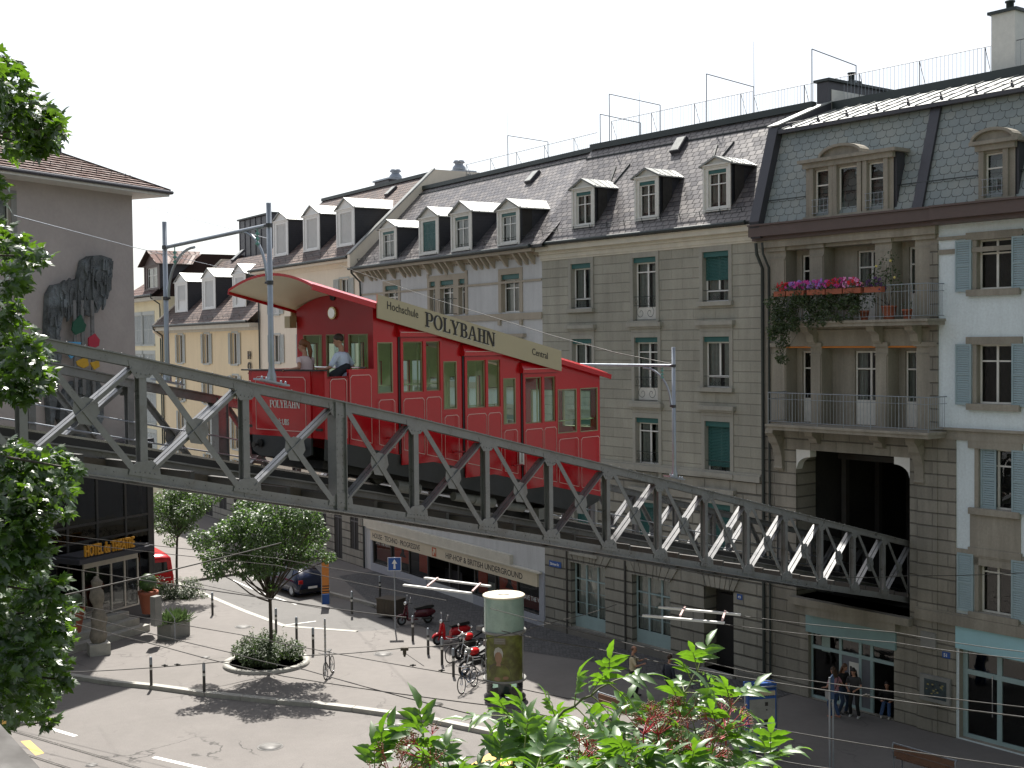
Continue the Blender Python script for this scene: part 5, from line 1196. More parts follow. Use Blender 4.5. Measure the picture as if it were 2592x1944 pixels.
# =============== apricot house with the vertical lettering (B)
bA = f.px(414, 900)[0]; bB = cA
B = Thing('apricot_house', 'apricot rendered house with open grey shutters and letters set one above another on its wall', 'house', f.P((bA+bB)/2, 0, 0))
zeb = f.px(540, 822)[1]
wb = [rc(f, 446, 469, 850, 921), rc(f, 512, 536, 848, 920), rc(f, 583, 607, 846, 920)]
bh = wb[0][3]-wb[0][2]; zb1 = wb[1][2]; BW = []
for k in range(4):
    for w in wb: am = (w[0]+w[1])/2; BW.append((am-0.55, am+0.55, zb1-k*3.0, zb1-k*3.0+bh))
BW = [w for w in BW if w[2] > 0.8]
body(B, f, bA, bB, zeb, BW, M['bwall'], 9.5)
print('B len', bB-bA, zeb, bh)
for i, w in enumerate(BW):
    window(B, f, w, 0.16, 2, 0.0, 0, 0, 0.35, 'white', 'glass', 'bwall'); surround(B, f, w, 'shutg', 0.1, 0.025, 0.12, True, 0.1, 0.1)
    shutter(B, f, w[0]-0.62, w[0]-0.05, w[2], w[3], 'shutg', 0.05, 0.12); shutter(B, f, w[1]+0.08, w[1]+0.65, w[2], w[3], 'shutg', 0.05)
RB = Roof(f, zeb+0.12, 0.8, 0.92, 19.8)
pitched(B, RB, bA+0.02, bB-0.02, M['btile']); gutter(B, f, bA, bB-0.2, RB.be-0.03, 0.86, 0.08, pipe=bA+0.1); snowguard(B, RB, bA+0.2, bB-0.2)
m = MB(); m.box(f, bA, bB-0.03, zeb-0.3, zeb-0.02, 0, 0.7); m.box(f, bA, bB-0.03, zeb-0.5, zeb-0.3, 0, 0.1); B.part('eaves_board', m, M['cornice'])
prof = [(0.8, zeb-0.4), (0.8, RB.b(0.8)+0.1), (RB.cr, RB.ridge+0.2), (RB.cr-5, RB.ridge+0.2), (RB.cr-5, zeb-1), (0, zeb-1.0)]
m = MB(); m.exta(f, prof, bA-0.2, bA+0.1); B.part('gable_parapet', m, M['cwall'])
dormer(B, RB, 444, 475, 714, 789, 451, 691, wm='white', shut=0.6, box=0.1); dormer(B, RB, 513, 546, 702, 782, 518, 679, wm='white', shut=True); dormer(B, RB, 590, 623, 693, 776, 594, 668, wm='white', shut=0.45)
skylight(B, RB, 590, 662, 0.7, 1.3)
m = MB(); a0_ = f.px(607, 590, -7)[0]; a1_ = f.px(690, 590, -7)[0]; zt_ = f.px(640, 552, -7)[1]
m.box(f, a0_, a1_, RB.ridge-0.5, zt_, -11, -7)
for k in range(7): a = a0_+(a1_-a0_)*k/6; m.box(f, a-0.03, a+0.03, RB.ridge-0.4, zt_, -6.999, -6.95)
pb = B.part('roof_extension', m, M['dark_metal']); m = MB(); m.box(f, a0_-0.15, a1_+0.1, zt_, zt_+0.12, -11.2, -6.8); B.part('extension_roof', m, M['gutter'], pb)
ground_floor(B, bA, bB-0.05, 3.7, 7)
a_ = f.px(635, 950)[0]; m = MB()
for ch, y in zip('HOTEL', (898, 926, 952, 978, 1004)): put_text(m, f, a_, f.px(634, y)[1]-0.28, 0.1, ch, 0.75, ext=0.03, align='CENTER', bold=0.02)
for ch, y in zip('KRONE', (1048, 1072, 1098, 1124, 1150)): put_text(m, f, a_+0.15, f.px(637, y)[1]-0.28, 0.1, ch, 0.75, ext=0.03, align='CENTER', bold=0.02)
B.part('wall_lettering', m, M['ink'])

# =============== small yellow house beyond (A)
aA = bA-9.0; aB = bA-0.2
A = Thing('yellow_house', 'pale yellow rendered house with a dark wall dormer, partly behind the mauve building', 'house', f.P((aA+aB)/2, 0, 0))
zea = f.px(350, 757)[1]; r_ = rc(f, 360, 391, 797, 872)
AW = [(r_[0], r_[1], r_[2]-k*3.3, r_[3]-k*3.3) for k in range(4)]+[(r_[0]-3.4, r_[1]-3.4, r_[2]-k*3.3, r_[3]-k*3.3) for k in range(4)]
AW = [w for w in AW if w[2] > 0.8]
body(A, f, aA, aB, zea, AW, M['awall'], 9)
for w in AW:
    window(A, f, w, 0.14, 2, 0, 0, 0, 0.4, 'white', 'glass', 'awall'); surround(A, f, w, 'shutg', 0.12, 0.03, 0.3, True, 0.12, 0.12)
    mid = (w[0]+w[1])/2; shutter(A, f, w[0]+0.01, mid-0.01, w[2]+0.01, w[3]-0.01, 'shutg', -0.06); shutter(A, f, mid+0.01, w[1]-0.01, w[2]+0.01, w[3]-0.01, 'shutg', -0.06)
RA = Roof(f, zea+0.15, 0.8, 0.8, 20.4); pitched(A, RA, aA, aB, M['rtile'], hipl=5.0); gutter(A, f, aA, aB, RA.be-0.03, 0.86, 0.09, pipe=aB-0.2)
m = MB(); m.box(f, aA, aB, zea-0.3, zea-0.02, 0, 0.7); A.part('eaves_board', m, M['cornice'])
dormer(A, RA, 366, 405, 671, 733, 374, 632, box=0.0, rm='rtile', cheek='slate_dark', wm='brown_metal', over=0.45)

# =============== roof-top chimneys
def chimney(T, fr, x0, x1, yb, yt, c, mat, cap, pots=1, cowl=False):
    a0, a1, b0, b1 = rc(fr, x0, x1, yt, yb, c); d = (a1-a0); m = MB(); m.box(fr, a0, a1, b0-1.2, b1, c-d, c); ch = T.part('chimney', m, M[mat])
    m = MB(); m.box(fr, a0-0.1, a1+0.1, b1, b1+0.1, c-d-0.1, c+0.1)
    for k in range(pots): m.lathe(fr.P(a0+d*(k+0.5)/pots, b1+0.1, c-d/2), [(0.13, 0), (0.13, 0.3), (0.17, 0.31), (0.17, 0.36), (0.0, 0.38)] if not cowl else [(0.3, 0), (0.42, 0.08), (0.4, 0.28), (0.26, 0.42), (0.26, 0.52), (0.38, 0.54), (0.3, 0.7), (0, 0.75)], 12)
    T.part('chimney_cap', m, M[cap], ch)
chimney(Cc, FRL, 948, 984, 480, 458, RC_.cr-0.5, 'dark_metal', 'galv', 1, True)
chimney(D, FRL, 1124, 1152, 470, 437, -7.5, 'dark_metal', 'galv', 1, True)
m = MB(); a0_, b0_ = FRL.px(1119, 452, -7); a1_, b1_ = FRL.px(1236, 457, -7); m.ext(FRL, [(a0_, b0_-1.5), (a1_, b0_-1.5), (a1_, b1_), ((a0_+a1_)/2+1, FRL.px(1205, 440, -7)[1]), (a0_, FRL.px(1119, 435, -7)[1])], -7.4, -7)
n = 22
for k in range(n): a = a0_+(a1_-a0_)*k/n; m.box(FRL, a-0.04, a+0.04, b0_-1.4, b1_+0.2, -6.999, -6.94)
D.part('roof_housing', m, M['galv'])
# =============== corner building with the tunnel mouth, loggias and mansard roof (M)
f = FRR
mA = gB; mS = f.px(2376, 850)[0]; mB_ = f.px(2592, 1000)[0]+7.0
Mh = Thing('mansard_house', 'weathered stone and white building with the tunnel opening, balconies and scalloped slate mansard', 'building', f.P((mA+mB_)/2, 0, 0))
zem = f.px(2150, 590)[1]; print('M eave', zem, 'a', mA, mS, mB_)
tun = rc(f, 2015, 2303, 1148, 1512); tun = (tun[0], tun[1], 3.6, tun[3])
lu = [rc(f, 1989, 2049, 628, 800), rc(f, 2086, 2215, 620, 805), rc(f, 2257, 2316, 610, 805)]
ll = [rc(f, 1990, 2052, 876, 1075), rc(f, 2080, 2216, 876, 1080), rc(f, 2248, 2320, 876, 1085)]
zfu = f.px(2150, 812)[1]; zfl = f.px(2150, 1078)[1]
lu = [(a, b, zfu, d) for a, b, c, d in lu]; zt = ll[1][3]; ll = [(a, b, zfl, zt) for a, b, c, d in ll]; zt = lu[1][3]; lu = [(a, b, c, zt) for a, b, c, d in lu]
print('tunnel', tun, 'zfu', zfu, 'zfl', zfl)
shp = rc(f, 2046, 2263, 1600, 1780); shp = (shp[0], shp[1], 0.02, f.px(2150, 1620)[1])
m = MB(); zband = f.px(2150, 1095)[1]
wall(m, f, mA, mS, -0.4, zband, [tun, shp]); body_lo = Mh.part('stone_front', m, M['dstone'])
m = MB(); wall(m, f, mA, mS, zband, zem, lu+ll); Mh.part('loggia_front', m, M['dstone_flat'])
mq = f.px(2421, 1300)[0]
ww = [rc(f, 2473, 2562, 604, 731), rc(f, 2473, 2562, 872, 1023), rc(f, 2478, 2562, 1138, 1290), rc(f, 2478, 2561, 1412, 1556)]
ww2 = [(a+4.1, b+4.1, c, d) for a, b, c, d in ww]
dr = [f.px(2428, 1600)[0], mB_-0.3, 0.05, f.px(2500, 1655)[1]]
m = MB(); wall(m, f, mS, mB_, -0.4, zem, ww+ww2+[dr]); Mh.part('white_wall', m, M['wwhite'])
m = MB(); m.box(f, mS, mq, -0.3, zband-0.001, 0.0, 0.06); Mh.part('quoin_strip', m, M['dstone'])
m = MB(); m.box(f, mS-0.75, mS+0.004, -0.3, zband, 0.001, 0.09); m.box(f, mS-0.28, mS-0.0, zband, zem-0.6, 0.0, 0.07); Mh.part('pilaster', m, M['dstone'])
m = MB()
for a in (mB_,): m.face([f.P(a, -0.4, 0), f.P(a, -0.4, -12), f.P(a, zem, -12), f.P(a, zem, 0)], [(0, 0), (12, 0), (12, zem), (0, zem)])
m.face([f.P(mA, -0.4, -12), f.P(mB_, -0.4, -12), f.P(mB_, zem, -12), f.P(mA, zem, -12)]); Mh.part('rear_wall', m, M['wwhite'])
# tunnel lining
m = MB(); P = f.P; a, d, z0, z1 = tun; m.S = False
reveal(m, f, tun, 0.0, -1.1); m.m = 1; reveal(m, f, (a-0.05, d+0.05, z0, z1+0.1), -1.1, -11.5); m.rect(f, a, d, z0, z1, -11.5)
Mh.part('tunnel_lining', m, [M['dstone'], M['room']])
m = MB()
for k in range(4):
    for x in (a+0.25, d-0.3): m.box(f, x-0.1, x+0.1, z0, z1, -2.6-2*k, -2.4-2*k)
    m.box(f, a, d, z1-0.5, z1-0.3, -2.6-2*k, -2.4-2*k)
Mh.part('tunnel_frames', m, M['steel_dark'])
m = MB()
for x0, sg in ((a, 1), (d, -1)):             # white quarter-arch corner pieces
    w, h = 0.62, 0.72; pts = [(x0, z1), (x0+sg*w, z1), (x0+sg*w, z1-0.3)]+[(x0+sg*w*cos(t*pi/16), z1-h+(h-0.3)*sin(t*pi/16)+0.0) for t in range(8, -1, -1)]
    pts = [(x0, z1), (x0+sg*w, z1), (x0+sg*w, z1-0.25)]+[(x0+sg*(w*(1-k/7)), z1-0.25-(h-0.25)*(1-sqrt(max(0, 1-(k/7)**2)))) for k in range(1, 8)]
    m.ext(f, pts, -0.35, -0.02)
Mh.part('corner_panel', m, M['white'])
m = MB(); m.box(f, a-0.15, d+0.15, z0-0.25, z0, -1.1, 0.3); m.box(f, a+0.6, d-0.4, z0-0.55, z0-0.251, -0.3, 0.25); Mh.part('tunnel_sill', m, M['dstone_flat'])
# balconies
def balcony(zf, a0, a1, dep, railz, name, posts=0):
    m = MB(); m.box(f, a0, a1, zf-0.2, zf-0.02, 0.0, dep); m.box(f, a0-0.04, a1+0.04, zf-0.08, zf, 0.0, dep+0.06); s = Mh.part(name, m, M['dstone_flat'])
    m = MB(); n = int((a1-a0)/0.135)
    for zz, r in ((railz, 0.018), (zf+0.1, 0.012), (railz-0.22, 0.010)): m.path([f.P(a0+0.03, zz, 0.0), f.P(a0+0.03, zz, dep-0.05), f.P(a1-0.03, zz, dep-0.05), f.P(a1-0.03, zz, 0.0)], r, 5)
    for k in range(n+1):
        x = a0+0.03+(a1-a0-0.06)*k/n; big = k % 8 == 0
        m.tube(f.P(x, zf if big else zf+0.1, dep-0.05), f.P(x, railz, dep-0.05), 0.016 if big else 0.008, 5)
    for k in range(1, 8):
        for x in (a0+0.03, a1-0.03): m.tube(f.P(x, zf+0.1, (dep-0.05)*k/8), f.P(x, railz, (dep-0.05)*k/8), 0.008, 5)
    Mh.part('railing', m, M['galv'], s); return s
u0, u1 = f.px(1962, 815, 0.9)[0], f.px(2350, 800, 0.9)[0]
balcony(zfu, u0, u1, 0.95, f.px(2200, 724, 0.9)[1], 'upper_balcony'); UB = (u0, u1, zfu)
v0, v1 = f.px(1943, 1070, 1.0)[0], f.px(2352, 1085, 1.0)[0]
balcony(zfl, v0, v1, 1.05, f.px(2150, 1000, 1.0)[1], 'lower_balcony')
for (x, zt_, h, w, s) in ((1976, 1089, 1.55, 0.34, 0), (2332, 1101, 1.6, 0.34, 0)):
    m = MB(); am = f.px(x, 1120)[0]; zt_ = zfl-0.2; pr = Fr(f.P(am, 0, 0), f.n, f.u)
    m.ext(pr, [(0, zt_), (0.62, zt_), (0.66, zt_-0.16), (0.5, zt_-0.3), (0.42, zt_-0.5), (0.3, zt_-0.62), (0.16, zt_-1.0), (0.13, zt_-h+0.1), (0.07, zt_-h), (0, zt_-h)], -w/2, w/2)
    m.S = True; m.tube(f.P(am-w/2-0.03, zt_-0.42, 0.28), f.P(am+w/2+0.03, zt_-0.42, 0.28), 0.16, 12); m.tube(f.P(am-w/2-0.02, zt_-h+0.12, 0.09), f.P(am+w/2+0.02, zt_-h+0.12, 0.09), 0.07, 10); m.S = False; Mh.part('console', m, M['dstone_flat'])
for x in (2067, 2232):
    m = MB(); am = f.px(x, 1110)[0]; zt_ = zfl-0.2; m.ext(Fr(f.P(am, 0, 0), f.n, f.u), [(0, zt_), (0.5, zt_), (0.45, zt_-0.2), (0.25, zt_-0.3), (0.2, zt_-0.45), (0, zt_-0.5)], -0.17, 0.17); Mh.part('console', m, M['dstone_flat'])
for x in (2062, 2228, 2325):
    m = MB(); am = f.px(x, 850)[0]; zt_ = zfu-0.2; m.ext(Fr(f.P(am, 0, 0), f.n, f.u), [(0, zt_), (0.6, zt_), (0.55, zt_-0.15), (0.3, zt_-0.28), (0.25, zt_-0.5), (0.12, zt_-0.6), (0, zt_-0.6)], -0.15, 0.15); Mh.part('console', m, M['dstone_flat'])
# loggia openings: caps, recess, doors
for L_, zf in ((lu, zfu), (ll, zfl)):
    for i, w in enumerate(L_):
        m = MB(); reveal(m, f, w, 0.0, -0.6); wd = (w[0]-0.3, w[1]+0.3, w[2], w[3]+0.1)
        dw = (w[0]+(0.95 if i == 1 else 0.25), w[1]-0.02, w[2]+0.02, w[3]-0.18)
        wall(m, f, w[0], w[1], w[2], w[3], [dw], -0.6); Mh.part('loggia_recess', m, M['dstone_flat'])
        window(Mh, f, dw, 0.1, 2, 0.76, 0, 0, 0.3 if i else 0.0, 'offwhite', 'glass', 'dstone_flat', c0=-0.6, base=0.85, fw=0.06, name='balcony_door')
    m = MB(); xs = [mA+0.05, L_[0][0], L_[0][1], L_[1][0], L_[1][1], L_[2][0], L_[2][1], mS-0.3]; zt_ = L_[0][3]
    for p0, p1 in ((xs[0]+0.35, xs[1]), (xs[2], xs[3]), (xs[4], xs[5]), (xs[6], xs[6]+0.75)):
        m.box(f, p0-0.05, p1+0.05, zt_-0.02, zt_+0.12, 0.0, 0.1); m.box(f, p0, p1, zt_-0.32, zt_-0.27, 0, 0.05); m.box(f, p0+0.04, p1-0.04, zf, zt_-0.32, 0.0, 0.035)
    m.box(f, mA+0.02, mS, zt_+0.5, zt_+0.56, 0, 0.05); Mh.part('pier_caps', m, M['dstone_flat'])
m = MB(); z = ll[0][3]
for w in ll: m.path([f.P(w[0], z-0.03, -0.03), f.P(w[1], z-0.03, -0.03)], 0.035, 6)
Mh.part('awning_roll', m, M['orange'])
m = MB()
for z0, z1, c in ((zem-0.02, zem+0.12, 0.35), (zem+0.12, zem+0.5, 0.55), (zem+0.5, zem+0.56, 0.62)): m.box(f, mA-0.1, mS+0.1, z0, z1, 0.0, c); m.box(f, mS+0.1, mB_, z0, z1, 0, c+0.12)
Mh.part('brown_cornice', m, M['brown_metal'])
m = MB(); m.box(f, mA, mS, zem-0.28, zem-0.02, 0, 0.2); m.box(f, mS, mB_, zem-0.5, zem-0.4, 0, 0.08); m.box(f, mS-0.3, mB_, zem-0.95, zem-0.8, 0, 0.05); Mh.part('frieze', m, M['dstone_flat'])
# white wing windows
for k, w in enumerate(ww+ww2):
    k4 = k % 4
    window(Mh, f, w, 0.22, 2, 0.72, 0, 0, 0.0, 'offwhite', 'glass', 'dstone_flat', box=0.0)
    m = MB(); m.box(f, w[0]-0.14, w[0]-0.002, w[2], w[3], 0, 0.03); m.box(f, w[1]+0.002, w[1]+0.14, w[2], w[3], 0, 0.03); m.box(f, w[0]-0.35, w[1]+0.35, w[3]+0.002, w[3]+0.24, 0, 0.07); m.box(f, w[0]-0.3, w[1]+0.3, w[2]-0.2, w[2]-0.002, -0.05, 0.14); Mh.part('architrave', m, M['dstone_flat'])
    if k4 == 2: shutter(Mh, f, w[0]+0.02, w[0]+0.55, w[2], w[3], 'shutb', -0.08)
    else: shutter(Mh, f, w[0]-0.72, w[0]-0.16, w[2]-0.05, w[3]+0.02, 'shutb', 0.045)
    shutter(Mh, f, w[1]+0.02, w[1]+0.62, w[2]-0.05, w[3]+0.02, 'shutb', 0.045)
m = MB()
for (z0, z1, c, a0) in ((zband-0.02, zband+0.28, 0.08, mS-0.35), (zband+0.28, zband+0.36, 0.16, mS-0.35), (ww[2][2]-1.55, ww[2][2]-1.35, 0.05, mq), (ww[3][2]-0.55, ww[3][2]-0.21, 0.15, mS-0.8), (ww[3][2]-0.21, ww[3][2]-0.15, 0.1, mS-0.8)): m.box(f, a0, mB_, z0, z1, 0.0, c)
m.box(f, ww[3][0]-0.3, ww[3][1]+0.3, ww[2][2]-1.8, ww[2][2]-0.22, 0, 0.03)
Mh.part('string_course', m, M['dstone_flat'])
# ground floor
m = MB(); zf_ = dr[3]; m.box(f, mq, mB_-0.01, zf_, ww[3][2]-0.56, 0.002, 0.06); Mh.part('blue_fascia', m, M['fascia'])
m = MB(); c0, c1 = -0.3, -0.22; xs = [dr[0], f.px(2514, 1750)[0], f.px(2514, 1750)[0]+2.0, f.px(2514, 1750)[0]+4.0, dr[1]]
zt2 = dr[3]-0.75
for i, x in enumerate(xs): w_ = 0.16 if i in (0, 1) else 0.08; m.box(f, x-0.0, x+w_, dr[2], dr[3], c0, c1)
m.box(f, dr[0]+0.16, dr[1], dr[3]-0.1, dr[3], c0, c1+0.002); m.box(f, dr[0]+0.16, dr[1], zt2-0.08, zt2+0.08, c0, c1+0.003); m.box(f, dr[0]+0.16, dr[1], dr[2], dr[2]+0.12, c0, c1+0.002)
sf = Mh.part('shop_frame', m, M['tealframe']); m = MB(); m.rect(f, dr[0], dr[1], dr[2], dr[3], -0.26); Mh.part('shop_glass', m, M['glass'], sf)
m = MB(); reveal(m, f, dr, 0, -0.3); m.m = 1; reveal(m, f, dr, -0.31, -2.6); m.rect(f, *dr, -2.6); Mh.part('shop_interior', m, [M['dstone_flat'], M['room']], sf)
m = MB(); m.path([f.P(xs[1]-0.12, 0.9, -0.15), f.P(xs[1]-0.12, 2.2, -0.15)], 0.02, 6); Mh.part('door_handle', m, M['chrome'], sf)
a0_, a1_ = f.px(2041, 1560)[0], f.px(2265, 1600)[0]
m = MB(); m.box(f, shp[0]-0.05, shp[1]+0.1, shp[3], f.px(2150, 1545)[1], 0.0, 0.08); Mh.part('teal_fascia', m, M['fascia2'])
m = MB(); X = lambda x: f.px(x, 1650)[0]; ct = [shp[0], X(2119), X(2169), X(2198), shp[1]]; zt2 = shp[3]-0.55; c0, c1 = -0.25, -0.17
for x in ct: m.box(f, x-0.05, x+0.06, shp[2], shp[3], c0, c1)
m.box(f, shp[0], shp[1], shp[3]-0.08, shp[3], c0, c1+0.002); m.box(f, shp[0], shp[1], zt2-0.06, zt2+0.06, c0, c1+0.003); m.box(f, shp[0], ct[3], shp[2], shp[2]+0.1, c0, c1+0.002)
kf = Mh.part('kiosk_frame', m, M['tealframe']); m = MB(); m.rect(f, ct[0], ct[1], shp[2], shp[3], -0.21); m.rect(f, ct[1], ct[4], zt2, shp[3], -0.21); Mh.part('kiosk_glass', m, M['glass'], kf)
m = MB(); m.box(f, ct[1]+0.061, ct[3]-0.051, shp[2]+0.101, zt2-0.061, -0.24, -0.19); Mh.part('kiosk_panel', m, plain('grey_lilac_panel', (0.15, 0.155, 0.18), 0.6), kf)
m = MB(); m.box(f, X(2141)-0.0, X(2166), zt2-1.15, zt2-0.25, -0.189, -0.18); Mh.part('notice', m, M['offwhite'], kf)
m = MB(); m.box(f, X(2143), X(2148), zt2-0.8, zt2-0.4, -0.179, -0.177); m.box(f, X(2152), X(2155), zt2-0.95, zt2-0.7, -0.179, -0.177); Mh.part('notice_print', m, M['ink'], kf)
m = MB(); m.box(f, X(2071), X(2092), 1.75, 2.3, -0.205, -0.2); Mh.part('door_notice', m, plain('pale_green_paper', (0.28, 0.36, 0.33), 0.7), kf)
m = MB(); reveal(m, f, shp, 0, -0.25); m.m = 1; reveal(m, f, (shp[0]-.01, shp[1]+.01, 0, shp[3]+.01), -0.26, -2.4); m.rect(f, shp[0], shp[1], 0, shp[3], -2.4); Mh.part('kiosk_interior', m, [M['dstone_flat'], M['room']], kf)
a0_, a1_, b0_, b1_ = rc(f, 2328, 2405, 1716, 1775, 0.12)
nb = MB(); a0_, a1_ = f.px(2330, 1750, .15)[0], f.px(2406, 1750, .15)[0]; b0_, b1_ = f.px(2368, 1778, .15)[1], f.px(2368, 1712, .15)[1]
nb.box(f, a0_, a1_, b0_, b1_, 0.1, 0.2); no = Mh.part('display_case', nb, M['concrete']); m = MB(); m.box(f, a0_+0.17, a1_-0.12, b0_+0.12, b1_-0.12, 0.2, 0.204); Mh.part('display_panel', m, plain('display_dark', (0.03, 0.05, 0.06), 0.3, 0, 0.7, 5), no)
rr = random.Random(2)
m = MB()
for k in range(14): x = a0_+0.22+rr.random()*(a1_-a0_-0.5); z = b0_+0.2+rr.random()*(b1_-b0_-0.45); s = 0.02+rr.random()*0.04; m.box(f, x, x+s*1.6, z, z+s, 0.205, 0.207)
Mh.part('display_items', m, plain('display_bits', (0.30, 0.26, 0.10), 0.5, 0, 0.6, 20), no)
m = MB(); m.box(f, a0_+0.0, a0_+0.55, f.px(2348, 1640, .1)[1], f.px(2348, 1600, .1)[1], 0.09, 0.15); Mh.part('blank_panel', m, M['concrete'])
a_, b_ = f.px(2395, 1658, .07); m = MB(); m.box(f, a_-0.14, a_+0.14, b_-0.1, b_+0.1, 0.06, 0.08); pl = Mh.part('number_plate', m, M['blue'])
m = MB(); put_text(m, f, a_-0.09, b_-0.055, 0.081, '51', 0.15, ext=0.002, bold=0.003); Mh.part('number', m, M['white'], pl)
m = MB()
for x, r, mt in ((1936, 0.05, 0), (1952, 0.035, 0)): a_ = f.px(x, 1100)[0]; m.path([f.P(a_, zem-0.1, 0.45), f.P(a_, zem-0.5, 0.4), f.P(a_, zem-1.0, 0.1), f.P(a_, 0.0, 0.1)], r*1.2, 8)
Mh.part('downpipe', m, M['gutter'])
# mansard
zm0 = zem+0.56; cm0 = 0.30; zm1 = f.px(2300, 281, -0.55)[1]; cm1 = -0.75; SL = sqrt((zm1-zm0)**2+(cm0-cm1)**2)
print('mansard', zm0, zm1)
m = MB(); m.face([f.P(mA+0.3, zm0, cm0), f.P(mB_, zm0, cm0), f.P(mB_, zm1, cm1), f.P(mA+0.3, zm1, cm1)], [(0, 0), (mB_-mA, 0), (mB_-mA, SL), (0, SL)]); Mh.part('mansard_slates', m, M['mslate'])
zr0 = zm1+0.12; cr0 = cm1+0.25; cr1 = -3.6; zr1 = f.px(2300, 243, cr1)[1]; print('upper roof', zr0, zr1)
m = MB(); m.face([f.P(mA+0.3, zr0, cr0), f.P(mB_, zr0, cr0), f.P(mB_, zr1, cr1), f.P(mA+0.3, zr1, cr1)])
a = mA+0.6
while a < mB_: m.bar(f.P(a, zr0+0.02, cr0), f.P(a+0.0, zr1+0.02, cr1), 0.035, 0.05); a += 0.62
Mh.part('zinc_apron', m, M['metal_roof'])
m = MB(); m.box(f, mA+0.3, mB_, zr0-0.14, zr0-0.005, cr0-0.3, cr0+0.03)
a = mA+0.75
while a < mB_: c = cr0-0.35; z = zr0+(zr1-zr0)*0.35/(cr0-cr1); m.ext(Fr(f.P(a, 0, 0), f.n, f.u), [(c-0.05, z), (c+0.1, z), (c+0.08, z+0.22)], -0.03, 0.03); a += 0.62*2
c = cr0-0.3; z = zr0+(zr1-zr0)*0.3/(cr0-cr1); m.path([f.P(mA+0.6, z+0.14, c+0.06), f.P(mB_, z+0.14, c+0.06)], 0.012, 4); Mh.part('apron_edge', m, M['dark_metal'])
m = MB(); m.box(f, mA+0.3, mB_, zr1-0.1, zr1+0.32, cr1-0.4, cr1-0.002); m.face([f.P(mA+.3, zr1+.3, cr1-.4), f.P(mB_, zr1+.3, cr1-.4), f.P(mB_, zr1+.3, -12), f.P(mA+.3, zr1+.3, -12)])
m.face([f.P(mA+.3, zem, -12), f.P(mB_, zem, -12), f.P(mB_, zr1+.3, -12), f.P(mA+.3, zr1+.3, -12)])
m.face([f.P(mB_, zem, 0), f.P(mB_, zm1, cm1), f.P(mB_, zr1, cr1), f.P(mB_, zr1, -12), f.P(mB_, zem, -12)]); Mh.part('upper_roof', m, M['gutter'])
prof = [(0.5, zm0-0.5), (0.58, zm0+0.1), (cm1+0.25, zm1+0.25), (cr1, zr1+0.3), (cr1-2.0, zr1+0.3), (-5, zm0)]
m = MB(); m.exta(f, prof, mA-0.02, mA+0.42); Mh.part('fire_wall', m, M['dark_metal'])
m = MB(); m.bar(f.P(mA+0.2, zm1+0.29, cm1+0.3), f.P(mA+0.2, zr1+0.34, cr1), 0.5, 0.05); Mh.part('fire_wall_coping', m, M['metal_roof'])
aq = f.px(2335, 400, 0.1)[0]
m = MB(); m.bar(f.P(aq, zm0, cm0+0.06), f.P(aq, zm1+0.02, cm1+0.06), 0.36, 0.1, f.n); Mh.part('rib_flashing', m, M['dark_metal'])
m = MB(); zz = zm0+0.85; cz = cm0+(cm1-cm0)*0.85/(zm1-zm0)
m.path([f.P(mA+0.5, zz, cz+0.1), f.P(mB_, zz, cz+0.1)], 0.02, 5)
Mh.part('snow_rail', m, M['gutter'])
def mdormer(x0, x1, yt, yb, ytop, parts, arch, name):
    c = cm0+0.02; a0, a1, b0, b1 = rc(f, x0, x1, yt, yb, c); b0 = zm0-0.02; H = b1-b0
    hs_ = [(f.px(p0, 450, c)[0], f.px(p1, 450, c)[0], b0+0.12, b1-0.28) for p0, p1 in parts]
    m = MB(); wall(m, f, a0, a1, b0, b1, hs_, c); D_ = Mh.part(name, m, M['dstone_flat'])
    ck = MB(); cb = lambda z: cm0+(cm1-cm0)*(z-zm0)/(zm1-zm0)
    for a in (a0+0.01, a1-0.01): ck.face([f.P(a, b0, c-0.01), f.P(a, b1, c-0.01), f.P(a, b1+0.1, cb(b1)-0.3), f.P(a, b0, cb(b0)-0.3)])
    ck.box(f, a1-0.01, a1+0.07, b0, b1, c-0.5, c-0.06); Mh.part('dormer_cheek', ck, M['dark_metal'], D_)
    m = MB()
    for p in hs_:
        m.box(f, p[0]-0.17, p[0]-0.003, b0+0.02, b1-0.2, c, c+0.08); m.box(f, p[1]+0.003, p[1]+0.17, b0+0.02, b1-0.2, c, c+0.08)
    m.box(f, a0-0.05, a1+0.05, b1-0.2, b1-0.02, c-0.02, c+0.14); m.box(f, a0-0.18, a1+0.22, b1-0.02, b1+0.09, c-0.6, c+0.26); m.box(f, a0-0.05, a1+0.05, b0-0.05, b0+0.1, c, c+0.12)
    am0, am1 = arch; am = (am0+am1)/2; rx = (am1-am0)/2; N = 12; rise = f.px((x0+x1)/2, ytop, c)[1]-b1-0.05
    P1 = [(am-rx*cos(k*pi/N*1.0), b1+0.09+rise*sin(k*pi/N)) for k in range(N+1)]
    m.ext(f, P1, c-0.3, c+0.12)
    for (p, q) in zip(P1, P1[1:]): m.bar(f.P(p[0]-(0), p[1], c+0.0), f.P(q[0], q[1], c+0.0), 0.5, 0.09)
    Mh.part('dormer_moulding', m, M['dstone_flat'], D_)
    for i, p in enumerate(hs_):
        window(Mh, f, p, 0.12, 1, 0.0 if i == 1 and len(hs_) == 3 else 0.66, 0, 0, 0.0, 'offwhite', 'glass', 'dstone_flat', c0=c, fw=0.05, name='dormer_window')
        if not (i == 1 and len(hs_) == 3):
            g = MB()
            for zz in (p[2]+0.08, p[2]+0.32, p[2]+0.55): g.path([f.P(p[0]-0.05, zz, c+0.12), f.P(p[1]+0.05, zz, c+0.12)], 0.01, 4)
            for k in range(5): x = p[0]+(p[1]-p[0])*k/4; g.tube(f.P(x, p[2]+0.05, c+0.12), f.P(x, p[2]+0.55, c+0.12), 0.008, 4)
            Mh.part('window_grille', g, M['galv'], D_)
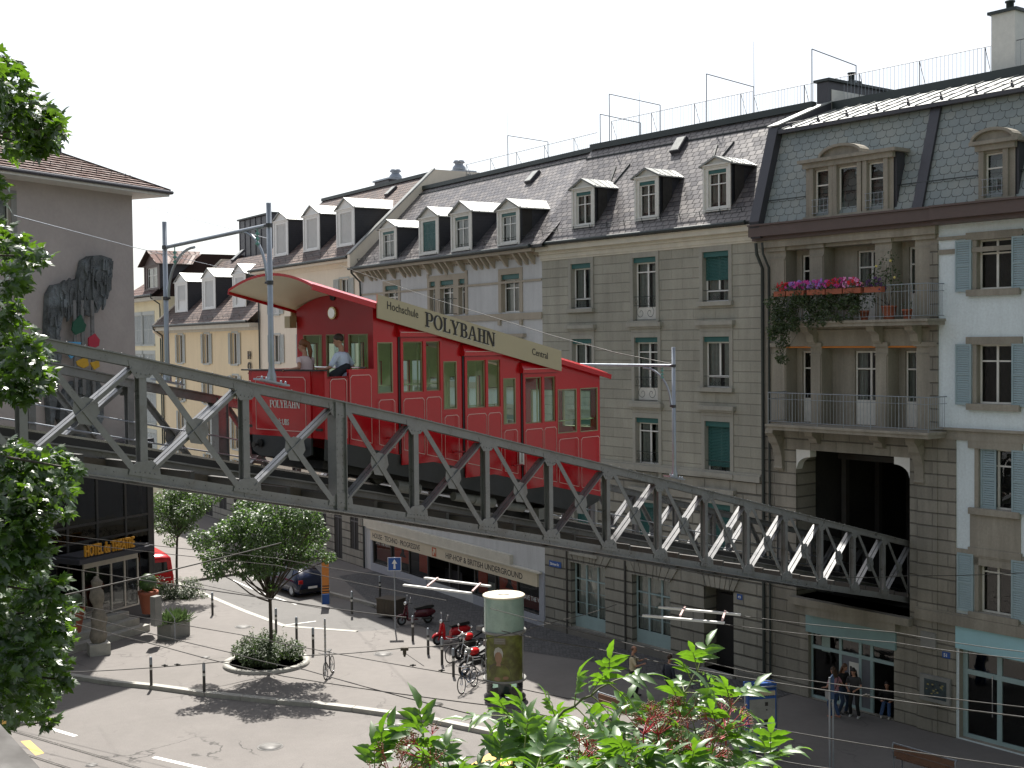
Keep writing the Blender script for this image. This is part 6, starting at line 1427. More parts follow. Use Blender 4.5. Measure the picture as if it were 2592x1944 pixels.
q = f.px
mdormer(2040, 2262, 398, 545, 368, [(2062, 2100), (2121, 2172), (2197, 2239)], (q(2085, 400, .3)[0], q(2190, 400, .3)[0]), 'triple_dormer')
mdormer(2477, 2570, 362, 505, 330, [(2493, 2541)], (q(2470, 400, .3)[0], q(2575, 400, .3)[0]), 'arched_dormer')
chimney(Mh, f, 2509, 2569, 185, 32, cr1-0.6, 'offwhite', 'gutter', 1)
m = MB(); a0_, a1_ = q(2068, 240, -3.4)[0], q(2096, 240, -3.4)[0]; zt_ = q(2080, 208, -3.4)[1]
m.box(f, a0_, a1_, zr1-1.2, zt_, -7.5, -3.4); hb = Mh.part('roof_house', m, M['dark_metal']); m = MB(); m.box(f, a1_, a1_+0.02, zr1, zt_-0.3, -7.2, -3.6); Mh.part('roof_house_panel', m, M['offwhite'], hb)
m = MB(); m.box(f, a0_-0.1, a1_+0.12, zt_, zt_+0.1, -7.6, -3.3); Mh.part('roof_house_cap', m, M['gutter'], hb)
chimney(Mh, f, 2138, 2158, 235, 212, -6.5, 'dark_metal', 'gutter', 1)

# =============== railings, frames and aerials on the flat roofs
def roof_rail(fr, c, p0, p1, hgt, label, base, step=0.16, brace=()):
    a0, b0 = fr.px(*p0, c); a1, b1 = fr.px(*p1, c); zt = (b0+b1)/2; m = MB()
    T = Thing('roof_railing', label, 'railing', fr.P(a0, base, c), 'railings along the flat roofs')
    m.path([fr.P(a0, zt, c), fr.P(a1, zt, c)], 0.013, 4); m.path([fr.P(a0, base+0.12, c), fr.P(a1, base+0.12, c)], 0.009, 4); T.part('handrail', m, M['dark_metal'])
    m = MB(); n = int((a1-a0)/step)
    for k in range(n+1): a = a0+(a1-a0)*k/n; m.bar(fr.P(a, base, c), fr.P(a, zt, c), 0.011, 0.011)
    T.part('balusters', m, M['galv']); m = MB()
    k = a0
    while k < a1: m.tube(fr.P(k, base-0.3, c), fr.P(k, zt, c), 0.016, 5); m.tube(fr.P(k, zt, c), fr.P(k, base-0.2, c-0.55), 0.012, 4); k += 2.6
    T.part('stanchions', m, M['dark_metal'])
roof_rail(FRR, RG.cr-0.7, (1548, 304), (1905, 234), 1, 'thin railing on the ridge of the brown-grey stone house', RG.ridge+0.1)
roof_rail(FRL, RD.cr-0.6, (1180, 405), (1512, 349), 1, 'thin railing on the ridge of the pale house left of the stone house', RD.ridge+0.1)
roof_rail(FRR, cr1-0.7, (1908, 232), (2700, 88), 1, 'long railing behind the metal-edged mansard roof beside the white chimney', zr1+0.3)
def roof_frame(fr, c, x0, y0, x1, y1, yb, label, dy=0.0):
    a0, b0 = fr.px(x0, y0, c); zb = fr.px(x0, yb, c)[1]; T = Thing('roof_frame', label, 'frame', fr.P(a0, zb, c), 'tubular frames on the roofs')
    # the bar runs away from the street to the second post
    c2 = c-2.2; a1 = fr.px(x1, y1, c2)[0]; z1 = fr.px(x1, y1, c2)[1]; m = MB()
    m.tube(fr.P(a0, zb-0.2, c), fr.P(a0, b0, c), 0.022, 6); m.tube(fr.P(a1, zb-0.2, c2), fr.P(a1, z1, c2), 0.022, 6); T.part('post', m, M['galv'])
    m = MB(); m.tube(fr.P(a0, b0, c), fr.P(a1, z1, c2), 0.022, 6); T.part('crossbar', m, M['galv'])
roof_frame(FRR, RG.cr-0.3, 1542, 238, 1671, 266, 362, 'tall tubular frame at the left end of the stone house roof')
roof_frame(FRR, RG.cr-0.5, 1519, 289, 1621, 311, 370, 'lower tubular frame beside the tall one on the stone house roof')
roof_frame(FRR, RG.cr-0.3, 1788, 187, 1908, 220, 318, 'tubular frame on the middle of the stone house ridge')
roof_frame(FRR, cr1-0.4, 2055, 124, 2167, 166, 268, 'tubular frame above the dark fire wall')
roof_frame(FRL, RD.cr-0.3, 1285, 343, 1387, 359, 445, 'tubular frame on the pale house roof')
for fr, c, x, y0, y1, lb in ((FRR, RG.cr-0.4, 1908, 105, 300, 'tall thin aerial next to the fire wall'), (FRR, RG.cr-0.4, 1618, 232, 350, 'short thin aerial on the stone house ridge'), (FRL, RD.cr-0.4, 1285, 285, 440, 'thin aerial on the pale house ridge')):
    a, zt_ = fr.px(x, y0, c); _, zb = fr.px(x, y1, c); m = MB(); m.tube(fr.P(a, zb, c), fr.P(a, zt_, c), 0.018, 5, 0.008); single('aerial', m, M['galv'], lb, 'aerial', 'thin aerials on the roofs')

# =============== mauve hotel building on the left
_h = radians(27); HF = Fr((0, 0, 0), (sin(_h), cos(_h), 0), (cos(_h), -sin(_h), 0))
hc = onz(345, 1514+100); C_ = V((-17.9, 60.0, 0)); HF.O = C_
Ht = Thing('mauve_building', 'mauve rendered building with a hipped tiled roof above dark glazed lower floors', 'building', HF.P(-8, 0, 0))
zeh = HF.px(200, 497)[1]; zg = HF.px(200, 1235)[1]; print('hotel eave', zeh, 'glass top', zg, HF.px(0, 900), HF.px(325, 700))
zg = 8.2
w1 = [HF.px(-60, 520)[0], HF.px(27, 520)[0], HF.px(10, 625)[1], HF.px(10, 497)[1]]
L0 = -34.0; m = MB(); wall(m, HF, L0, 0, zg, zeh+0.6, [w1]); P = HF.P
m.face([P(0, zg, 0), P(0, zg, -16), P(0, zeh+.6, -16), P(0, zeh+.6, 0)]); m.face([P(L0, -1, -16), P(0, -1, -16), P(0, zeh+.6, -16), P(L0, zeh+.6, -16)]); m.face([P(L0, 0, 0), P(L0, 0, -16), P(L0, zeh, -16), P(L0, zeh, 0)])
Ht.part('wall', m, M['hwall'])
window(Ht, HF, w1, 0.2, 2, 0, 0, 0, 0.95, 'offwhite', 'glass', 'hwall'); surround(Ht, HF, w1, 'concrete', 0.3, 0.03, 0.3)
ov = 1.25; rr_ = MB(); e0 = zeh+0.62; rg = zeh+4.9; ins = 8.0
A_, B_, C2, D2 = P(ov, e0, ov), P(L0, e0, ov), P(L0, rg, -ins), P(ov-ins-1.2, rg, -ins)
Ls = sqrt((ins+ov)**2+(rg-e0)**2)
NR = 26
for k in range(NR):                          # stepped tile courses, each lapping the one below
    t0, t1 = k/NR, (k+1)/NR; up_ = V((0, 0, 0.055)); a_, b_ = B_.lerp(C2, t0)+up_, A_.lerp(D2, t0)+up_; c_, d_ = A_.lerp(D2, t1), B_.lerp(C2, t1)
    rr_.face([a_, b_, c_, d_], [(L0, k*.42+.02), (ov-(ins+1.2)*t0, k*.42+.02), (ov-(ins+1.2)*t1, k*.42+.40), (L0, k*.42+.40)]); rr_.face([a_-up_, b_-up_, b_, a_], [(0, .01)]*4)
E_ = P(ov, e0, -16-ov)
rr_.face([A_, E_, D2], [(0, 0), (17, 0), (8, Ls)]); rr_.face([E_, P(L0, e0, -16-ov), C2, D2], [(0, 0), (L0, 0), (L0, Ls), (8, Ls)])
Ht.part('roof', rr_, M['rtile'])
m = MB(); m.bar(A_, D2, 0.22, 0.12); m.bar(D2, C2, 0.25, 0.14); Ht.part('hip_tiles', m, M['btile'])
m = MB(); zs = zeh+0.35; m.face([P(L0, zs, ov-0.05), P(ov-0.05, zs, ov-0.05), P(ov-0.05, zs, -16), P(L0, zs, -16)]); m.box(HF, L0, ov-0.04, zs, zs+0.16, ov-0.08, ov-0.03); m.box(HF, ov-0.08, ov-0.03, zs, zs+0.16, -16, ov-0.081); Ht.part('soffit', m, M['offwhite'])
m = MB(); m.path([P(L0, e0-0.08, ov+0.05), P(ov+0.05, e0-0.08, ov+0.05), P(ov+0.05, e0-0.08, -16)], 0.09, 8); Ht.part('gutter', m, M['dark_metal'])
m = MB(); k = L0
while k < ov-1.5: z = e0+(rg-e0)*1.0/(ins+ov); m.bar(P(k, z, ov-1.0), P(k, z+0.22, ov-0.95), 0.02, 0.02); k += 0.9
z = e0+(rg-e0)*1.0/(ins+ov); m.path([P(L0, z+0.16, ov-0.96), P(ov-1.6, z+0.16, ov-0.96)], 0.01, 4); Ht.part('snow_guard', m, M['dark_metal'])
m = MB(); a, b = HF.px(152, 425, -2.2); z = e0+(rg-e0)*(ov+2.2)/(ins+ov); m.tube(P(a, z-0.1, -2.2), P(a, z+0.75, -2.2), 0.09, 10); Ht.part('vent_pipe', m, M['dark_metal'])
# glazed lower floors (project past the corner)
gx = 1.15; m = MB(); mull = MB(); GL = Fr(HF.P(0, 0, 0.9), HF.u, HF.n)
a0_ = -22.0; a1_ = GL.px(388, 1450)[0]
m.rect(GL, a0_, a1_, 0.9, zg, 0.0); m.face([GL.P(a1_, 0.9, 0), GL.P(a1_, 0.9, -9), GL.P(a1_, zg, -9), GL.P(a1_, zg, 0)])
gs = Ht.part('glazing', m, M['darkgl'])
k = a1_
while k > a0_: mull.box(GL, k-0.05, k+0.05, 0.9, zg, -0.02, 0.06); k -= 1.75
for z in (0.95, 4.15, 4.9, 7.4, zg-0.05): mull.box(GL, a0_, a1_, z-0.05, z+0.05, -0.015, 0.04)
mull.box(GL, a1_-0.3, a1_+0.05, 0, zg, -0.35, 0.05); Ht.part('mullions', mull, M['steel_dark'], gs)
m = MB(); m.rect(GL, a0_, a1_, 0.0, zg, -1.4); m.face([GL.P(a1_-0.6, 0, -.3), GL.P(a1_-0.6, 0, -9), GL.P(a1_-.6, zg, -9), GL.P(a1_-.6, zg, -.3)]); m.box(GL, a0_, a1_, 4.2, 4.6, -1.4, -0.05); Ht.part('lobby', m, M['room'], gs)
m = MB(); m.box(GL, a0_, a1_+0.1, zg, zg+0.25, -1, 0.12); m.box(GL, a1_-3, a1_+0.1, zg, zg+.25, -9, -1.001); Ht.part('glazing_cap', m, M['dark_metal'], gs)
for k in range(4): m = MB(); a = a1_-3.2-k*1.75; m.box(GL, a, a+1.3, 3.1, 4.1, -0.4, -0.36); Ht.part('ceiling_screen', m, M['board'], gs)
m = MB(); m.box(GL, a0_, a1_, -0.3, 0.9, -0.5, 0.0); Ht.part('base_wall', m, M['dark_metal'])
# entrance: canopy, lettering, glass doors, terrace and steps
e0a, e1a = GL.px(216, 1440, 0.9)[0], GL.px(353, 1410, 0.9)[0]; cz = GL.px(290, 1411, 1.6)[1]; print('entrance', e0a, e1a, cz)
m = MB(); m.box(GL, e0a-1.1, e1a+0.1, cz, cz+0.22, 0.0, 1.7); m.box(GL, e0a-0.9, e1a, cz+0.22, cz+0.3, 0.2, 1.5); cn = Ht.part('canopy', m, M['dark_metal'])
m = MB(); put_text(m, GL, GL.px(216, 1400, 1.65)[0], cz+0.30, 1.60, 'HOTEL du THEATRE', 0.66, ext=0.05, sx=0.50, bold=0.015); print('text a', GL.px(216, 1400, 1.65), GL.px(345, 1380, 1.65)); Ht.part('canopy_lettering', m, plain('gilt_letters', (0.55, 0.27, 0.03), 0.4), cn)
m = MB(); m.box(GL, e0a, e1a, cz-0.42, cz-0.02, 0.72, 0.8); 
n = 4
for k in range(n+1): a = e0a+(e1a-e0a)*k/n; m.box(GL, a-0.04, a+0.04, 0.95, cz-0.42, 0.72, 0.8)
m.box(GL, e0a+0.04, e1a-0.04, 0.95, 1.02, 0.721, 0.799); Ht.part('porch_frame', m, plain('bronze_frame', (0.50, 0.47, 0.42), 0.5, 0.1)); m = MB(); m.rect(GL, e0a, e1a, 1.0, cz-0.4, 0.76); Ht.part('porch_glass', m, M['glass'])
cs = (onz(250, 1640)-GL.O).dot(GL.n)-0.25; m = MB(); t0, t1 = e0a-4.5, GL.px(455, 1618, 3.84)[0]-0.4
m.box(GL, t0, t1, -0.2, 0.9, 0.001, cs-0.84); m.box(GL, t0-0.0, t1+0.2, -0.2, 0.6, 0.001, cs-0.42); m.box(GL, t0-0.0, t1+0.4, -0.2, 0.3, 0.001, cs); st_ = single('entrance_steps', m, M['granite'], 'broad pale stone steps and terrace in front of the glazed hotel entrance', 'steps')
# ---------------------------------------------------------------- street furniture
rs = random.Random(21)
def bollard_mb():
    a, b = MB(), MB(); a.S = True
    a.lathe((0, 0, 0), [(0.055, 0), (0.055, 1.02), (0.05, 1.05), (0.03, 1.08), (0, 1.085)], 12)
    b.lathe((0, 0, 0), [(0.057, 0.80), (0.057, 1.03), (0.05, 1.06), (0.02, 1.092), (0, 1.095)], 12)
    c = MB(); c.lathe((0, 0, 0), [(0.0575, 0.60), (0.0575, 0.70)], 12); return a, b, c
BOL = [(383, 1735, 'black and white bollard nearest the kerb at the left, in front of the statue'), (517, 1751, 'thin bollard on the kerb left of the shrub bed'), (538, 1557, 'lone bollard beside the low dark bush'), (699, 1601, 'bollard just right of the tree trunk'), (751, 1625, 'second bollard right of the tree trunk'), (793, 1654, 'third bollard right of the tree trunk, closest to the shrub bed'),
       (891, 1554, 'black and white banded bollard between the parking bay and the dark crate'), (962, 1512, 'bollard behind the dark crate at the shop'), (1045, 1622, 'bollard in the shade below the dark scooter'), (1084, 1656, 'bollard in front of the wheel of the red scooter'), (1119, 1682, 'bollard between the red scooter and the sunlit paving'), (1148, 1712, 'bollard closest to the leaning bicycles'), (1228, 1523, 'thin post near the shop steps behind the advertising column')]
t = LT('bollard', BOL[0][2], 'bollard', onz(383, 1735), 0, 'bollards round the plaza')
a, b, c = bollard_mb(); t.part('post', a, M['steel_dark']); t.part('cap', b, M['galv']); t.part('band', c, M['offwhite'])
for x, y, lb in BOL[1:]: dup(t, onz(x, y), 0, lb)
# advertising column
cp = onz(1278, 1768); R_ = 0.74; col = LT('advertising_column', 'round green glass advertising column with a portrait poster and a pale disc lid', 'column', cp, atan2(-cp.y, -cp.x)); face = -pi
m = MB(); m.lathe((0, 0, 0), [(0, 0.0), (0.74, 0), (0.76, 0.12), (0.66, 0.2), (0.66, 0.24), (0, 0.24)], 36); col.part('base', m, M['dark_metal'])
m = MB(); m.lathe((0, 0, 0), [(0.24, 0.24), (0.24, 1.05)], 20); m.lathe((0, 0, 0), [(0.62, 0.95), (0.62, 2.55)], 24); col.part('core', m, M['dark_metal'])
m = MB(); m.S = True; m.lathe((0, 0, 0), [(0.66, 0.24), (0.66, 0.72)], 40); col.part('lower_glass', m, M['clear'])
m = MB(); m.lathe((0, 0, 0), [(0.75, 0.72), (0.78, 0.72), (0.78, 0.80), (0.75, 0.80)], 40); m.lathe((0, 0, 0), [(0.75, 2.44), (0.79, 2.44), (0.79, 2.52), (0.70, 2.52)], 40); col.part('ring', m, M['concrete'])
m = MB(); m.S = True; m.lathe((0, 0, 0), [(0.72, 2.52), (0.72, 3.74)], 40); col.part('upper_glass', m, plain('frosted_green_glass', (0.27, 0.38, 0.33), 0.12, 0, 0.16, 2.2, 0, 0.7))
m = MB(); m.lathe((0, 0, 0), [(0.0, 3.80), (0.2, 3.80), (0.73, 3.78), (0.76, 3.76), (0.76, 3.72), (0.72, 3.71)], 40); lid = col.part('lid', m, plain('cream_lid', (0.70, 0.64, 0.50), 0.6))
m = MB(); m.S = False
for k in range(10):
    a0_, a1_ = -0.9+0.18*k, -0.72+0.18*k; p = [(0.2*cos(a0_), 0.2*sin(a0_)), (0.2*cos(a1_), 0.2*sin(a1_)), (0.29*cos(a1_), 0.29*sin(a1_)), (0.29*cos(a0_), 0.29*sin(a0_))]; m.face([(x, y, 3.808) for x, y in p])
col.part('lid_handle', m, M['ink'], lid)
def cyl_patch(mb, r, a0, a1, z0, z1, n=8):
    for k in range(n):
        p, q = a0+(a1-a0)*k/n, a0+(a1-a0)*(k+1)/n
        mb.face([(r*cos(p), r*sin(p), z0), (r*cos(q), r*sin(q), z0), (r*cos(q), r*sin(q), z1), (r*cos(p), r*sin(p), z1)], [(p*r, z0), (q*r, z0), (q*r, z1), (p*r, z1)])
def cyl_poly(mb, r, c, pts, zc):       # flat figure wrapped on the drum; angles grow to the right as seen
    mb.face([(r*cos(c+a), r*sin(c+a), zc+z) for a, z in pts])
FA = 0.28                                # where the poster faces
m = MB(); cyl_patch(m, 0.755, -1.0, 1.0, 0.80, 2.44, 16)
def poster_bg():
    t = NT('poster_green'); p = t.obj(); a = t.noise(p, 2.2, 4); c = t.mix(t.ramp(a, 0.4, 0.62, 0, 1), (0.075, 0.075, 0.02), (0.17, 0.20, 0.045)); t.pbr(c, 0.35); return t.mat
po = col.part('poster', m, poster_bg())
m = MB(); r = 0.762
def blob(cx, cz, rx, rz, r, n=14, j=0.0): return [(cx+rx*cos(k*2*pi/n)*(1+j*((k % 2)-0.5)), cz+rz*sin(k*2*pi/n)*(1+j*((k % 2)-0.5))) for k in range(n)]
# seen from the camera: +angle is to the left, so mirror
cyl_poly(m, r, 0, [(-0.85, 0.82), (-0.84, 1.1), (-0.72, 1.34), (-0.5, 1.44), (-0.3, 1.40), (-0.1, 1.44), (0.12, 1.36), (0.28, 1.15), (0.34, 0.82)], 0); col.part('figure_jacket', m, plain('poster_jacket', (0.065, 0.055, 0.04), 0.4), po)
m = MB(); cyl_poly(m, r+0.003, 0, blob(-0.28, 1.67, 0.17, 0.24, r), 0); cyl_poly(m, r+0.0045, 0, [(-0.4, 1.36), (-0.17, 1.36), (-0.2, 1.5), (-0.36, 1.5)], 0); cyl_poly(m, r+0.003, 0, blob(-0.35, 0.9, 0.16, 0.07, r), 0); cyl_poly(m, r+0.003, 0, blob(0.05, 0.94, 0.14, 0.06, r), 0); col.part('figure_skin', m, plain('poster_skin', (0.26, 0.155, 0.10), 0.4), po)
m = MB(); cyl_poly(m, r+0.005, 0, [(-0.48, 1.66), (-0.5, 1.84), (-0.44, 1.98), (-0.28, 2.04), (-0.12, 1.97), (-0.06, 1.82), (-0.09, 1.66), (-0.14, 1.80), (-0.22, 1.86), (-0.34, 1.86), (-0.43, 1.80)], 0); col.part('figure_hair', m, plain('poster_hair', (0.36, 0.36, 0.34), 0.5, 0, 0.3, 25), po)
m = MB(); cyl_patch(m, r, -0.5, 0.05, 2.14, 2.36, 5); col.part('poster_caption', m, plain('poster_caption', (0.15, 0.14, 0.12), 0.5), po)
m = MB()
for k in range(2): put = 0; cyl_patch(m, r+0.003, -0.45, 0.0, 2.30-k*0.06, 2.32-k*0.06, 4)
for a in (-1.02, 1.02): m.tube((0.78*cos(a), 0.78*sin(a), 0.8), (0.78*cos(a), 0.78*sin(a), 2.44), 0.025, 6)
col.part('frame_strips', m, M['concrete'])
# two-wheelers
def torus(mb, c, R, r, ax='y', n=22, k=7): mb.path([V(c)+V((R*cos(2*pi*i/n), 0, R*sin(2*pi*i/n))) for i in range(n)], r, k, True)
def scooter(name, label, loc, rot, colr, seat, classic):
    t = LT(name, label, 'scooter', loc, rot, 'parked two-wheelers'); mt = plain(name+'_paint', colr, 0.25, 0, 0.08, 4, objspace=True)
    R = 0.22
    for x in (0.62, -0.62):
        m = MB(); torus(m, (x, 0, R), R-0.05, 0.055); w = t.part('wheel', m, M['rubber']); m = MB(); m.tube((x, -0.03, R), (x, 0.03, R), 0.13, 14); t.part('hub', m, M['galv'], w)
    m = MB(); m.S = True       # bodywork lofts
    def loft(secs, n=12):
        vs = []; L = len(secs)
        for (x, z, ry, rz) in secs:
            for k in range(n): a = 2*pi*k/n; vs.append((x, ry*cos(a), z+rz*sin(a)))
        fs = [(i*n+k, i*n+(k+1) % n, (i+1)*n+(k+1) % n, (i+1)*n+k) for i in range(L-1) for k in range(n)]; m.mesh(vs, fs)
        m.S = False; m.mesh(vs[:n], [tuple(range(n))]); m.mesh(vs[-n:], [tuple(range(n))]); m.S = True
    loft([(-0.98, 0.52, 0.04, 0.05), (-0.85, 0.52, 0.14, 0.16), (-0.6, 0.5, 0.21, 0.22), (-0.35, 0.5, 0.2, 0.22), (-0.12, 0.5, 0.15, 0.2), (0.0, 0.42, 0.12, 0.12)]); t.part('rear_body', m, mt)
    m = MB(); m.S = True; loft([(0.42, 0.42, 0.05, 0.05), (0.5, 0.46, 0.09, 0.07), (0.65, 0.47, 0.10, 0.06), (0.8, 0.42, 0.07, 0.05), (0.88, 0.34, 0.03, 0.04)]); t.part('mudguard', m, mt)
    m = MB(); m.ext(Fr((0, 0, 0), (0, 1, 0), (1, 0, 0)), [(-0.24, 0.28), (0.24, 0.28), (0.25, 0.6), (0.17, 0.9), (-0.17, 0.9), (-0.25, 0.6)], 0.36, 0.40); m.box(LOC, -0.1, 0.38, 0.23, 0.28, -0.2, 0.2); t.part('leg_shield', m, mt)
    m = MB(); m.bar((0.52, 0, 0.45), (0.36, 0, 0.98), 0.09, 0.09); m.tube((0.62, 0.07, R), (0.5, 0.05, 0.5), 0.025, 6); t.part('steering_column', m, mt)
    m = MB(); m.path([(0.2, -0.33, 1.03), (0.32, -0.15, 1.0), (0.36, 0, 1.0), (0.32, 0.15, 1.0), (0.2, 0.33, 1.03)], 0.018, 6); hb = t.part('handlebar', m, M['black']); m = MB(); m.ball((0.42, 0, 0.98), (0.09, 0.1, 0.1), 10, 8); t.part('headlight', m, M['chrome'], hb)
    m = MB()
    for s in (-1, 1): m.tube((0.3, s*0.2, 1.02), (0.28, s*0.28, 1.25), 0.008, 5); m.ball((0.27, s*0.29, 1.28), (0.015, 0.06, 0.045), 8, 6)
    t.part('mirror', m, M['chrome'], hb)
    m = MB(); m.ext(LOC, [(-0.85, 0.72), (-0.02, 0.68), (0.0, 0.76), (-0.3, 0.80), (-0.45, 0.84), (-0.85, 0.86), (-0.9, 0.8)], -0.13, 0.13); t.part('seat', m, seat)
    m = MB(); m.tube((-0.95, -0.05, 0.5), (-1.0, -0.05, 0.5), 0.04, 8); m.tube((-0.3, 0.14, 0.28), (-0.85, 0.17, 0.26), 0.045, 8); t.part('exhaust', m, M['steel_dark'])
    return t
scooter('scooter', 'dark maroon modern scooter parked in the shade beside the one-way sign', onz(1050, 1580), pi+0.35, (0.085, 0.012, 0.02), M['black'], False)
scooter('scooter', 'bright red classic scooter parked between the bollards and the advertising column', onz(1140, 1628), pi+0.55, (0.50, 0.012, 0.018), M['black'], True)
def motorbike(label, loc, rot):
    t = LT('motorcycle', label, 'motorcycle', loc, rot, 'parked two-wheelers')
    for x in (0.72, -0.70):
        m = MB(); torus(m, (x, 0, 0.3), 0.25, 0.06); w = t.part('wheel', m, M['rubber']); m = MB(); torus(m, (x, 0, 0.3), 0.19, 0.015); m.tube((x, -0.04, 0.3), (x, 0.04, 0.3), 0.09, 12)
        for k in range(5): m.tube((x, 0, 0.3), (x+0.19*cos(k*1.257), 0, 0.3+0.19*sin(k*1.257)), 0.014, 4)
        t.part('rim', m, M['chrome'], w)
    m = MB(); m.ball((0.12, 0, 0.82), (0.3, 0.16, 0.15), 14, 10); t.part('fuel_tank', m, plain('bike_red', (0.55, 0.02, 0.02), 0.2))
    m = MB(); m.box(LOC, -0.2, 0.32, 0.3, 0.66, -0.16, 0.16); 
    for k in range(5): m.box(LOC, -0.12, 0.28, 0.36+k*0.06, 0.38+k*0.06, -0.2, 0.2)
    t.part('engine', m, M['steel_dark'])
    m = MB(); m.ext(LOC, [(-0.85, 0.86), (-0.1, 0.74), (0.0, 0.78), (-0.3, 0.84), (-0.85, 0.97)], -0.14, 0.14); t.part('seat', m, M['black'])
    m = MB()
    for s in (-1, 1): m.tube((0.72, s*0.09, 0.3), (0.42, s*0.09, 1.0), 0.025, 8); m.path([(0.42, s*0.06, 1.02), (0.36, s*0.3, 1.1), (0.28, s*0.38, 1.08)], 0.014, 6); m.tube((0.36, s*0.3, 1.1), (0.32, s*0.33, 1.28), 0.008, 5); m.ball((0.32, s*0.34, 1.3), (0.02, 0.06, 0.04), 8, 6)
    m.tube((-0.3, 0.2, 0.3), (-0.95, 0.24, 0.42), 0.05, 10); m.ball((0.60, 0, 0.86), 0.07, 10, 8); t.part('fork_and_bars', m, M['chrome'])
    m = MB(); m.ball((0.46, 0, 0.92), (0.12, 0.14, 0.12), 12, 8); m.box(LOC, -0.95, -0.6, 0.86, 1.1, -0.13, 0.13); t.part('fairing', m, M['concrete'])
    return t
motorbike('red and white motorcycle with chrome parts squeezed against the advertising column', onz(1205, 1700), pi+0.9)
motorbike('dark motorcycle standing behind the red one', onz(1190, 1660), pi+0.95)
def bicycle(label, loc, rot, col, lean=0.0):
    t = LT('bicycle', label, 'bicycle', loc, rot, 'parked bicycles'); t.o.rotation_euler = (lean, 0, rot); R = 0.34
    mt = plain('bicycle_'+col[0], col[1], 0.3, 0.2, 0.05, 4, objspace=True)
    for x in (0.52, -0.52):
        m = MB(); torus(m, (x, 0, R), R-0.018, 0.019, n=30); w = t.part('wheel', m, M['rubber']); m = MB(); torus(m, (x, 0, R), R-0.045, 0.009, n=30, k=5)
        for k in range(14): m.bar((x, 0.02*(-1)**k, R), (x+0.295*cos(k*2*pi/14), 0, R+0.295*sin(k*2*pi/14)), 0.003, 0.003, (0, 1, 0))
        m.tube((x, -0.045, R), (x, 0.045, R), 0.02, 8); t.part('rim', m, M['chrome'], w)
    m = MB(); bb, st, ht, hd = V((-0.08, 0, 0.28)), V((-0.22, 0, 0.78)), V((0.36, 0, 0.84)), V((0.40, 0, 0.7))
    for p, q, r in ((bb, st, .016), (bb, hd, .019), (st, ht, .016), (ht, hd, .02)): m.tube(p, q, r, 8)
    for s in (-1, 1): m.tube(bb, (-0.52, s*0.05, R), 0.009, 5); m.tube(st, (-0.52, s*0.05, R), 0.008, 5); m.tube(hd, (0.52, s*0.045, R), 0.011, 5)
    t.part('frame', m, mt); m = MB(); m.path([ht, ht+V((0.0, 0, 0.12))], 0.013, 6); m.path([ht+V((-0.08, -0.29, 0.15)), ht+V((0.03, -0.12, 0.13)), ht+V((0.03, 0.12, 0.13)), ht+V((-0.08, 0.29, 0.15))], 0.013, 6); t.part('handlebar', m, M['chrome'])
    m = MB(); m.tube(st, st+V((-0.03, 0, 0.14)), 0.013, 6); m.ext(LOC, [(-0.38, 0.93), (-0.12, 0.92), (-0.12, 0.95), (-0.38, 0.98)], -0.06, 0.06); t.part('saddle', m, M['black'])
    m = MB(); m.tube(bb+V((0, -0.07, 0)), bb+V((0, 0.07, 0)), 0.02, 8); m.bar(bb+V((0, -0.07, 0)), bb+V((0.12, -0.07, -0.11)), 0.012, 0.02); m.bar(bb+V((0, 0.07, 0)), bb+V((-0.12, 0.07, 0.11)), 0.012, 0.02); torus(m, (-0.08, 0.03, 0.28), 0.08, 0.006, n=16, k=4); t.part('crank', m, M['chrome'])
    return t
bicycle('blue bicycle with its front wheel towards the sunlit plaza, nearest of the group', onz(1186, 1748), pi+1.15, ('blue', (0.02, 0.06, 0.14)), 0.08)
bicycle('grey bicycle right behind the blue one, beside the advertising column', onz(1215, 1722), pi+0.95, ('grey', (0.25, 0.26, 0.26)), 0.05)
bicycle('dark bicycle leaning in the shade behind the motorcycles', onz(1160, 1672), pi+1.0, ('dark', (0.03, 0.03, 0.035)), 0.1)
bicycle('black bicycle leaning on the stickered pole, seen end-on', onz(834, 1712), -pi/2-0.1, ('black', (0.015, 0.015, 0.02)), 0.06)
p = onz(824, 1690); t = LT('pole', 'thin grey pole covered with stickers with a bicycle against it', 'pole', p); m = MB(); m.tube((0, 0, 0), (0, 0, 1.95), 0.035, 10); t.part('shaft', m, M['galv'])
m = MB()
for k in range(9): m.box(LOC, -0.037, 0.037, 0.5+k*0.15, 0.58+k*0.15+0.02*(k % 3), -0.037, 0.037)
t.part('stickers', m, plain('stickers', (0.4, 0.39, 0.36), 0.6, 0, 0.5, 12))
# one-way sign
p = onz(1001, 1597); t = LT('one_way_sign', 'square blue traffic sign with a white arrow on a grey post', 'sign', p, atan2(p.x, -p.y)*0+0.05); m = MB(); m.tube((0, 0, 0), (0, 0, 3.3), 0.032, 10); t.part('post', m, M['galv'])
SF = Fr((0, 0, 0), (1, 0, 0), (0, -1, 0)); m = MB(); m.box(SF, -0.30, 0.30, 2.70, 3.30, 0.04, 0.06); pl = t.part('plate', m, M['blue']); m = MB()
for bx in ((-0.30, 0.30, 2.70, 2.72), (-0.30, 0.30, 3.28, 3.30), (-0.30, -0.28, 2.72, 3.28), (0.28, 0.30, 2.72, 3.28)): m.box(SF, *bx, 0.0601, 0.063)
m.ext(SF, [(-0.05, 2.79), (0.05, 2.79), (0.035, 3.02), (0.12, 3.02), (0, 3.22), (-0.12, 3.02), (-0.035, 3.02)], 0.0601, 0.064); t.part('arrow', m, M['white'], pl)
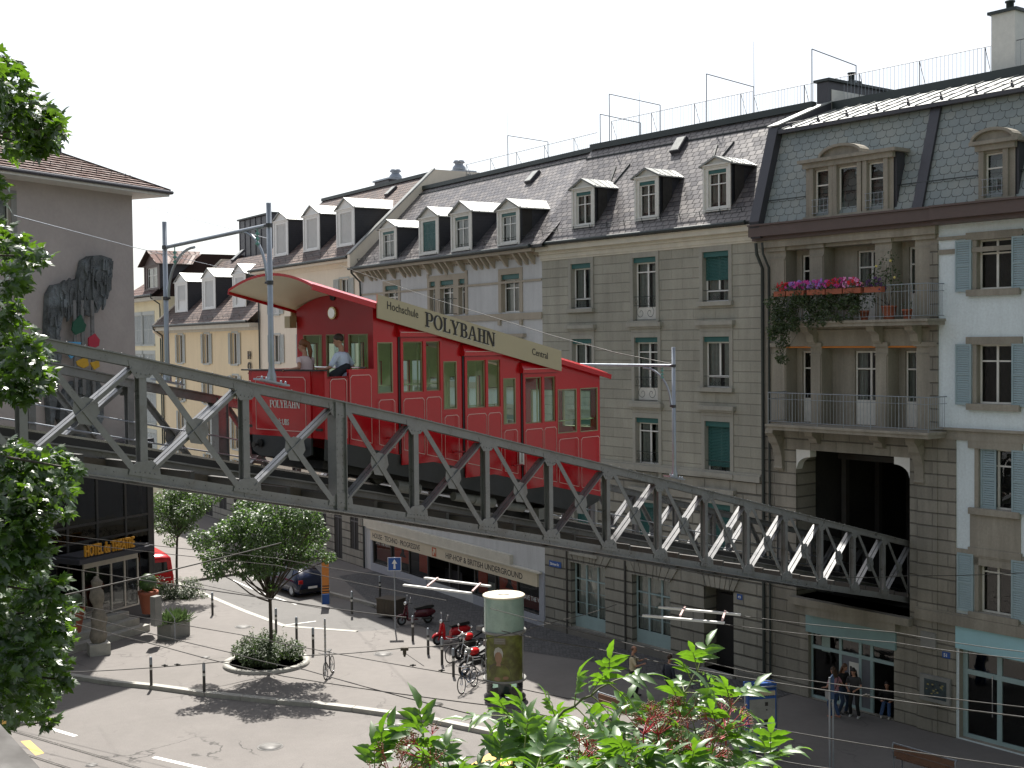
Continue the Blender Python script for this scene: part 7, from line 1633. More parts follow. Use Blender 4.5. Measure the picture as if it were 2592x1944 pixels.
# dark crate, banner
p = onz(990, 1555); t = LT('crate', 'dark brown boxy container standing at the kerb by the shop', 'container', p, radians(-33)); m = MB(); m.box(LOC, -0.55, 0.55, 0.0, 0.74, -0.4, 0.4); m.box(LOC, -0.58, 0.58, 0.74, 0.79, -0.43, 0.43)
for k in range(6): m.box(LOC, -0.5+k*0.2, -0.47+k*0.2, 0.02, 0.72, -0.415, -0.4)
t.part('box', m, M['rust'])
p = onz(817, 1530); t = LT('banner', 'tall narrow orange banner sign with a blue foot on the side street', 'banner', p, 0.25); m = MB(); m.box(SF, -0.02, 0.32, 0.55, 2.35, -0.02, 0.02); t.part('cloth', m, M['orange']); m = MB(); m.box(SF, -0.02, 0.32, 0.0, 0.5, -0.025, 0.025); t.part('foot', m, M['blue'])
m = MB(); m.tube((-0.04, 0, 0), (-0.04, 0, 2.4), 0.018, 8); m.tube((0.34, 0, 0), (0.34, 0, 0.75), 0.02, 8); t.part('frame', m, M['galv'])
m = MB()
for k in range(3): m.box(SF, -0.02, 0.32, 0.62+k*0.13, 0.67+k*0.13, 0.021, 0.024)
t.part('banner_stripes', m, M['ink'])
# cars
def carbody(name, label, cat, loc, rot, secs, paint, wheels, Wd, glass_bits, rear):
    t = LT(name, label, cat, loc, rot, None); m = MB(); m.S = True; n = 14
    vs = []
    for (x, zb, zs, zr, wl, wt) in secs:      # lower sill, shoulder, roof; half widths low and top
        pts = [(-wl*0.9, zb), (-wl, zb+0.12), (-wl, zs-0.1), (-wl*0.97, zs), (-wt, zr-0.06), (-wt*0.86, zr), (-wt*0.4, zr+0.015), (wt*0.4, zr+0.015), (wt*0.86, zr), (wt, zr-0.06), (wl*0.97, zs), (wl, zs-0.1), (wl, zb+0.12), (wl*0.9, zb)]
        vs += [(x, y, z) for y, z in pts]
    L = len(secs); fs = [(i*n+k, i*n+(k+1) % n, (i+1)*n+(k+1) % n, (i+1)*n+k) for i in range(L-1) for k in range(n)]; m.mesh(vs, fs); m.S = False; m.mesh(vs[:n], [tuple(range(n))]); m.mesh(vs[-n:], [tuple(range(n))])
    bd = t.part('body', m, paint)
    for q in glass_bits: m = MB(); m.face([V(p) for p in q]); t.part('window', m, M['black'] if False else plain('car_window', (0.01, 0.012, 0.015), 0.05) if 'car_window' not in bpy.data.materials else bpy.data.materials['car_window'], bd)
    for x in wheels:
        for s in (-1, 1):
            m = MB(); m.tube((x, s*(Wd-0.2), 0.31), (x, s*(Wd+0.01), 0.31), 0.31, 20); w = t.part('wheel', m, M['rubber']); m = MB(); m.tube((x, s*(Wd+0.0), 0.31), (x, s*(Wd+0.02), 0.31), 0.19, 14); t.part('rim', m, M['galv'], w)
    for (nm, x, y, z, sx, sy, sz, mt) in rear: m = MB(); m.box(Fr((0, 0, 0), (1, 0, 0), (0, 1, 0)), x-sx, x+sx, z-sz, z+sz, y-sy, y+sy); t.part(nm, m, mt, bd)
    return t
tl = plain('tail_light', (0.35, 0.01, 0.01), 0.2)
S1 = [(-1.95, 0.3, 0.55, 0.62, 0.72, 0.66), (-1.9, 0.2, 0.75, 0.95, 0.80, 0.74), (-1.72, 0.2, 0.88, 1.12, 0.83, 0.68), (-1.3, 0.2, 0.9, 1.38, 0.84, 0.60), (-0.4, 0.2, 0.9, 1.42, 0.84, 0.61), (0.3, 0.2, 0.9, 1.36, 0.84, 0.60), (1.0, 0.2, 0.88, 0.95, 0.83, 0.7), (1.75, 0.22, 0.72, 0.78, 0.8, 0.7), (1.95, 0.3, 0.5, 0.58, 0.7, 0.6)]
carp = onz(745, 1490)
carbody('parked_car', 'dark blue hatchback parked at the side street kerb, seen from behind', 'car', V((carp.x, carp.y, -0.135)), pi/2+radians(38), S1, plain('dark_blue_paint', (0.008, 0.014, 0.04), 0.18, 0, 0.05, 3, objspace=True), (1.25, -1.25), 0.83,
        [[(-1.74, -0.58, 1.06), (-1.74, 0.58, 1.06), (-1.36, 0.54, 1.36), (-1.36, -0.54, 1.36)], [(-1.2, -0.81, 0.95), (0.7, -0.79, 0.95), (0.25, -0.63, 1.31), (-1.1, -0.635, 1.34)], [(-1.2, 0.81, 0.95), (0.7, 0.79, 0.95), (0.25, 0.63, 1.31), (-1.1, 0.635, 1.34)]],
        [('tail_light', -1.93, -0.66, 0.82, 0.03, 0.12, 0.09, tl), ('tail_light', -1.93, 0.66, 0.82, 0.03, 0.12, 0.09, tl), ('number_plate', -1.975, 0, 0.5, 0.01, 0.26, 0.06, M['white']), ('bumper', -1.95, 0, 0.36, 0.06, 0.74, 0.09, M['black'])])
vp = onz(372, 1480)
S2 = [(-2.3, 0.3, 0.9, 1.75, 0.86, 0.72), (-2.25, 0.25, 1.0, 1.92, 0.92, 0.78), (-1.0, 0.25, 1.0, 1.97, 0.92, 0.8), (1.0, 0.25, 1.0, 1.95, 0.92, 0.78), (1.7, 0.25, 1.0, 1.25, 0.9, 0.74), (2.3, 0.3, 0.8, 0.9, 0.8, 0.65)]
van = carbody('delivery_van', 'bright red van partly hidden behind the glazed corner of the mauve building', 'van', V((vp.x, vp.y, -0.135)), pi/2+radians(28), S2, plain('van_red', (0.52, 0.01, 0.018), 0.22, 0, 0.04, 3, objspace=True), (1.45, -1.45), 0.92,
        [[(-2.315, -0.62, 1.12), (-2.315, 0.62, 1.12), (-2.305, 0.56, 1.66), (-2.305, -0.56, 1.66)], [(-1.9, -0.905, 1.1), (-0.2, -0.905, 1.1), (-0.2, -0.84, 1.7), (-1.9, -0.84, 1.7)]],
        [('bumper', -2.3, 0, 0.4, 0.08, 0.85, 0.1, M['black'])])
m = MB(); put_text(m, Fr((-2.33, 0.0, 0), (0, -1, 0), (-1, 0, 0)), 0.05, 0.78, 0.0, 'Xe', 0.3, ext=0.004); m.box(Fr((-2.33, 0.0, 0), (0, -1, 0), (-1, 0, 0)), 0.42, 0.75, 0.82, 0.85, 0, 0.004); van.part('van_lettering', m, M['white'])
# statue, pots, planter, handrails at the hotel steps
p = onz(250, 1655); t = LT('statue', 'weathered stone column-like figure on a pale block beside the hotel steps', 'statue', p, radians(28)); m = MB(); m.box(LOC, -0.42, 0.42, 0, 0.48, -0.38, 0.38); t.part('plinth', m, M['granite'])
m = MB(); m.S = True; n = 16; vs = []; H_ = 2.75; K_ = 30
for i in range(K_+1):
    z = 0.48+H_*i/K_; q = i/K_; r = 0.26+0.05*sin(q*9)+0.04*sin(q*21)-0.08*max(0, q-0.45)+(0.0 if q < 0.78 else -0.10*(q > 0.8)+0.05*sin((q-0.8)*15))
    if q > 0.96: r *= 0.6
    for k in range(n): a = 2*pi*k/n; rr2 = r*(1+0.16*sin(2*a+q*4)+0.09*sin(3*a-q*11)); vs.append((rr2*cos(a)+0.04*sin(q*5), rr2*sin(a)*0.85, z+0.02*sin(5*a)))
m.mesh(vs, [(i*n+k, i*n+(k+1) % n, (i+1)*n+(k+1) % n, (i+1)*n+k) for i in range(K_) for k in range(n)]+[tuple(range(K_*n, K_*n+n))]); t.part('figure', m, plain('carved_stone', (0.22, 0.195, 0.16), 0.95, 0, 0.35, 7, 0.03))
# benches, ticket machine, stop stele
def bench(label, a, rot, L=2.0):
    t = LT('bench', label, 'bench', a, rot, 'benches facing the tram stop')
    for z0, z1, y in ((0.5, 0.66, 0.2), (0.69, 0.85, 0.22)): m = MB(); m.box(LOC, -L/2, L/2, z0, z1, y, y+0.03); t.part('back_board', m, M['wood'])
    m = MB(); m.box(LOC, -L/2, L/2, 0.42, 0.45, -0.25, 0.17); t.part('seat', m, M['wood'])
    m = MB()
    for x in (-L/2-0.03, L/2+0.03): m.path([(x, -0.22, 0), (x, -0.2, 0.4), (x, 0.2, 0.44), (x, 0.27, 0.82), (x, 0.2, 0.9), (x, 0.16, 0.86)], 0.02, 6); m.tube((x, 0.2, 0), (x, 0.2, 0.44), 0.02, 6)
    m.path([(-L/2-0.03, 0.25, 0.9), (L/2+0.03, 0.25, 0.9)], 0.018, 6); t.part('frame', m, M['galv']); return t
bl = onz(2350, 1975); bench('wooden slatted bench with metal ends at the lower right corner', bl, radians(180-52)); b2 = onz(1590, 1835); bench('wooden bench half hidden behind the elder bush', b2, radians(180-52), 2.4)
mp = onz(1925, 1905); t = LT('ticket_machine', 'blue framed tram ticket machine with a pale panel and curved tube frame', 'machine', mp, radians(12)); m = MB(); m.box(SF, -0.46, 0.46, 0.1, 2.0, -0.16, 0.16); bx_ = t.part('cabinet', m, M['blue'])
m = MB(); m.box(SF, -0.42, 0.42, 0.62, 1.72, 0.161, 0.175); t.part('panel', m, M['concrete'], bx_); m = MB(); m.box(SF, -0.42, 0.42, 1.82, 1.96, 0.161, 0.178); t.part('header', m, M['board'], bx_)
m = MB(); m.box(SF, 0.05, 0.38, 0.82, 1.08, 0.176, 0.18); m.box(SF, 0.08, 0.18, 1.5, 1.62, 0.176, 0.18); m.box(SF, 0.11, 0.16, 1.36, 1.4, 0.176, 0.18); put_text(m, SF, -0.38, 1.87, 0.179, 'Central', 0.075, ext=0.001)
for k in range(14): m.box(SF, -0.40+k*0.058, -0.375+k*0.058, 1.80, 1.83, 0.179, 0.182)
t.part('controls', m, M['ink'], bx_); m = MB(); m.path([(-0.52, -0.05, 0), (-0.52, -0.05, 2.0), (-0.45, -0.2, 2.1), (0.45, -0.2, 2.1), (0.52, -0.05, 2.0), (0.52, -0.05, 0)], 0.025, 8); t.part('tube_frame', m, M['galv']); m = MB(); m.box(SF, -0.48, 0.48, 2.02, 2.2, -0.2, 0.14); t.part('hood', m, M['blue'])
sp_ = onz(2108, 1962); t = LT('stop_post', 'slim blue and grey tram stop post in front of the three standing women', 'post', sp_, 0.3); m = MB(); m.tube((-0.1, 0, 0), (-0.1, 0, 2.9), 0.03, 8); m.tube((0.08, 0.1, 0), (0.08, 0.1, 2.75), 0.025, 8); t.part('posts', m, M['galv']); m = MB(); m.ext(LOC, [(-0.07, 2.25), (0.05, 2.25), (0.05, 2.85), (-0.0, 2.98), (-0.07, 2.9)], -0.02, 0.02); t.part('sign_blade', m, plain('dull_blue', (0.03, 0.06, 0.13), 0.5))
# trolley frames and overhead wires
def wire(pts, label, h=5.7, r=0.011, group='overhead wires across the square'):
    P = [onz(x, y, h) if not isinstance(h, (list, tuple)) else onz(x, y, hh) for (x, y), hh in zip(pts, h if isinstance(h, (list, tuple)) else [h]*len(pts))]
    m = MB(); out = []
    for a, b in zip(P, P[1:]):
        for k in range(6): t_ = k/6; q = a.lerp(b, t_); q = q-V((0, 0, 0.03*sin(pi*t_))); out.append(q)
    out.append(P[-1]); m.path(out, r, 5); c = out[0]
    o = single('overhead_wire', m, M['steel_dark'], label, 'wire', group, loc=tuple(c)); return o
W_ = [([(60, 1530), (712, 1374)], 'thick black span cable rising across the glazed hotel front', 6.2, 0.022), ([(40, 1340), (700, 1413), (1040, 1468)], 'upper thin wire from the maple across the tree crown', 6.0, 0.011), ([(40, 1357), (700, 1431), (1130, 1520)], 'thin wire just below the upper one, crossing the tree crown', 6.0, 0.011),
      ([(60, 1420), (700, 1518), (1028, 1563)], 'wire crossing the hotel doors and the parking bay', 5.7, 0.016), ([(440, 1464), (815, 1540)], 'short wire from the low bush to the orange banner', 5.7, 0.009), ([(100, 1512), (600, 1605), (1170, 1710), (1560, 1790)], 'wire passing in front of the shrub bed and the leaning bicycles', 5.6, 0.010),
      ([(100, 1530), (588, 1653), (771, 1695), (1300, 1834), (1600, 1910)], 'wire crossing the sunlit plaza below the shrub bed', 5.6, 0.011), ([(100, 1552), (410, 1636), (720, 1712), (1300, 1793), (1500, 1830)], 'wire crossing the lower plaza above the kerb', 5.6, 0.011), ([(60, 1712), (171, 1702), (579, 1673)], 'wire with insulators passing the black and white bollard', 5.5, 0.011), ([(756, 1660), (1024, 1640), (1190, 1624), (1420, 1570), (1560, 1530)], 'sagging cross wire above the scooters', 5.6, 0.011),
      ([(1270, 1597), (1500, 1640), (1900, 1718), (2592, 1815)], 'wire passing the column lid and the ticket machine', 5.6, 0.013), ([(1240, 1540), (1892, 1700), (2592, 1790)], 'wire above the ticket machine crossing the kiosk windows', 5.6, 0.010), ([(1870, 1558), (2262, 1600), (2592, 1650)], 'upper wire in front of the teal fascia', 5.7, 0.010), ([(1830, 1580), (2262, 1626), (2592, 1668)], 'second wire in front of the teal fascia', 5.7, 0.010),
      ([(2123, 1461), (2300, 1457), (2592, 1450)], 'dark wire crossing the last lit diagonals of the viaduct', 5.7, 0.012), ([(1850, 1826), (2592, 1944)], 'lowest wire at the right above the bench', 5.6, 0.011), ([(1880, 1904), (2120, 1948)], 'short wire at the bottom of the picture near the ticket machine', 5.6, 0.011)]
for pts, lb, h, r in W_: wire(pts, lb, h, r)
for (x, y, h) in ((417, 1684, 5.5), (449, 1682, 5.5), (1045, 1684, 5.6), (1118, 1697, 5.6), (2193, 1760, 5.6)):
    p = onz(x, y, h); m = MB(); m.ball((0, 0, 0), (0.035, 0.022, 0.03), 8, 6); m.tube((-0.07, 0, 0), (0.07, 0, 0), 0.013, 6); single('wire_clamp', m, M['steel_dark'], {417: 'dark wire clamp just right of the tall bollard', 449: 'second dark wire clamp right of the tall bollard', 1045: 'wire clamp over the sunlit plaza, left one', 1118: 'wire clamp over the sunlit plaza, right one', 2193: 'pale wire clamp in front of the kiosk doorway'}[x], 'clamp', 'clamps on the overhead wires', loc=tuple(p), local=True)
def yfork(p0, p1, p2, p3, c0, c1, label):
    h = 5.75; T = Thing('trolley_frame', label, 'wire frame', onz(*p0, h), 'pale contact frames hung in the wires')
    for a, b in ((p0, p1), (p2, p3)): m = MB(); m.bar(onz(*a, h), onz(*b, h), 0.10, 0.05); T.part('contact_bar', m, M['white'])
    for a, b in (c0, c1): m = MB(); m.bar(onz(*a, h)+V((0, 0, .05)), onz(*b, h)+V((0, 0, .05)), 0.05, 0.04); T.part('cross_bar', m, plain('pink_bar', (0.6, 0.42, 0.40), 0.5) if 'pink_bar' not in bpy.data.materials else bpy.data.materials['pink_bar'])
yfork((1022, 1481), (1193, 1502), (1075, 1463), (1241, 1484), ((1108, 1467), (1082, 1488)), ((1216, 1481), (1196, 1501)), 'bright white ladder-like contact frame above the maroon scooter')
yfork((1627, 1558), (1833, 1577), (1668, 1537), (1874, 1556), ((1734, 1540), (1722, 1564)), ((1836, 1552), (1828, 1576)), 'pale ladder-like contact frame in front of the door numbered 49')
p = onz(1024, 1643, 5.6); m = MB(); m.box(LOC, -0.09, 0.09, -0.03, 0.04, -0.05, 0.05); m.box(LOC, -0.04, 0.04, -0.13, -0.03, -0.03, 0.03); m.ball((0, 0, -0.16), 0.03, 8, 6); single('wire_junction', m, M['rust'], 'rusty junction box hanging in the cross wire over the plaza', 'junction box', loc=tuple(p), local=True)
a, b = onz(1024, 1652, 5.45), onz(1073, 1686, 5.5); m = MB(); m.tube(a, b, 0.008, 5); single('stay_wire', m, M['steel_dark'], 'short slanting stay below the rusty junction box', 'wire')
for (p0, p1, p2, lb) in (((34, 545, 14), (335, 625, 24), (660, 700, 30), 'faint pale cable across the mauve wall'), ((370, 524, 55), (601, 584, 40), (688, 606, 24), 'faint cable from the mauve building eave to the upper portal')):
    P = [ony(x, y, Y) for x, y, Y in (p0, p1, p2)]; m = MB(); m.path(P, 0.006, 4); single('high_cable', m, M['galv'], lb, 'cable')
P = [ony(860, 672, 70), ony(1100, 757, 50), ony(1400, 850, 36), ony(1560, 893, 31), ony(1700, 921, 30.5)]; m = MB(); m.path(P, 0.010, 4); single('high_cable', m, M['steel_dark'], 'thin cable from the pale house gutter to the lower portal', 'cable')
# ---------------------------------------------------------------- plants
rp = random.Random(77)
def rvec(): 
    while True:
        v = V((rp.uniform(-1, 1), rp.uniform(-1, 1), rp.uniform(-1, 1)))
        if 0.05 < v.length < 1: return v.normalized()
MAPLE = [(0, 0, 0), (.20, -.03, .0), (.42, .05, -.05), (.27, .17, 0), (.56, .33, -.07), (.36, .40, 0), (.34, .60, -.02), (.17, .52, .01), (.13, .74, 0), (0, 1.0, -.08)]
MAPLE = MAPLE+[(-x, y, z) for x, y, z in MAPLE[-2:0:-1]]
def leafbasis(nrm, dr):
    n = nrm.normalized(); d = (dr-n*dr.dot(n)); d = d.normalized() if d.length > 1e-4 else n.orthogonal().normalized(); return d.cross(n), d, n
def add_maple(mb, c, s, nrm, dr):
    x, y, n = leafbasis(nrm, dr); pts = [c+(x*p[0]+y*p[1]+n*(p[2]-abs(p[0])*0.18))*s for p in MAPLE]; mid = c+y*(0.36*s)+n*0.04*s
    i = len(mb.v); mb.v += [tuple(p) for p in pts]+[tuple(mid)]; k = len(pts)
    for j in range(k): mb.f.append((i+j, i+(j+1) % k, i+k)); mb.uv.append([(0, 0)]*3); mb.mi.append(0); mb.sm.append(False)
def add_leaf(mb, c, L, w, nrm, dr):        # small folded leaf
    x, y, n = leafbasis(nrm, dr); i = len(mb.v)
    P = [c, c+y*L*.35+x*w*.5-n*w*.12, c+y*L*.7+x*w*.42-n*w*.15, c+y*L-n*L*.1, c+y*L*.7-x*w*.42-n*w*.15, c+y*L*.35-x*w*.5-n*w*.12]
    mb.v += [tuple(p) for p in P]; mb.f += [(i, i+1, i+2, i+3), (i, i+3, i+4, i+5)]; mb.uv += [[(0, 0)]*4]*2; mb.mi += [0, 0]; mb.sm += [False, False]
def limb(mb, a, b, r0, r1, wob=0.08, n=6):
    a, b = V(a), V(b); pts = []; L = (b-a).length; o1, o2 = rvec()*wob*L, rvec()*wob*L
    for k in range(n+1): t = k/n; pts.append(a.lerp(b, t)+o1*sin(pi*t)+o2*sin(2*pi*t)*0.5+V((0, 0, 0.06*L*sin(pi*t))))
    mb.path(pts, [r0+(r1-r0)*k/n for k in range(n+1)], 7); return pts
def crown(mb, clumps, dens, L, w, up=0.5, shell=0.55):
    for c, r in clumps:
        for _ in range(int(dens*r*r)):
            v = rvec(); q = rp.random(); p = c+V((v.x, v.y, v.z*0.85))*r*(shell+(1-shell)*q**0.6)*(1.0+0.25*MN.noise(c*3+v*2.2))
            nr = (v*0.5+V((0, 0, up))+rvec()*0.7); s = rp.uniform(0.7, 1.2); add_leaf(mb, p, L*s, w*s, nr, v+rvec()*0.8-V((0, 0, 0.3)))
M['leaf_a'] = leaf_mat('plaza_tree_leaf', (0.018, 0.04, 0.012), (0.045, 0.075, 0.025), ((0.05, 0.10, 0.012), 0.6), 0.5)
M['leaf_b'] = leaf_mat('shrub_leaf', (0.016, 0.032, 0.011), (0.04, 0.06, 0.022), ((0.03, 0.055, 0.010), 0.6), 0.6)
M['leaf_m'] = leaf_mat('maple_leaf', (0.010, 0.024, 0.008), (0.022, 0.05, 0.012), ((0.075, 0.15, 0.008), 0.25), 0.33)
M['leaf_e'] = leaf_mat('elder_leaf', (0.018, 0.05, 0.008), (0.04, 0.095, 0.014), ((0.09, 0.19, 0.008), 0.4), 0.45)
M['leaf_l'] = leaf_mat('lavender_leaf', (0.07, 0.10, 0.05), (0.13, 0.17, 0.09), ((0.05, 0.09, 0.02), 0.6), 0.6)
Z1 = lambda x, y: (360+x/4.424, 1240+y/4.424)
def clump_list(data, Y, jit):
    out = []
    for x, y, r in data:
        px_, py_ = Z1(x, y); Yc = Y+rp.uniform(-jit, jit); p = ony(px_, py_, Yc); out.append((p, r/4.424/FOC*Yc))
    return out
def tree(label, base, Y, data, jit, trunk_r, split, dens, L, w, mat, extra=0):
    T = Thing('tree', label, 'tree', base, 'trees on the square'); cl = clump_list(data, Y, jit)
    for c, r in list(cl)[:extra]: cl.append((c+V((rp.uniform(-.5, .5), rp.uniform(-1.2, 1.2), rp.uniform(-.3, .2))), r*0.9))
    m = MB(); m.S = True; top = V((base.x+rp.uniform(-.08, .08), base.y, split)); limb(m, base-V((0, 0, .1)), top, trunk_r, trunk_r*0.75, 0.012, 8)
    for c, r in cl:
        k = limb(m, top+V((0, 0, rp.uniform(-0.3, 0.1))), c, trunk_r*0.45, 0.012, 0.07, 6)
        for _ in range(4): v = rvec(); limb(m, k[-2], c+v*r*0.9, 0.012, 0.004, 0.1, 3)
    T.part('trunk', m, M['bark']); m = MB(); crown(m, cl, dens, L, w); T.part('crown', m, mat); return T
b1 = onz(688, 1685); tree('round-headed small street tree in the circular shrub bed, nearest to the viaduct', b1, b1.y-1.3, [(1250, 210, 170), (1480, 250, 190), (1820, 300, 190), (1000, 440, 170), (650, 560, 140), (1300, 500, 230), (1650, 520, 240), (1980, 500, 120), (2090, 750, 75), (840, 780, 170), (1130, 820, 190), (1480, 820, 150), (790, 920, 110), (1880, 680, 160), (1320, 900, 130), (1700, 780, 140), (1080, 640, 190), (1450, 1080, 60), (1950, 380, 90), (1150, 330, 150)], 1.1, 0.085, 2.8, 1900, 0.125, 0.06, M['leaf_a'], 14)
b2_ = onz(449, 1508); tree('slender tree rising from the low dark bush beside the mauve building', b2_, b2_.y, [(240, 90, 120), (450, 70, 150), (660, 80, 110), (300, 270, 140), (500, 240, 160), (620, 200, 110), (230, 430, 90), (400, 420, 110), (320, 560, 80), (150, 290, 80), (560, 420, 70), (380, 150, 140)], 0.9, 0.07, 3.2, 1300, 0.13, 0.06, M['leaf_a'], 8)
def shrub(label, clumps, base, dens, L, w, mat, stems=10, up=0.8, sprigs=0):
    T = Thing('shrub', label, 'shrub', base); m = MB(); m.S = True
    for k in range(stems): c, r = clumps[k % len(clumps)]; limb(m, base+V((rp.uniform(-.2, .2), rp.uniform(-.2, .2), 0)), c+rvec()*r*0.6, 0.02, 0.006, 0.1, 4)
    T.part('stems', m, M['bark']); m = MB(); crown(m, clumps, dens, L, w, up, 0.45)
    for _ in range(sprigs):
        c, r = rp.choice(clumps); p = c+V((rp.uniform(-r, r), rp.uniform(-r, r), r*0.6)); h = rp.uniform(0.15, 0.45)
        for k in range(9): add_leaf(m, p+V((0, 0, h*k/9)), L*0.8, w*0.8, rvec()+V((0, 0, .5)), rvec()+V((0, 0, 1)))
    T.part('foliage', m, mat); return T
bb = onz(462, 1513); cl = clump_list([(180, 1060, 95), (300, 1120, 115), (450, 1080, 130), (560, 1060, 110), (620, 1140, 80), (690, 1190, 40), (400, 1180, 110), (250, 1170, 90), (520, 1160, 100)], bb.y, 0.6); shrub('low dark spreading bush at the foot of the slender tree', cl, bb, 1500, 0.11, 0.055, M['leaf_b'])
bc = onz(675, 1680); cl = []
for k in range(26): a = rp.random()*2*pi; q = sqrt(rp.random()); cl.append((bc+V((1.2*q*cos(a), 1.15*q*sin(a), 0.35+0.75*rp.random()*(1-q*0.5))), 0.40))
shrub('round bed of upright dark shrubs ringed by a stone kerb under the plaza tree', cl, bc, 1700, 0.11, 0.05, M['leaf_b'], 16, 0.6, 60)
m = MB(); m.lathe((0, 0, 0), [(1.48, -0.05), (1.48, 0.13), (1.72, 0.13), (1.72, -0.05)], 40); single('bed_kerb', m, M['granite'], 'round granite kerb ring holding the shrub bed under the plaza tree', 'kerb', loc=tuple(bc), local=True)
m = MB(); m.lathe((0, 0, 0), [(0, 0.06), (1.48, 0.06)], 32); single('bed_soil', m, plain('soil', (0.04, 0.03, 0.02), 0.95, 0, 0.3, 6, 0.02), None, None, kind='structure', loc=tuple(bc), local=True)
# pots and planter at the hotel entrance
def pot(label, p, r, h, ball, rb):
    T = LT('plant_pot', label, 'potted plant', p, 0, 'terracotta pots at the hotel doors'); m = MB(); m.S = True; m.lathe((0, 0, 0), [(r*0.6, 0), (r*0.72, h*0.3), (r*0.95, h*0.85), (r, h*0.86), (r, h), (r*0.88, h), (r*0.85, h*0.9)], 20); T.part('pot', m, M['terracotta'])
    m = MB(); crown(m, [(V((0, 0, h+rb*0.75)), rb)], 700, 0.07, 0.035, 0.3, 0.8); m.S = True; m.ball((0, 0, h+rb*0.75), rb*0.8, 12, 10); m.tube((0, 0, h*0.5), (0, 0, h+rb*0.3), 0.03, 6); T.part('foliage', m, M['leaf_a'])
GT = lambda x, y: onz(x, y, 0.9)
pot('terracotta pot with a clipped ball at the right side of the hotel doors', GT(376, 1552), 0.45, 1.0, True, 0.5); pot('terracotta pot half behind the maple, left of the hotel doors', GT(188, 1600), 0.45, 1.0, True, 0.45)
pp = onz(440, 1612); T = LT('planter', 'grey concrete planter box with pale lavender beside the hotel steps', 'planter', pp, radians(63)); m = MB()
for bx in ((-0.6, 0.6, 0, 0.7, -0.4, -0.32), (-0.6, 0.6, 0, 0.7, 0.32, 0.4), (-0.6, -0.52, 0, 0.7, -0.32, 0.32), (0.52, 0.6, 0, 0.7, -0.32, 0.32)): m.box(LOC, *bx)
T.part('box', m, M['concrete']); m = MB(); m.box(LOC, -0.5, 0.5, 0.1, 0.6, -0.3, 0.3); T.part('soil', m, bpy.data.materials['soil'])
m = MB()
for k in range(900): x, y = rp.uniform(-0.55, 0.55), rp.uniform(-0.35, 0.35); a = V((x, y, 0.6+rp.random()*0.1)); add_leaf(m, a, rp.uniform(0.3, 0.65), 0.03, rvec(), V((x*0.5+rp.uniform(-.3, .3), y*0.6+rp.uniform(-.3, .3), 1)))
T.part('lavender', m, M['leaf_l'])
m = MB()
for (x0, y0, x1, y1) in ((405, 1528, 440, 1556), (392, 1530, 405, 1528)): pass
a = onz(409, 1576, 0.9)+V((0, 0, 0)); b = onz(443, 1623); d_ = (b-a)
T = Thing('handrail', 'slanting metal handrail between the terrace and the planter', 'handrail', b); m = MB(); m.path([a, a+V((0, 0, 0.95)), b+V((0, 0, 1.0)), b], 0.025, 6); T.part('rail', m, M['galv'])
m = MB(); p = onz(402, 1580, 0.9); m.box(Fr((p.x, p.y, 0), HF.u, HF.n), -0.2, 0.2, 0.85, 2.1, -0.28, 0.0); single('stone_pier', m, M['concrete'], 'short grey stone pier at the top of the hotel steps', 'pier')
# balcony flowers and creeper
f = FRR; fc = 0.95; z_rail = f.px(2200, 724, 0.9)[1]
ua, ub, uz = UB
def fl(name, rgb): return plain(name, rgb, 0.6, 0, 0.25, 15)
FM = [fl('petal_red', (0.55, 0.01, 0.02)), fl('petal_magenta', (0.45, 0.03, 0.25)), fl('petal_lilac', (0.30, 0.14, 0.50)), fl('petal_purple', (0.07, 0.02, 0.11)), fl('petal_pink', (0.62, 0.22, 0.45))]
seq = [(0, 'red'), (0, 'red'), (1, ''), (2, ''), (2, ''), (1, ''), (0, ''), (1, ''), (4, ''), (3, ''), (3, '')]
boxes = [(ua+0.15, ua+0.65, 'flower box with red geraniums, leftmost on the upper balcony rail', (0,)), (ua+0.7, ua+1.45, 'flower box with magenta and lilac flowers, second from the left on the rail', (1, 2)), (ua+1.6, ua+2.35, 'flower box with lilac flowers, third from the left on the rail', (2, 1)), (ua+2.4, ua+3.05, 'flower box with red and magenta flowers in the middle of the rail', (0, 1)), (ua+3.1, ua+3.8, 'flower box with pink and red flowers right of the middle', (4, 0)), (ua+3.95, ua+4.6, 'flower box with dark purple flowers, rightmost on the rail', (3, 3))]
for a0_, a1_, lb, cols in boxes:
    T = Thing('flower_box', lb, 'flower box', f.P((a0_+a1_)/2, z_rail-0.2, fc), 'flower boxes on the upper balcony rail'); m = MB(); m.box(f, a0_, a1_, z_rail-0.22, z_rail-0.04, fc, fc+0.2); T.part('box', m, M['terracotta'])
    m = MB(); crown(m, [(f.P(a0_+(a1_-a0_)*q, z_rail+0.06, fc+0.1), 0.19) for q in (0.2, 0.5, 0.8)], 2200, 0.06, 0.035); T.part('leaves', m, M['leaf_b'])
    for ci in set(cols):
        m = MB()
        for k in range(26):
            p = f.P(rp.uniform(a0_, a1_), z_rail+rp.uniform(0.02, 0.28)-(0.25*rp.random() if ci == 3 else 0), fc+rp.uniform(-0.02, 0.28)); s = rp.uniform(0.03, 0.055)
            for j in range(5): add_leaf(m, p, s*1.5, s*1.5, f.n+rvec()*0.5, rvec())
        T.part('flowers', m, FM[ci])
m = MB(); st_m = MB(); cl = []
for k in range(120):
    q = rp.random(); a = ua-0.15+(ub-ua)*0.62*q**1.2; dep = (0.95+0.65*(1-q)**2)*rp.random(); cl.append((f.P(a, z_rail-0.15-dep, fc+0.06+rp.uniform(-.05, .12)), 0.17))
for k in range(20): cl.append((f.P(ua+rp.uniform(-0.25, 0.25), z_rail-0.6-rp.random()*1.9, fc*0.6+rp.uniform(-.2, .3)), 0.16))
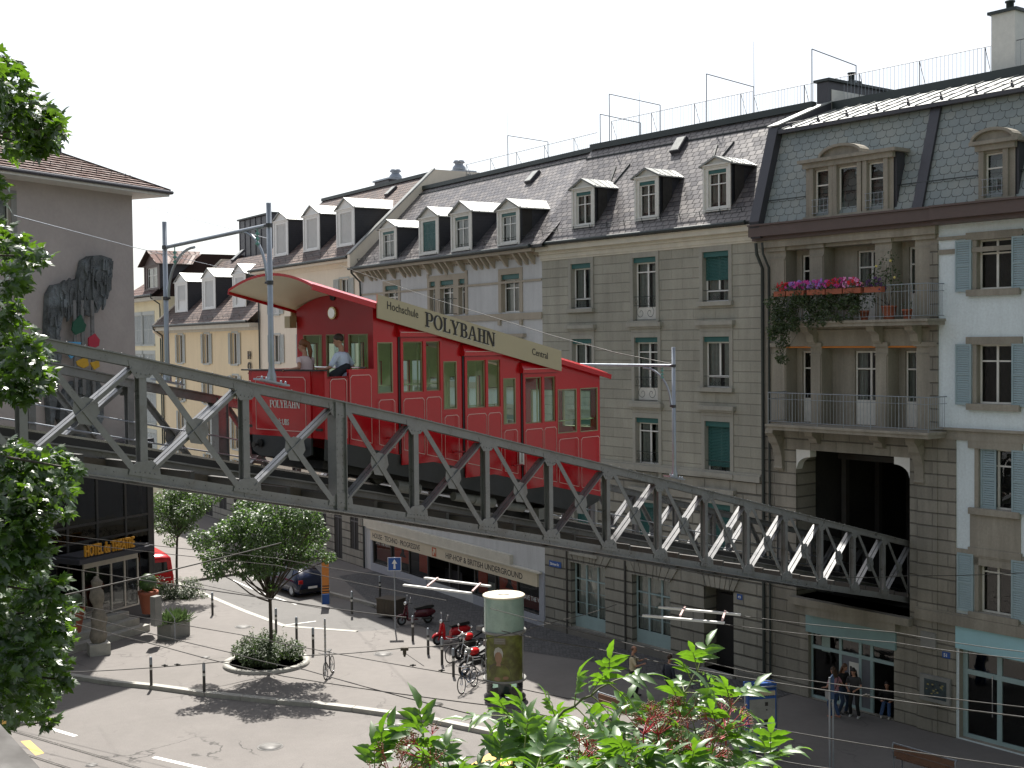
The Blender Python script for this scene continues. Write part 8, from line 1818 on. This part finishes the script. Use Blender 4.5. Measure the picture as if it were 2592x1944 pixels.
for c, r in cl[::6]: limb(st_m, f.P(ua+rp.random()*3, z_rail-0.1, fc), c, 0.008, 0.004, 0.1, 3)
crown(m, cl, 1500, 0.085, 0.06, 0.1, 0.3); T = Thing('creeper', 'dark green creeper hanging from the left part of the upper balcony', 'climbing plant', f.P(ua+1, uz, fc), None); T.part('foliage', m, M['leaf_b']); T.part('stems', st_m, M['bark'])
p0 = f.P(ub-1.7, uz, 0.55); T = Thing('balcony_bush', 'tall rose bush in a terracotta tub at the right end of the upper balcony', 'potted plant', p0); m = MB(); m.S = True; m.lathe(p0+V((0, 0, 0.0)), [(0.16, 0), (0.2, 0.2), (0.24, 0.4), (0.26, 0.4), (0.26, 0.45), (0.2, 0.45)], 16); T.part('tub', m, M['terracotta'])
m = MB(); cl = [(p0+f.u*x+V((0, 0, z)), r) for x, z, r in ((-0.9, 1.15, .28), (-.55, 1.5, .32), (-.2, 1.3, .34), (-.1, 1.8, .3), (.15, 1.5, .3), (0.1, 2.1, .2), (-1.1, .8, .25), (-.8, .7, .3), (.3, 1.1, .25))]; crown(m, cl, 620, 0.08, 0.05, 0.4, 0.4); T.part('foliage', m, M['leaf_b']); m = MB()
for c, r in cl: limb(m, p0+V((0, 0, .4)), c, 0.012, 0.005, 0.1, 4)
T.part('stems', m, M['bark']); m = MB()
for x, z in ((-0.35, 1.75), (0.2, 1.9), (0.35, 1.35), (-.9, 1.2)): m.ball(p0+f.u*x+f.n*0.2+V((0, 0, z)), 0.045, 7, 5)
T.part('blossoms', m, fl('petal_yellow', (0.65, 0.55, 0.18)))
for a, lb in ((ua+3.55, 'small terracotta pot behind the balcony bars, left one'), (ua+5.2, 'small terracotta pot behind the balcony bars, right one')):
    T = Thing('small_pot', lb, 'pot', f.P(a, uz, 0.6), 'small pots on the upper balcony floor'); m = MB(); m.S = True; m.lathe(f.P(a, uz, 0.6), [(0.11, 0), (0.16, 0.26), (0.18, 0.26), (0.18, 0.32), (0.12, 0.32)], 14); T.part('pot', m, M['terracotta']); m = MB(); crown(m, [(f.P(a, uz+0.42, 0.6), 0.18)], 900, 0.07, 0.04); T.part('leaves', m, M['leaf_b'])
# maple at the left edge
MP = [(10, 215, 55), (55, 290, 62), (105, 290, 45), (30, 340, 60), (115, 345, 42), (-10, 170, 45), (80, 360, 40), (138, 325, 22), (20, 640, 45), (75, 648, 38), (15, 600, 40), (25, 710, 40), (10, 790, 45), (30, 860, 55), (75, 905, 48), (40, 960, 55), (100, 960, 30), (0, 900, 55), (60, 985, 35),
      (15, 1160, 50), (80, 1165, 45), (140, 1165, 38), (180, 1185, 24), (50, 1230, 75), (125, 1235, 55), (-10, 1300, 85), (80, 1320, 60), (30, 1400, 80), (95, 1400, 38), (30, 1490, 85), (115, 1500, 45), (155, 1535, 28), (45, 1590, 90), (140, 1600, 42), (165, 1620, 24), (45, 1690, 95), (130, 1680, 42), (50, 1770, 65), (105, 1775, 38), (118, 1828, 18), (150, 1720, 22), (-20, 480, 40), (160, 1300, 18)]
tb = V((-8.6, 12.4, 4.0)); T = Thing('maple_tree', 'large-leaved maple filling the left edge, its leaves in front of the viaduct', 'tree', V((-8.6, 12.4, 0)))
m = MB(); tr = MB(); tr.S = True; limb(tr, (-8.6, 12.4, -0.1), (-8.3, 12.6, 15.5), 0.28, 0.1, 0.02, 10)
for (x, y, r) in MP:
    Y = 12.2+rp.uniform(-0.9, 1.0); c = ony(x, y, Y); rr3 = r/FOC*Y
    limb(tr, (-8.4, 12.5, min(15, c.z-0.6)), c, 0.05, 0.008, 0.06, 6)
    for _ in range(int(85*(r/50)**1.9)+8):
        v = rvec(); p = c+V((v.x, v.y*2.0, v.z))*rr3*rp.random()**0.45; s = rp.uniform(0.085, 0.15)
        nr = V((0, 0, 0.75))+rvec()*0.75+V((0.15, -0.25, 0)); add_maple(m, p, s, nr, v*0.7+V((0.4, -0.1, -0.5))+rvec()*0.5)
T.part('trunk', tr, M['bark']); T.part('crown', m, M['leaf_m'])
# elder bush in the foreground
BR = [([(1560, 2060), (1690, 1835), (1725, 1765), (1765, 1700)], 6.6), ([(1700, 2040), (1800, 1860), (1850, 1790)], 6.3), ([(1350, 2060), (1325, 1900), (1430, 1800), (1540, 1730)], 6.4), ([(1250, 2060), (1310, 1905), (1342, 1845), (1285, 1815)], 6.1), ([(1500, 2060), (1560, 1960), (1640, 1870), (1690, 1840)], 6.9), ([(1850, 2060), (1880, 1975), (1915, 1945), (1950, 1925)], 6.8),
      ([(1050, 2060), (1080, 1965), (1092, 1900), (1075, 1880)], 6.0), ([(960, 2060), (945, 1975), (965, 1935)], 6.1), ([(1400, 2060), (1450, 1955), (1500, 1895)], 6.0), ([(1600, 2060), (1740, 1965), (1820, 1905)], 6.2), ([(1200, 2060), (1232, 1970), (1290, 1945)], 5.9), ([(1650, 2060), (1620, 1985), (1575, 1930)], 5.8), ([(1800, 2060), (1815, 1985), (1850, 1960)], 6.0), ([(1480, 2060), (1520, 1980), (1590, 1955)], 5.7), ([(1750, 2060), (1730, 2000), (1690, 1975)], 5.6), ([(1330, 2060), (1370, 1990), (1410, 1960)], 5.7), ([(1430, 2060), (1440, 1900), (1400, 1850)], 6.6), ([(1640, 2060), (1660, 1930), (1700, 1905)], 6.5), ([(1560, 2060), (1600, 1900), (1560, 1840)], 6.7), ([(1790, 2060), (1770, 1900), (1760, 1850)], 6.6), ([(1150, 2060), (1140, 1990), (1120, 1965)], 5.8), ([(1250, 2060), (1200, 2000), (1180, 1990)], 5.9)]
eb = V((1.6, 6.3, 7.0)); T = Thing('elder_bush', 'sunlit elder bush with red berry stalks filling the lower foreground', 'bush', eb)
lf = MB(); stm = MB(); stm.S = True; tw = MB()
def leaflet(mb, c, L, w, nrm, dr):
    x, y, n = leafbasis(nrm, dr); i = len(mb.v); N = 7; droop = rp.uniform(0.25, 0.6)*L; fold = rp.uniform(0.12, 0.3)
    for k in range(N+1):
        t = k/N; hw = w*0.5*(sin(pi*min(1, t*0.93+0.07))**0.85)*(1-0.35*t); hw *= (1+0.10*((k % 2)*2-1)) if 0 < k < N else 1
        if k == N: hw = 0.0004
        m_ = c+y*L*t-n*droop*t*t
        mb.v += [tuple(m_-x*hw+n*hw*fold*2), tuple(m_), tuple(m_+x*hw+n*hw*fold*2)]
    for k in range(N):
        a = i+3*k
        for q in ((a, a+1, a+4, a+3), (a+1, a+2, a+5, a+4)): mb.f.append(q); mb.uv.append([(0, 0)]*4); mb.mi.append(0); mb.sm.append(True)
def compound(c, d, up, L):
    d = d.normalized(); N = 5; prev = c; side = d.cross(up).normalized(); upn = side.cross(d).normalized(); pts = [c]
    for k in range(1, N+1): pts.append(c+d*L*k/N-V((0, 0, L*0.28*(k/N)**2)))
    tw.path(pts, [0.0035-0.0004*k for k in range(N+1)], 4)
    for k in (2, 3, 4):
        for s in (-1, 1): ll_ = L*rp.uniform(0.42, 0.54); leaflet(lf, pts[k], ll_, ll_*0.42, upn+rvec()*0.3, d*0.55+side*s*0.9+V((0, 0, -0.15)))
    leaflet(lf, pts[-1], L*rp.uniform(0.5, 0.62), L*0.23, upn+rvec()*0.2, d+V((0, 0, -0.25)))
for bi, (px_, Y) in enumerate(BR):
    P = [ony(x, y, Y+0.05*i) for i, (x, y) in enumerate(px_)]; dense = []
    for a, b in zip(P, P[1:]):
        for k in range(5): dense.append(a.lerp(b, k/5)+rvec()*0.006)
    dense.append(P[-1]); n = len(dense); stm.path([eb+V((rp.uniform(-.3, .3), rp.uniform(-.2, .2), 0.3))]+dense, [0.022]+[0.014-0.010*k/n for k in range(n)], 6)
    for k in range(n-1, 1, -2):
        if k < n-9: break
        t = (dense[k]-dense[k-1]).normalized(); a0_ = rp.random()*pi
        for s in (0, pi): 
            side = t.orthogonal().normalized(); side = (Matrix.Rotation(a0_+s, 3, t) @ side); compound(dense[k], side*0.9+t*0.45+V((0, 0, 0.05)), V((0, 0, 1)), rp.uniform(0.15, 0.23))
    compound(dense[-1], (dense[-1]-dense[-3]).normalized()+rvec()*0.3, V((0, 0, 1)), 0.22)
for _ in range(130):                         # fill of the lower mass
    x = rp.uniform(1260, 1810); y = rp.uniform(1900-25*sin((x-1260)/550*pi), 2040); c = ony(x, y, rp.uniform(5.6, 7.0)); compound(c, rvec()+V((0, -0.2, 0.2)), V((0, 0, 1)), rp.uniform(0.16, 0.25))
T.part('stem', stm, plain('elder_stem', (0.10, 0.12, 0.05), 0.7, 0, 0.2, 12)); T.part('twigs', tw, plain('elder_twig', (0.16, 0.20, 0.05), 0.6)); T.part('foliage', lf, M['leaf_e'])
stalk = plain('berry_stalk', (0.42, 0.045, 0.06), 0.5); berry = plain('young_berry', (0.17, 0.10, 0.045), 0.4, 0, 0.5, 60)
for (x, y, Y, s) in ((1628, 1794, 6.3, 1), (1666, 1797, 6.4, 1), (1723, 1771, 6.6, .9), (1837, 1784, 6.3, 1), (1461, 1863, 6.1, 1.1), (1486, 1835, 6.5, .9), (1650, 1882, 6.2, 1.1), (1758, 1844, 6.3, 1), (1793, 1866, 6.1, .9), (1087, 1852, 6.0, 1.1), (993, 1906, 6.0, 1.1), (1560, 1900, 6.0, 1), (1420, 1905, 5.9, .8)):
    c = ony(x, y, Y); a = MB(); b = MB(); root = c-V((0, 0, 0.13*s)); a.path([root-V((0, 0, .08)), root], 0.004, 4)
    for k in range(9):
        v = rvec(); v.z = abs(v.z)*0.7+0.35; v.normalize(); e = root+v*0.12*s*rp.uniform(.8, 1.1); a.path([root, e], [0.003, 0.002], 4)
        for j in range(6):
            v2 = (rvec()*0.8+v).normalized(); e2 = e+v2*0.045*s; a.path([e, e2], [0.0018, 0.0012], 3)
            for q in range(3): b.ball(e2+rvec()*0.014, 0.0042, 5, 3)
    so_ = T.part('berry_umbel', a, stalk); T.part('berries', b, berry, so_)
# dark coping of the terrace wall at the lower left corner
m = MB(); a, b = ony(-98, 1852, 3.2), ony(60, 2034, 3.0); m.bar(a, b, 0.12, 0.10)
single('parapet_rail', m, plain('dark_rail', (0.02, 0.016, 0.014), 0.7), 'dark slanting rail cutting the lower left corner of the view', 'rail')
# relief sculpture on the mauve wall
rl_ = MB(); q = HF.px
def hx(x, y, c=0.3): return q(x, y, c)
out1 = [(120, 975), (118, 830), (122, 745), (135, 722), (170, 715), (200, 705), (210, 660), (228, 648), (255, 646), (282, 655), (283, 700), (270, 745), (245, 792), (225, 793), (200, 782), (172, 790), (158, 803), (150, 840), (147, 900), (146, 990), (135, 1075), (127, 1075)]
P_ = [hx(x, y) for x, y in out1]
T = Thing('relief_sculpture', 'large dark relief sculpture with coloured shapes mounted on the mauve wall', 'sculpture', HF.P(P_[0][0], 9, 0)); m = MB(); m.ext(HF, P_, 0.05, 0.35)
for _ in range(230):
    x, y = rp.uniform(122, 280), rp.uniform(655, 960)
    inside = False; j = len(out1)-1
    for i in range(len(out1)):
        (xi, yi), (xj, yj) = out1[i], out1[j]
        if (yi > y) != (yj > y) and x < (xj-xi)*(y-yi)/(yj-yi)+xi: inside = not inside
        j = i
    if inside: a, b = hx(x, y); m.ext(HF, [(a-rp.uniform(.03, .12), b-rp.uniform(.1, .6)), (a+rp.uniform(.03, .12), b-rp.uniform(.1, .5)), (a+rp.uniform(.0, .16), b+rp.uniform(.05, .3)), (a-rp.uniform(.0, .1), b+rp.uniform(.05, .25))], 0.3, 0.36+rp.random()*0.1)
T.part('main_body', m, plain('relief_bronze', (0.10, 0.11, 0.115), 0.75, 0.1, 0.6, 2.0, 0.05, dirt=(0.26, 0.30, 0.33)))
out2 = [(168, 985), (185, 965), (215, 960), (240, 950), (262, 985), (262, 1060), (240, 1110), (170, 1110), (150, 1060), (155, 1010)]
m = MB(); m.ext(HF, [hx(x, y) for x, y in out2], 0.05, 0.32)
for _ in range(60): x, y = rp.uniform(165, 250), rp.uniform(985, 1095); a, b = hx(x, y); m.box(HF, a-.06, a+rp.uniform(.05, .2), b-rp.uniform(.1, .3), b+.1, 0.3, 0.34+rp.random()*0.1)
T.part('lower_body', m, bpy.data.materials['relief_bronze'])
for (pts, rgb) in (([(185, 815), (205, 796), (212, 815), (218, 822), (214, 838), (190, 848), (182, 835)], (0.015, 0.085, 0.05)), ([(224, 855), (240, 844), (252, 860), (250, 875), (236, 882), (224, 876)], (0.42, 0.03, 0.06)), ([(170, 865), (205, 866), (200, 888), (180, 908), (170, 895)], (0.10, 0.36, 0.62)), ([(192, 915), (220, 902), (225, 925), (212, 932), (196, 925)], (0.55, 0.33, 0.03)), ([(228, 918), (250, 912), (252, 928), (238, 936)], (0.55, 0.33, 0.03))):
    m = MB(); m.ext(HF, [hx(x, y, .45) for x, y in pts], 0.4, 0.47); T.part('coloured_shape', m, plain('relief_colour', rgb, 0.5))
m = MB()
for x in (183, 203, 228): a, b = hx(x, 760); a2, b2 = hx(x+2, 1000); m.box(HF, a-0.09, a+0.09, b2, b, 0.36, 0.44)
T.part('rods', m, M['steel'])
# ---------------------------------------------------------------- people: one voxel-joined body each, clothes as shells
def remesh(o, voxel, smooth=4):
    md = o.modifiers.new('r', 'REMESH'); md.mode = 'VOXEL'; md.voxel_size = voxel; md.use_smooth_shade = True
    s2 = o.modifiers.new('s', 'SMOOTH'); s2.iterations = smooth; s2.factor = 0.5
    bpy.context.view_layer.update(); dg = bpy.context.evaluated_depsgraph_get(); me = bpy.data.meshes.new_from_object(o.evaluated_get(dg)); old = o.data; o.modifiers.clear(); mats = list(old.materials); o.data = me
    me.materials.clear()
    for mt in mats: me.materials.append(mt)
    me.polygons.foreach_set('use_smooth', [True]*len(me.polygons))
def caps(m, a, b, r0, r1):
    a, b = V(a), V(b); d = b-a; L = d.length; pts = []; rs_ = []
    N = 5
    for k in range(N+1): t = k/N; pts.append(a+d*t); rs_.append(r0+(r1-r0)*t)
    t = d.normalized() if L > 1e-6 else V((0, 0, 1)); m.path([a-t*r0*0.8]+pts+[b+t*r1*0.8], [r0*0.5]+rs_+[r1*0.5], 10)
def joint(a, b, l1, l2, bend):
    a, b, bend = V(a), V(b), V(bend); d = b-a; L = min(d.length, (l1+l2)*0.995); u = d.normalized(); x = (l1*l1-l2*l2+L*L)/(2*L); h = sqrt(max(0, l1*l1-x*x)); s = (bend-u*bend.dot(u)).normalized(); return a+u*x+s*h, a+u*L
def person(label, loc, rot, feet, hands, top, bottom, hair, H=1.72, lean=0.0, turn=0.0, nod=0.0, hairstyle='short', woman=False, sleeve=0.5, hips=None, strap=None, shoe=(0.02, 0.02, 0.02), bald=False, bag=None, group=None):
    k = H/1.72; T = LT('person', label, 'person', loc, rot, group); hz = hips or 0.92*k; sh = (0.19 if woman else 0.215)*k; hp = 0.10*k
    pel = V((0, 0, hz)); up = V((sin(lean), 0, cos(lean))); ch = pel+up*0.44*k; nk = ch+up*0.13*k; hd = nk+up*0.165*k+V((0.03*k+nod*0.06, 0, -nod*0.02))
    SH = {s: ch+V((0, s*sh, 0.02*k)) for s in (-1, 1)}; HP = {s: pel+V((0, s*hp, -0.03)) for s in (-1, 1)}
    A = {}; L = {}
    for s in (-1, 1):
        h = V(hands[0 if s > 0 else 1]); e, h = joint(SH[s], h, 0.29*k, 0.27*k, (-0.5, s*0.6, -0.6)); A[s] = (SH[s], e, h)
        f_ = V(feet[0 if s > 0 else 1]); kn, an = joint(HP[s], f_+V((0, 0, 0.08)), 0.44*k, 0.42*k, (1, 0, 0.1)); L[s] = (HP[s], kn, an)
    def torso(m, g, w0=1.0):
        n = 16; secs = [(pel-up*0.06*k, 0.155, 0.115), (pel, 0.165, 0.125), (pel+up*0.12*k, 0.14 if woman else 0.15, 0.105), (pel+up*0.26*k, 0.155 if woman else 0.17, 0.115), (ch-up*0.03, 0.165 if woman else 0.19, 0.115), (ch+up*0.05, 0.14 if woman else 0.17, 0.09), (ch+up*0.085, 0.06, 0.055)]
        vs = []
        for c, ry, rx in secs:
            for j in range(n): a = 2*pi*j/n; vs.append(c+V(((rx*k+g)*cos(a), (ry*k+g)*sin(a), 0)))
        m.mesh(vs, [(i*n+j, i*n+(j+1) % n, (i+1)*n+(j+1) % n, (i+1)*n+j) for i in range(len(secs)-1) for j in range(n)]+[tuple(range(n))[::-1], tuple(range((len(secs)-1)*n, len(secs)*n))])
        for s in (-1, 1): caps(m, ch+V((0, s*0.06, 0.03)), SH[s]-V((0, 0, 0.01)), 0.05*k+g, 0.052*k+g)
    m = MB(); m.S = True; torso(m, 0); caps(m, nk-up*0.06, nk+up*0.06, 0.055*k, 0.05*k)
    R_ = Matrix.Rotation(turn, 3, 'Z') @ Matrix.Rotation(nod*0.6, 3, 'Y')
    def hpnt(x, y, z): return hd+R_ @ V((x*k, y*k, z*k))
    m.ball(hpnt(0, 0, 0.03), (0.095*k, 0.078*k, 0.105*k), 16, 12); m.ball(hpnt(0.02, 0, -0.045), (0.07*k, 0.06*k, 0.075*k), 12, 10); caps(m, hpnt(0.085, 0, 0.0), hpnt(0.108, 0, -0.025), 0.012, 0.016)
    for s in (-1, 1):
        m.ball(hpnt(0.0, s*0.08, 0.0), (0.02*k, 0.012*k, 0.03*k), 8, 6); S0, E, Hn = A[s]; caps(m, S0, E, 0.046*k, 0.038*k); caps(m, E, Hn, 0.036*k, 0.024*k); Hp, Kn, An = L[s]; caps(m, Hp, Kn, 0.082*k, 0.056*k); caps(m, Kn, An, 0.054*k, 0.036*k); caps(m, An-V((0.04, 0, 0.04)), An+V((0.14, 0, -0.055)), 0.035, 0.03)
        fd = (Hn-E).normalized(); m.ball(Hn+fd*0.04, 0.036*k, 10, 8)
    body = T.part('body', m, plain('skin_'+str(round(H*100)), (0.42, 0.22, 0.15), 0.55, 0, 0.05, 8, objspace=True)); remesh(body, 0.014)
    m = MB(); m.S = True
    for s in (-1, 1):
        S0, E, Hn = A[s]; fd = (Hn-E).normalized(); sd = fd.cross(V((0, 0, 1))).normalized() if abs(fd.z) < 0.95 else V((0, 1, 0)); dn = sd.cross(fd)
        for j, (o, l_) in enumerate(((-0.028, 0.062), (-0.010, 0.075), (0.010, 0.07), (0.027, 0.055))): b = Hn+fd*0.06+sd*o; m.path([b, b+fd*l_*0.5-dn*0.006*s, b+fd*l_*0.85-dn*0.024*s], [0.0095, 0.0088, 0.006], 6)
        b = Hn+fd*0.03+sd*(-0.034*s); m.path([b, b+fd*0.03-sd*0.02*s, b+fd*0.055-sd*0.024*s], [0.011, 0.010, 0.007], 6)
    T.part('fingers', m, body.data.materials[0], body)
    m = MB(); m.S = True
    for s in (-1, 1): m.ball(hpnt(0.088, s*0.032, 0.02), (0.008, 0.014, 0.007), 8, 6)
    T.part('eyes', m, M['ink'], body); m = MB(); m.S = True; m.ball(hpnt(0.086, 0, -0.062), (0.008, 0.024, 0.006), 8, 6); T.part('mouth', m, plain('lips', (0.30, 0.09, 0.07), 0.5) if 'lips' not in bpy.data.materials else bpy.data.materials['lips'], body)
    if top:
        m = MB(); m.S = True; torso(m, 0.014)
        for s in (-1, 1):
            S0, E, Hn = A[s]; t_ = min(1, sleeve*2); caps(m, S0, S0.lerp(E, t_), 0.062*k, 0.055*k)
            if sleeve > 0.5: caps(m, E, E.lerp(Hn, (sleeve-0.5)*1.9), 0.05*k, 0.038*k)
        o = T.part('shirt', m, plain('shirt_'+label[:12], top, 0.8, 0, 0.08, 7, objspace=True)); remesh(o, 0.017, 3)
    m = MB(); m.S = True; n = 14; vs = []
    for c, ry, rx in ((pel-up*0.07, .172, .135), (pel+up*0.02, .178, .14), (pel+up*0.075, .165, .128)):
        for j in range(n): a = 2*pi*j/n; vs.append(c+V((rx*k*cos(a), ry*k*sin(a), 0)))
    m.mesh(vs, [(i*n+j, i*n+(j+1) % n, (i+1)*n+(j+1) % n, (i+1)*n+j) for i in range(2) for j in range(n)]+[tuple(range(n))[::-1], tuple(range(2*n, 3*n))])
    for s in (-1, 1): Hp, Kn, An = L[s]; caps(m, Hp, Kn, 0.096*k, 0.07*k); caps(m, Kn, An+V((0, 0, 0.02)), 0.068*k, 0.062*k)
    o = T.part('trousers', m, plain('trousers_'+label[:12], bottom, 0.85, 0, 0.12, 6, objspace=True)); remesh(o, 0.018, 3)
    for s in (-1, 1): m = MB(); m.S = True; An = L[s][2]; caps(m, An-V((0.05, 0, 0.045)), An+V((0.15, 0, -0.055)), 0.045, 0.036); o = T.part('shoe', m, plain('shoe_'+label[:10], shoe, 0.5)); remesh(o, 0.014, 2)
    m = MB(); m.S = True
    if bald: m.ball(hpnt(-0.03, 0, 0.03), (0.085*k, 0.088*k, 0.07*k), 14, 10)
    else:
        m.ball(hpnt(-0.018, 0, 0.055), (0.103*k, 0.09*k, 0.100*k), 16, 12)
        if hairstyle == 'ponytail': m.ball(hpnt(-0.11, 0, 0.06), 0.04, 10, 8); caps(m, hpnt(-0.125, 0, 0.05), hpnt(-0.15, 0, -0.12), 0.042, 0.05); caps(m, hpnt(-0.15, 0, -0.12), hpnt(-0.13, 0, -0.30), 0.05, 0.022)
        if hairstyle == 'long':
            for s in (-1, 0, 1): caps(m, hpnt(-0.05, s*0.06, 0.02), hpnt(-0.075, s*0.085, -0.26), 0.05, 0.04)
    o = T.part('hair', m, plain('hair_'+label[:12], hair, 0.55, 0, 0.3, 30, objspace=True)); remesh(o, 0.012, 2)
    if strap is not None:
        m = MB(); m.S = True; m.path([ch+V((-0.13, -0.06, 0.06)), ch+V((0.0, -0.11, 0.10)), ch+V((0.13, -0.03, -0.02)), pel+V((0.15, 0.12, 0.12)), pel+V((0.0, 0.21, 0.02)), pel+V((-0.14, 0.1, 0.15)), ch+V((-0.13, -0.06, 0.06))], 0.014, 6); T.part('strap', m, M['ink'])
        m = MB(); m.box(LOC, -0.14, 0.14, hz-0.22, hz+0.06, 0.19, 0.30); T.part('shoulder_bag', m, plain('bag_'+label[:8], strap, 0.6))
    return T
ta = atan2(TR.u.y, TR.u.x)
def onplat(s, w, z): p = TR.P(s, z, w); return p
person('woman with a brown ponytail and pale pink top leaning on the car front rim', onplat(-23.97, 1.62, 11.17), ta+pi/2+0.15, [(0, 0.12, 0), (-0.05, -0.12, 0)], [(0.12, 0.42, 1.13), (0.34, -0.2, 1.12)], (0.66, 0.54, 0.57), (0.03, 0.035, 0.06), (0.16, 0.055, 0.02), 1.66, 0.08, 0.4, 0.15, 'ponytail', True, 0.2)
person('man in a light blue short-sleeved shirt standing on the platform of the red car', onplat(-23.45, 1.12, 11.17), ta+pi/2+0.45, [(0, 0.13, 0), (0, -0.13, 0)], [(0.40, 0.22, 1.12), (0.16, -0.30, 1.02)], (0.58, 0.66, 0.85), (0.015, 0.017, 0.03), (0.03, 0.018, 0.012), 1.76, 0.06, 0.5, 0.3, 'short', False, 0.4)
person('seated dark-haired passenger behind the first side window of the red car', onplat(-22.75, 1.0, 10.7), ta, [(0.35, 0.1, 0.05), (0.35, -0.1, 0.05)], [(0.3, 0.15, 0.6), (0.3, -0.15, 0.6)], (0.05, 0.05, 0.055), (0.03, 0.03, 0.04), (0.012, 0.009, 0.007), 1.7, 0.0, 0.0, 0.1, 'short', False, 0.9, hips=0.48)
person('dark passenger sitting behind the third narrow window of the red car', onplat(-19.1, 1.0, 9.7), ta, [(0.35, 0.1, 0.05), (0.35, -0.1, 0.05)], [(0.3, 0.15, 0.6), (0.3, -0.15, 0.6)], (0.02, 0.02, 0.025), (0.03, 0.03, 0.04), (0.012, 0.009, 0.007), 1.7, 0.0, 0.0, 0.1, 'short', False, 0.9, hips=0.48)
mp_ = onz(1602, 1762); person('balding man in a cream shirt and dark trousers with a black shoulder strap', mp_, -0.15, [(0.12, 0.1, 0), (-0.12, -0.1, 0.0)], [(0.42, 0.12, 1.32), (0.38, -0.2, 1.22)], (0.50, 0.44, 0.30), (0.012, 0.012, 0.016), (0.10, 0.05, 0.03), 1.76, 0.02, 0.0, 0.1, 'short', False, 0.4, strap=(0.015, 0.015, 0.018), bald=True)
p = onz(1693, 1782); person('dark dressed pedestrian mostly hidden behind the elder bush', p, 0.5, [(0.1, 0.1, 0), (-0.12, -0.1, 0)], [(0.1, 0.3, 0.85), (0.1, -0.3, 0.85)], (0.02, 0.025, 0.04), (0.015, 0.015, 0.02), (0.05, 0.025, 0.012), 1.68, 0.05, 0, 0, 'short', False, 0.9)
p = onz(2113, 1816); person('woman in a pink top and blue jeans, left of the three', p, pi/2+0.5, [(0.05, 0.12, 0), (-0.05, -0.12, 0)], [(0.25, 0.25, 1.0), (0.2, -0.3, 0.95)], (0.42, 0.20, 0.24), (0.03, 0.06, 0.15), (0.06, 0.03, 0.015), 1.64, 0.05, 0.2, 0.2, 'long', True, 0.3, strap=(0.35, 0.34, 0.33), shoe=(0.35, 0.15, 0.1), group='women waiting by the kiosk')
p = onz(2133, 1806); person('woman with long brown hair and black top, middle of the three', p, -pi/2+0.5, [(0.05, 0.1, 0), (-0.05, -0.1, 0)], [(0.3, 0.15, 1.05), (0.3, -0.15, 1.05)], (0.012, 0.012, 0.014), (0.03, 0.05, 0.10), (0.09, 0.04, 0.02), 1.68, 0.06, 0.2, 0.5, 'long', True, 0.3, group='women waiting by the kiosk')
p = onz(2163, 1814); person('dark-haired woman in black trousers and pale shoes, right of the three', p, -pi/2-0.5, [(0.08, 0.16, 0), (-0.05, -0.14, 0)], [(0.3, 0.1, 0.98), (0.28, -0.14, 0.96)], (0.04, 0.038, 0.042), (0.006, 0.006, 0.007), (0.012, 0.008, 0.007), 1.66, 0.16, 0.0, 0.7, 'long', True, 0.3, shoe=(0.45, 0.46, 0.46), group='women waiting by the kiosk')
p = FRR.P(FRR.px(2222, 1780)[0], 0.02, -0.55); person('person in blue jeans sitting low inside the dark kiosk doorway', p, atan2(FRR.n.y, FRR.n.x)+0.5, [(0.62, 0.12, 0), (0.55, -0.14, 0)], [(0.35, 0.15, 0.5), (0.35, -0.15, 0.5)], (0.012, 0.012, 0.014), (0.035, 0.07, 0.16), (0.02, 0.012, 0.01), 1.7, 0.25, 0, 0.3, 'short', False, 0.9, hips=0.32, shoe=(0.4, 0.38, 0.36))

jp = TR.P(-23.62, 0.98, 0); jk = MB(); jk.S = True; caps(jk, TR.P(-23.85, 12.2, 0.98), TR.P(-23.45, 12.34, 1.0), 0.07, 0.09); caps(jk, TR.P(-23.82, 12.12, 0.96), TR.P(-23.6, 12.28, 0.98), 0.09, 0.08); caps(jk, TR.P(-23.9, 12.0, 0.97), TR.P(-23.8, 12.2, 0.98), 0.05, 0.08)
o = single('jacket', jk, plain('dark_jacket', (0.012, 0.015, 0.022), 0.85, 0, 0.1, 8), 'dark folded jacket over the arm of the man in the light blue shirt', 'jacket', loc=tuple(jp)); remesh(o, 0.015, 3)
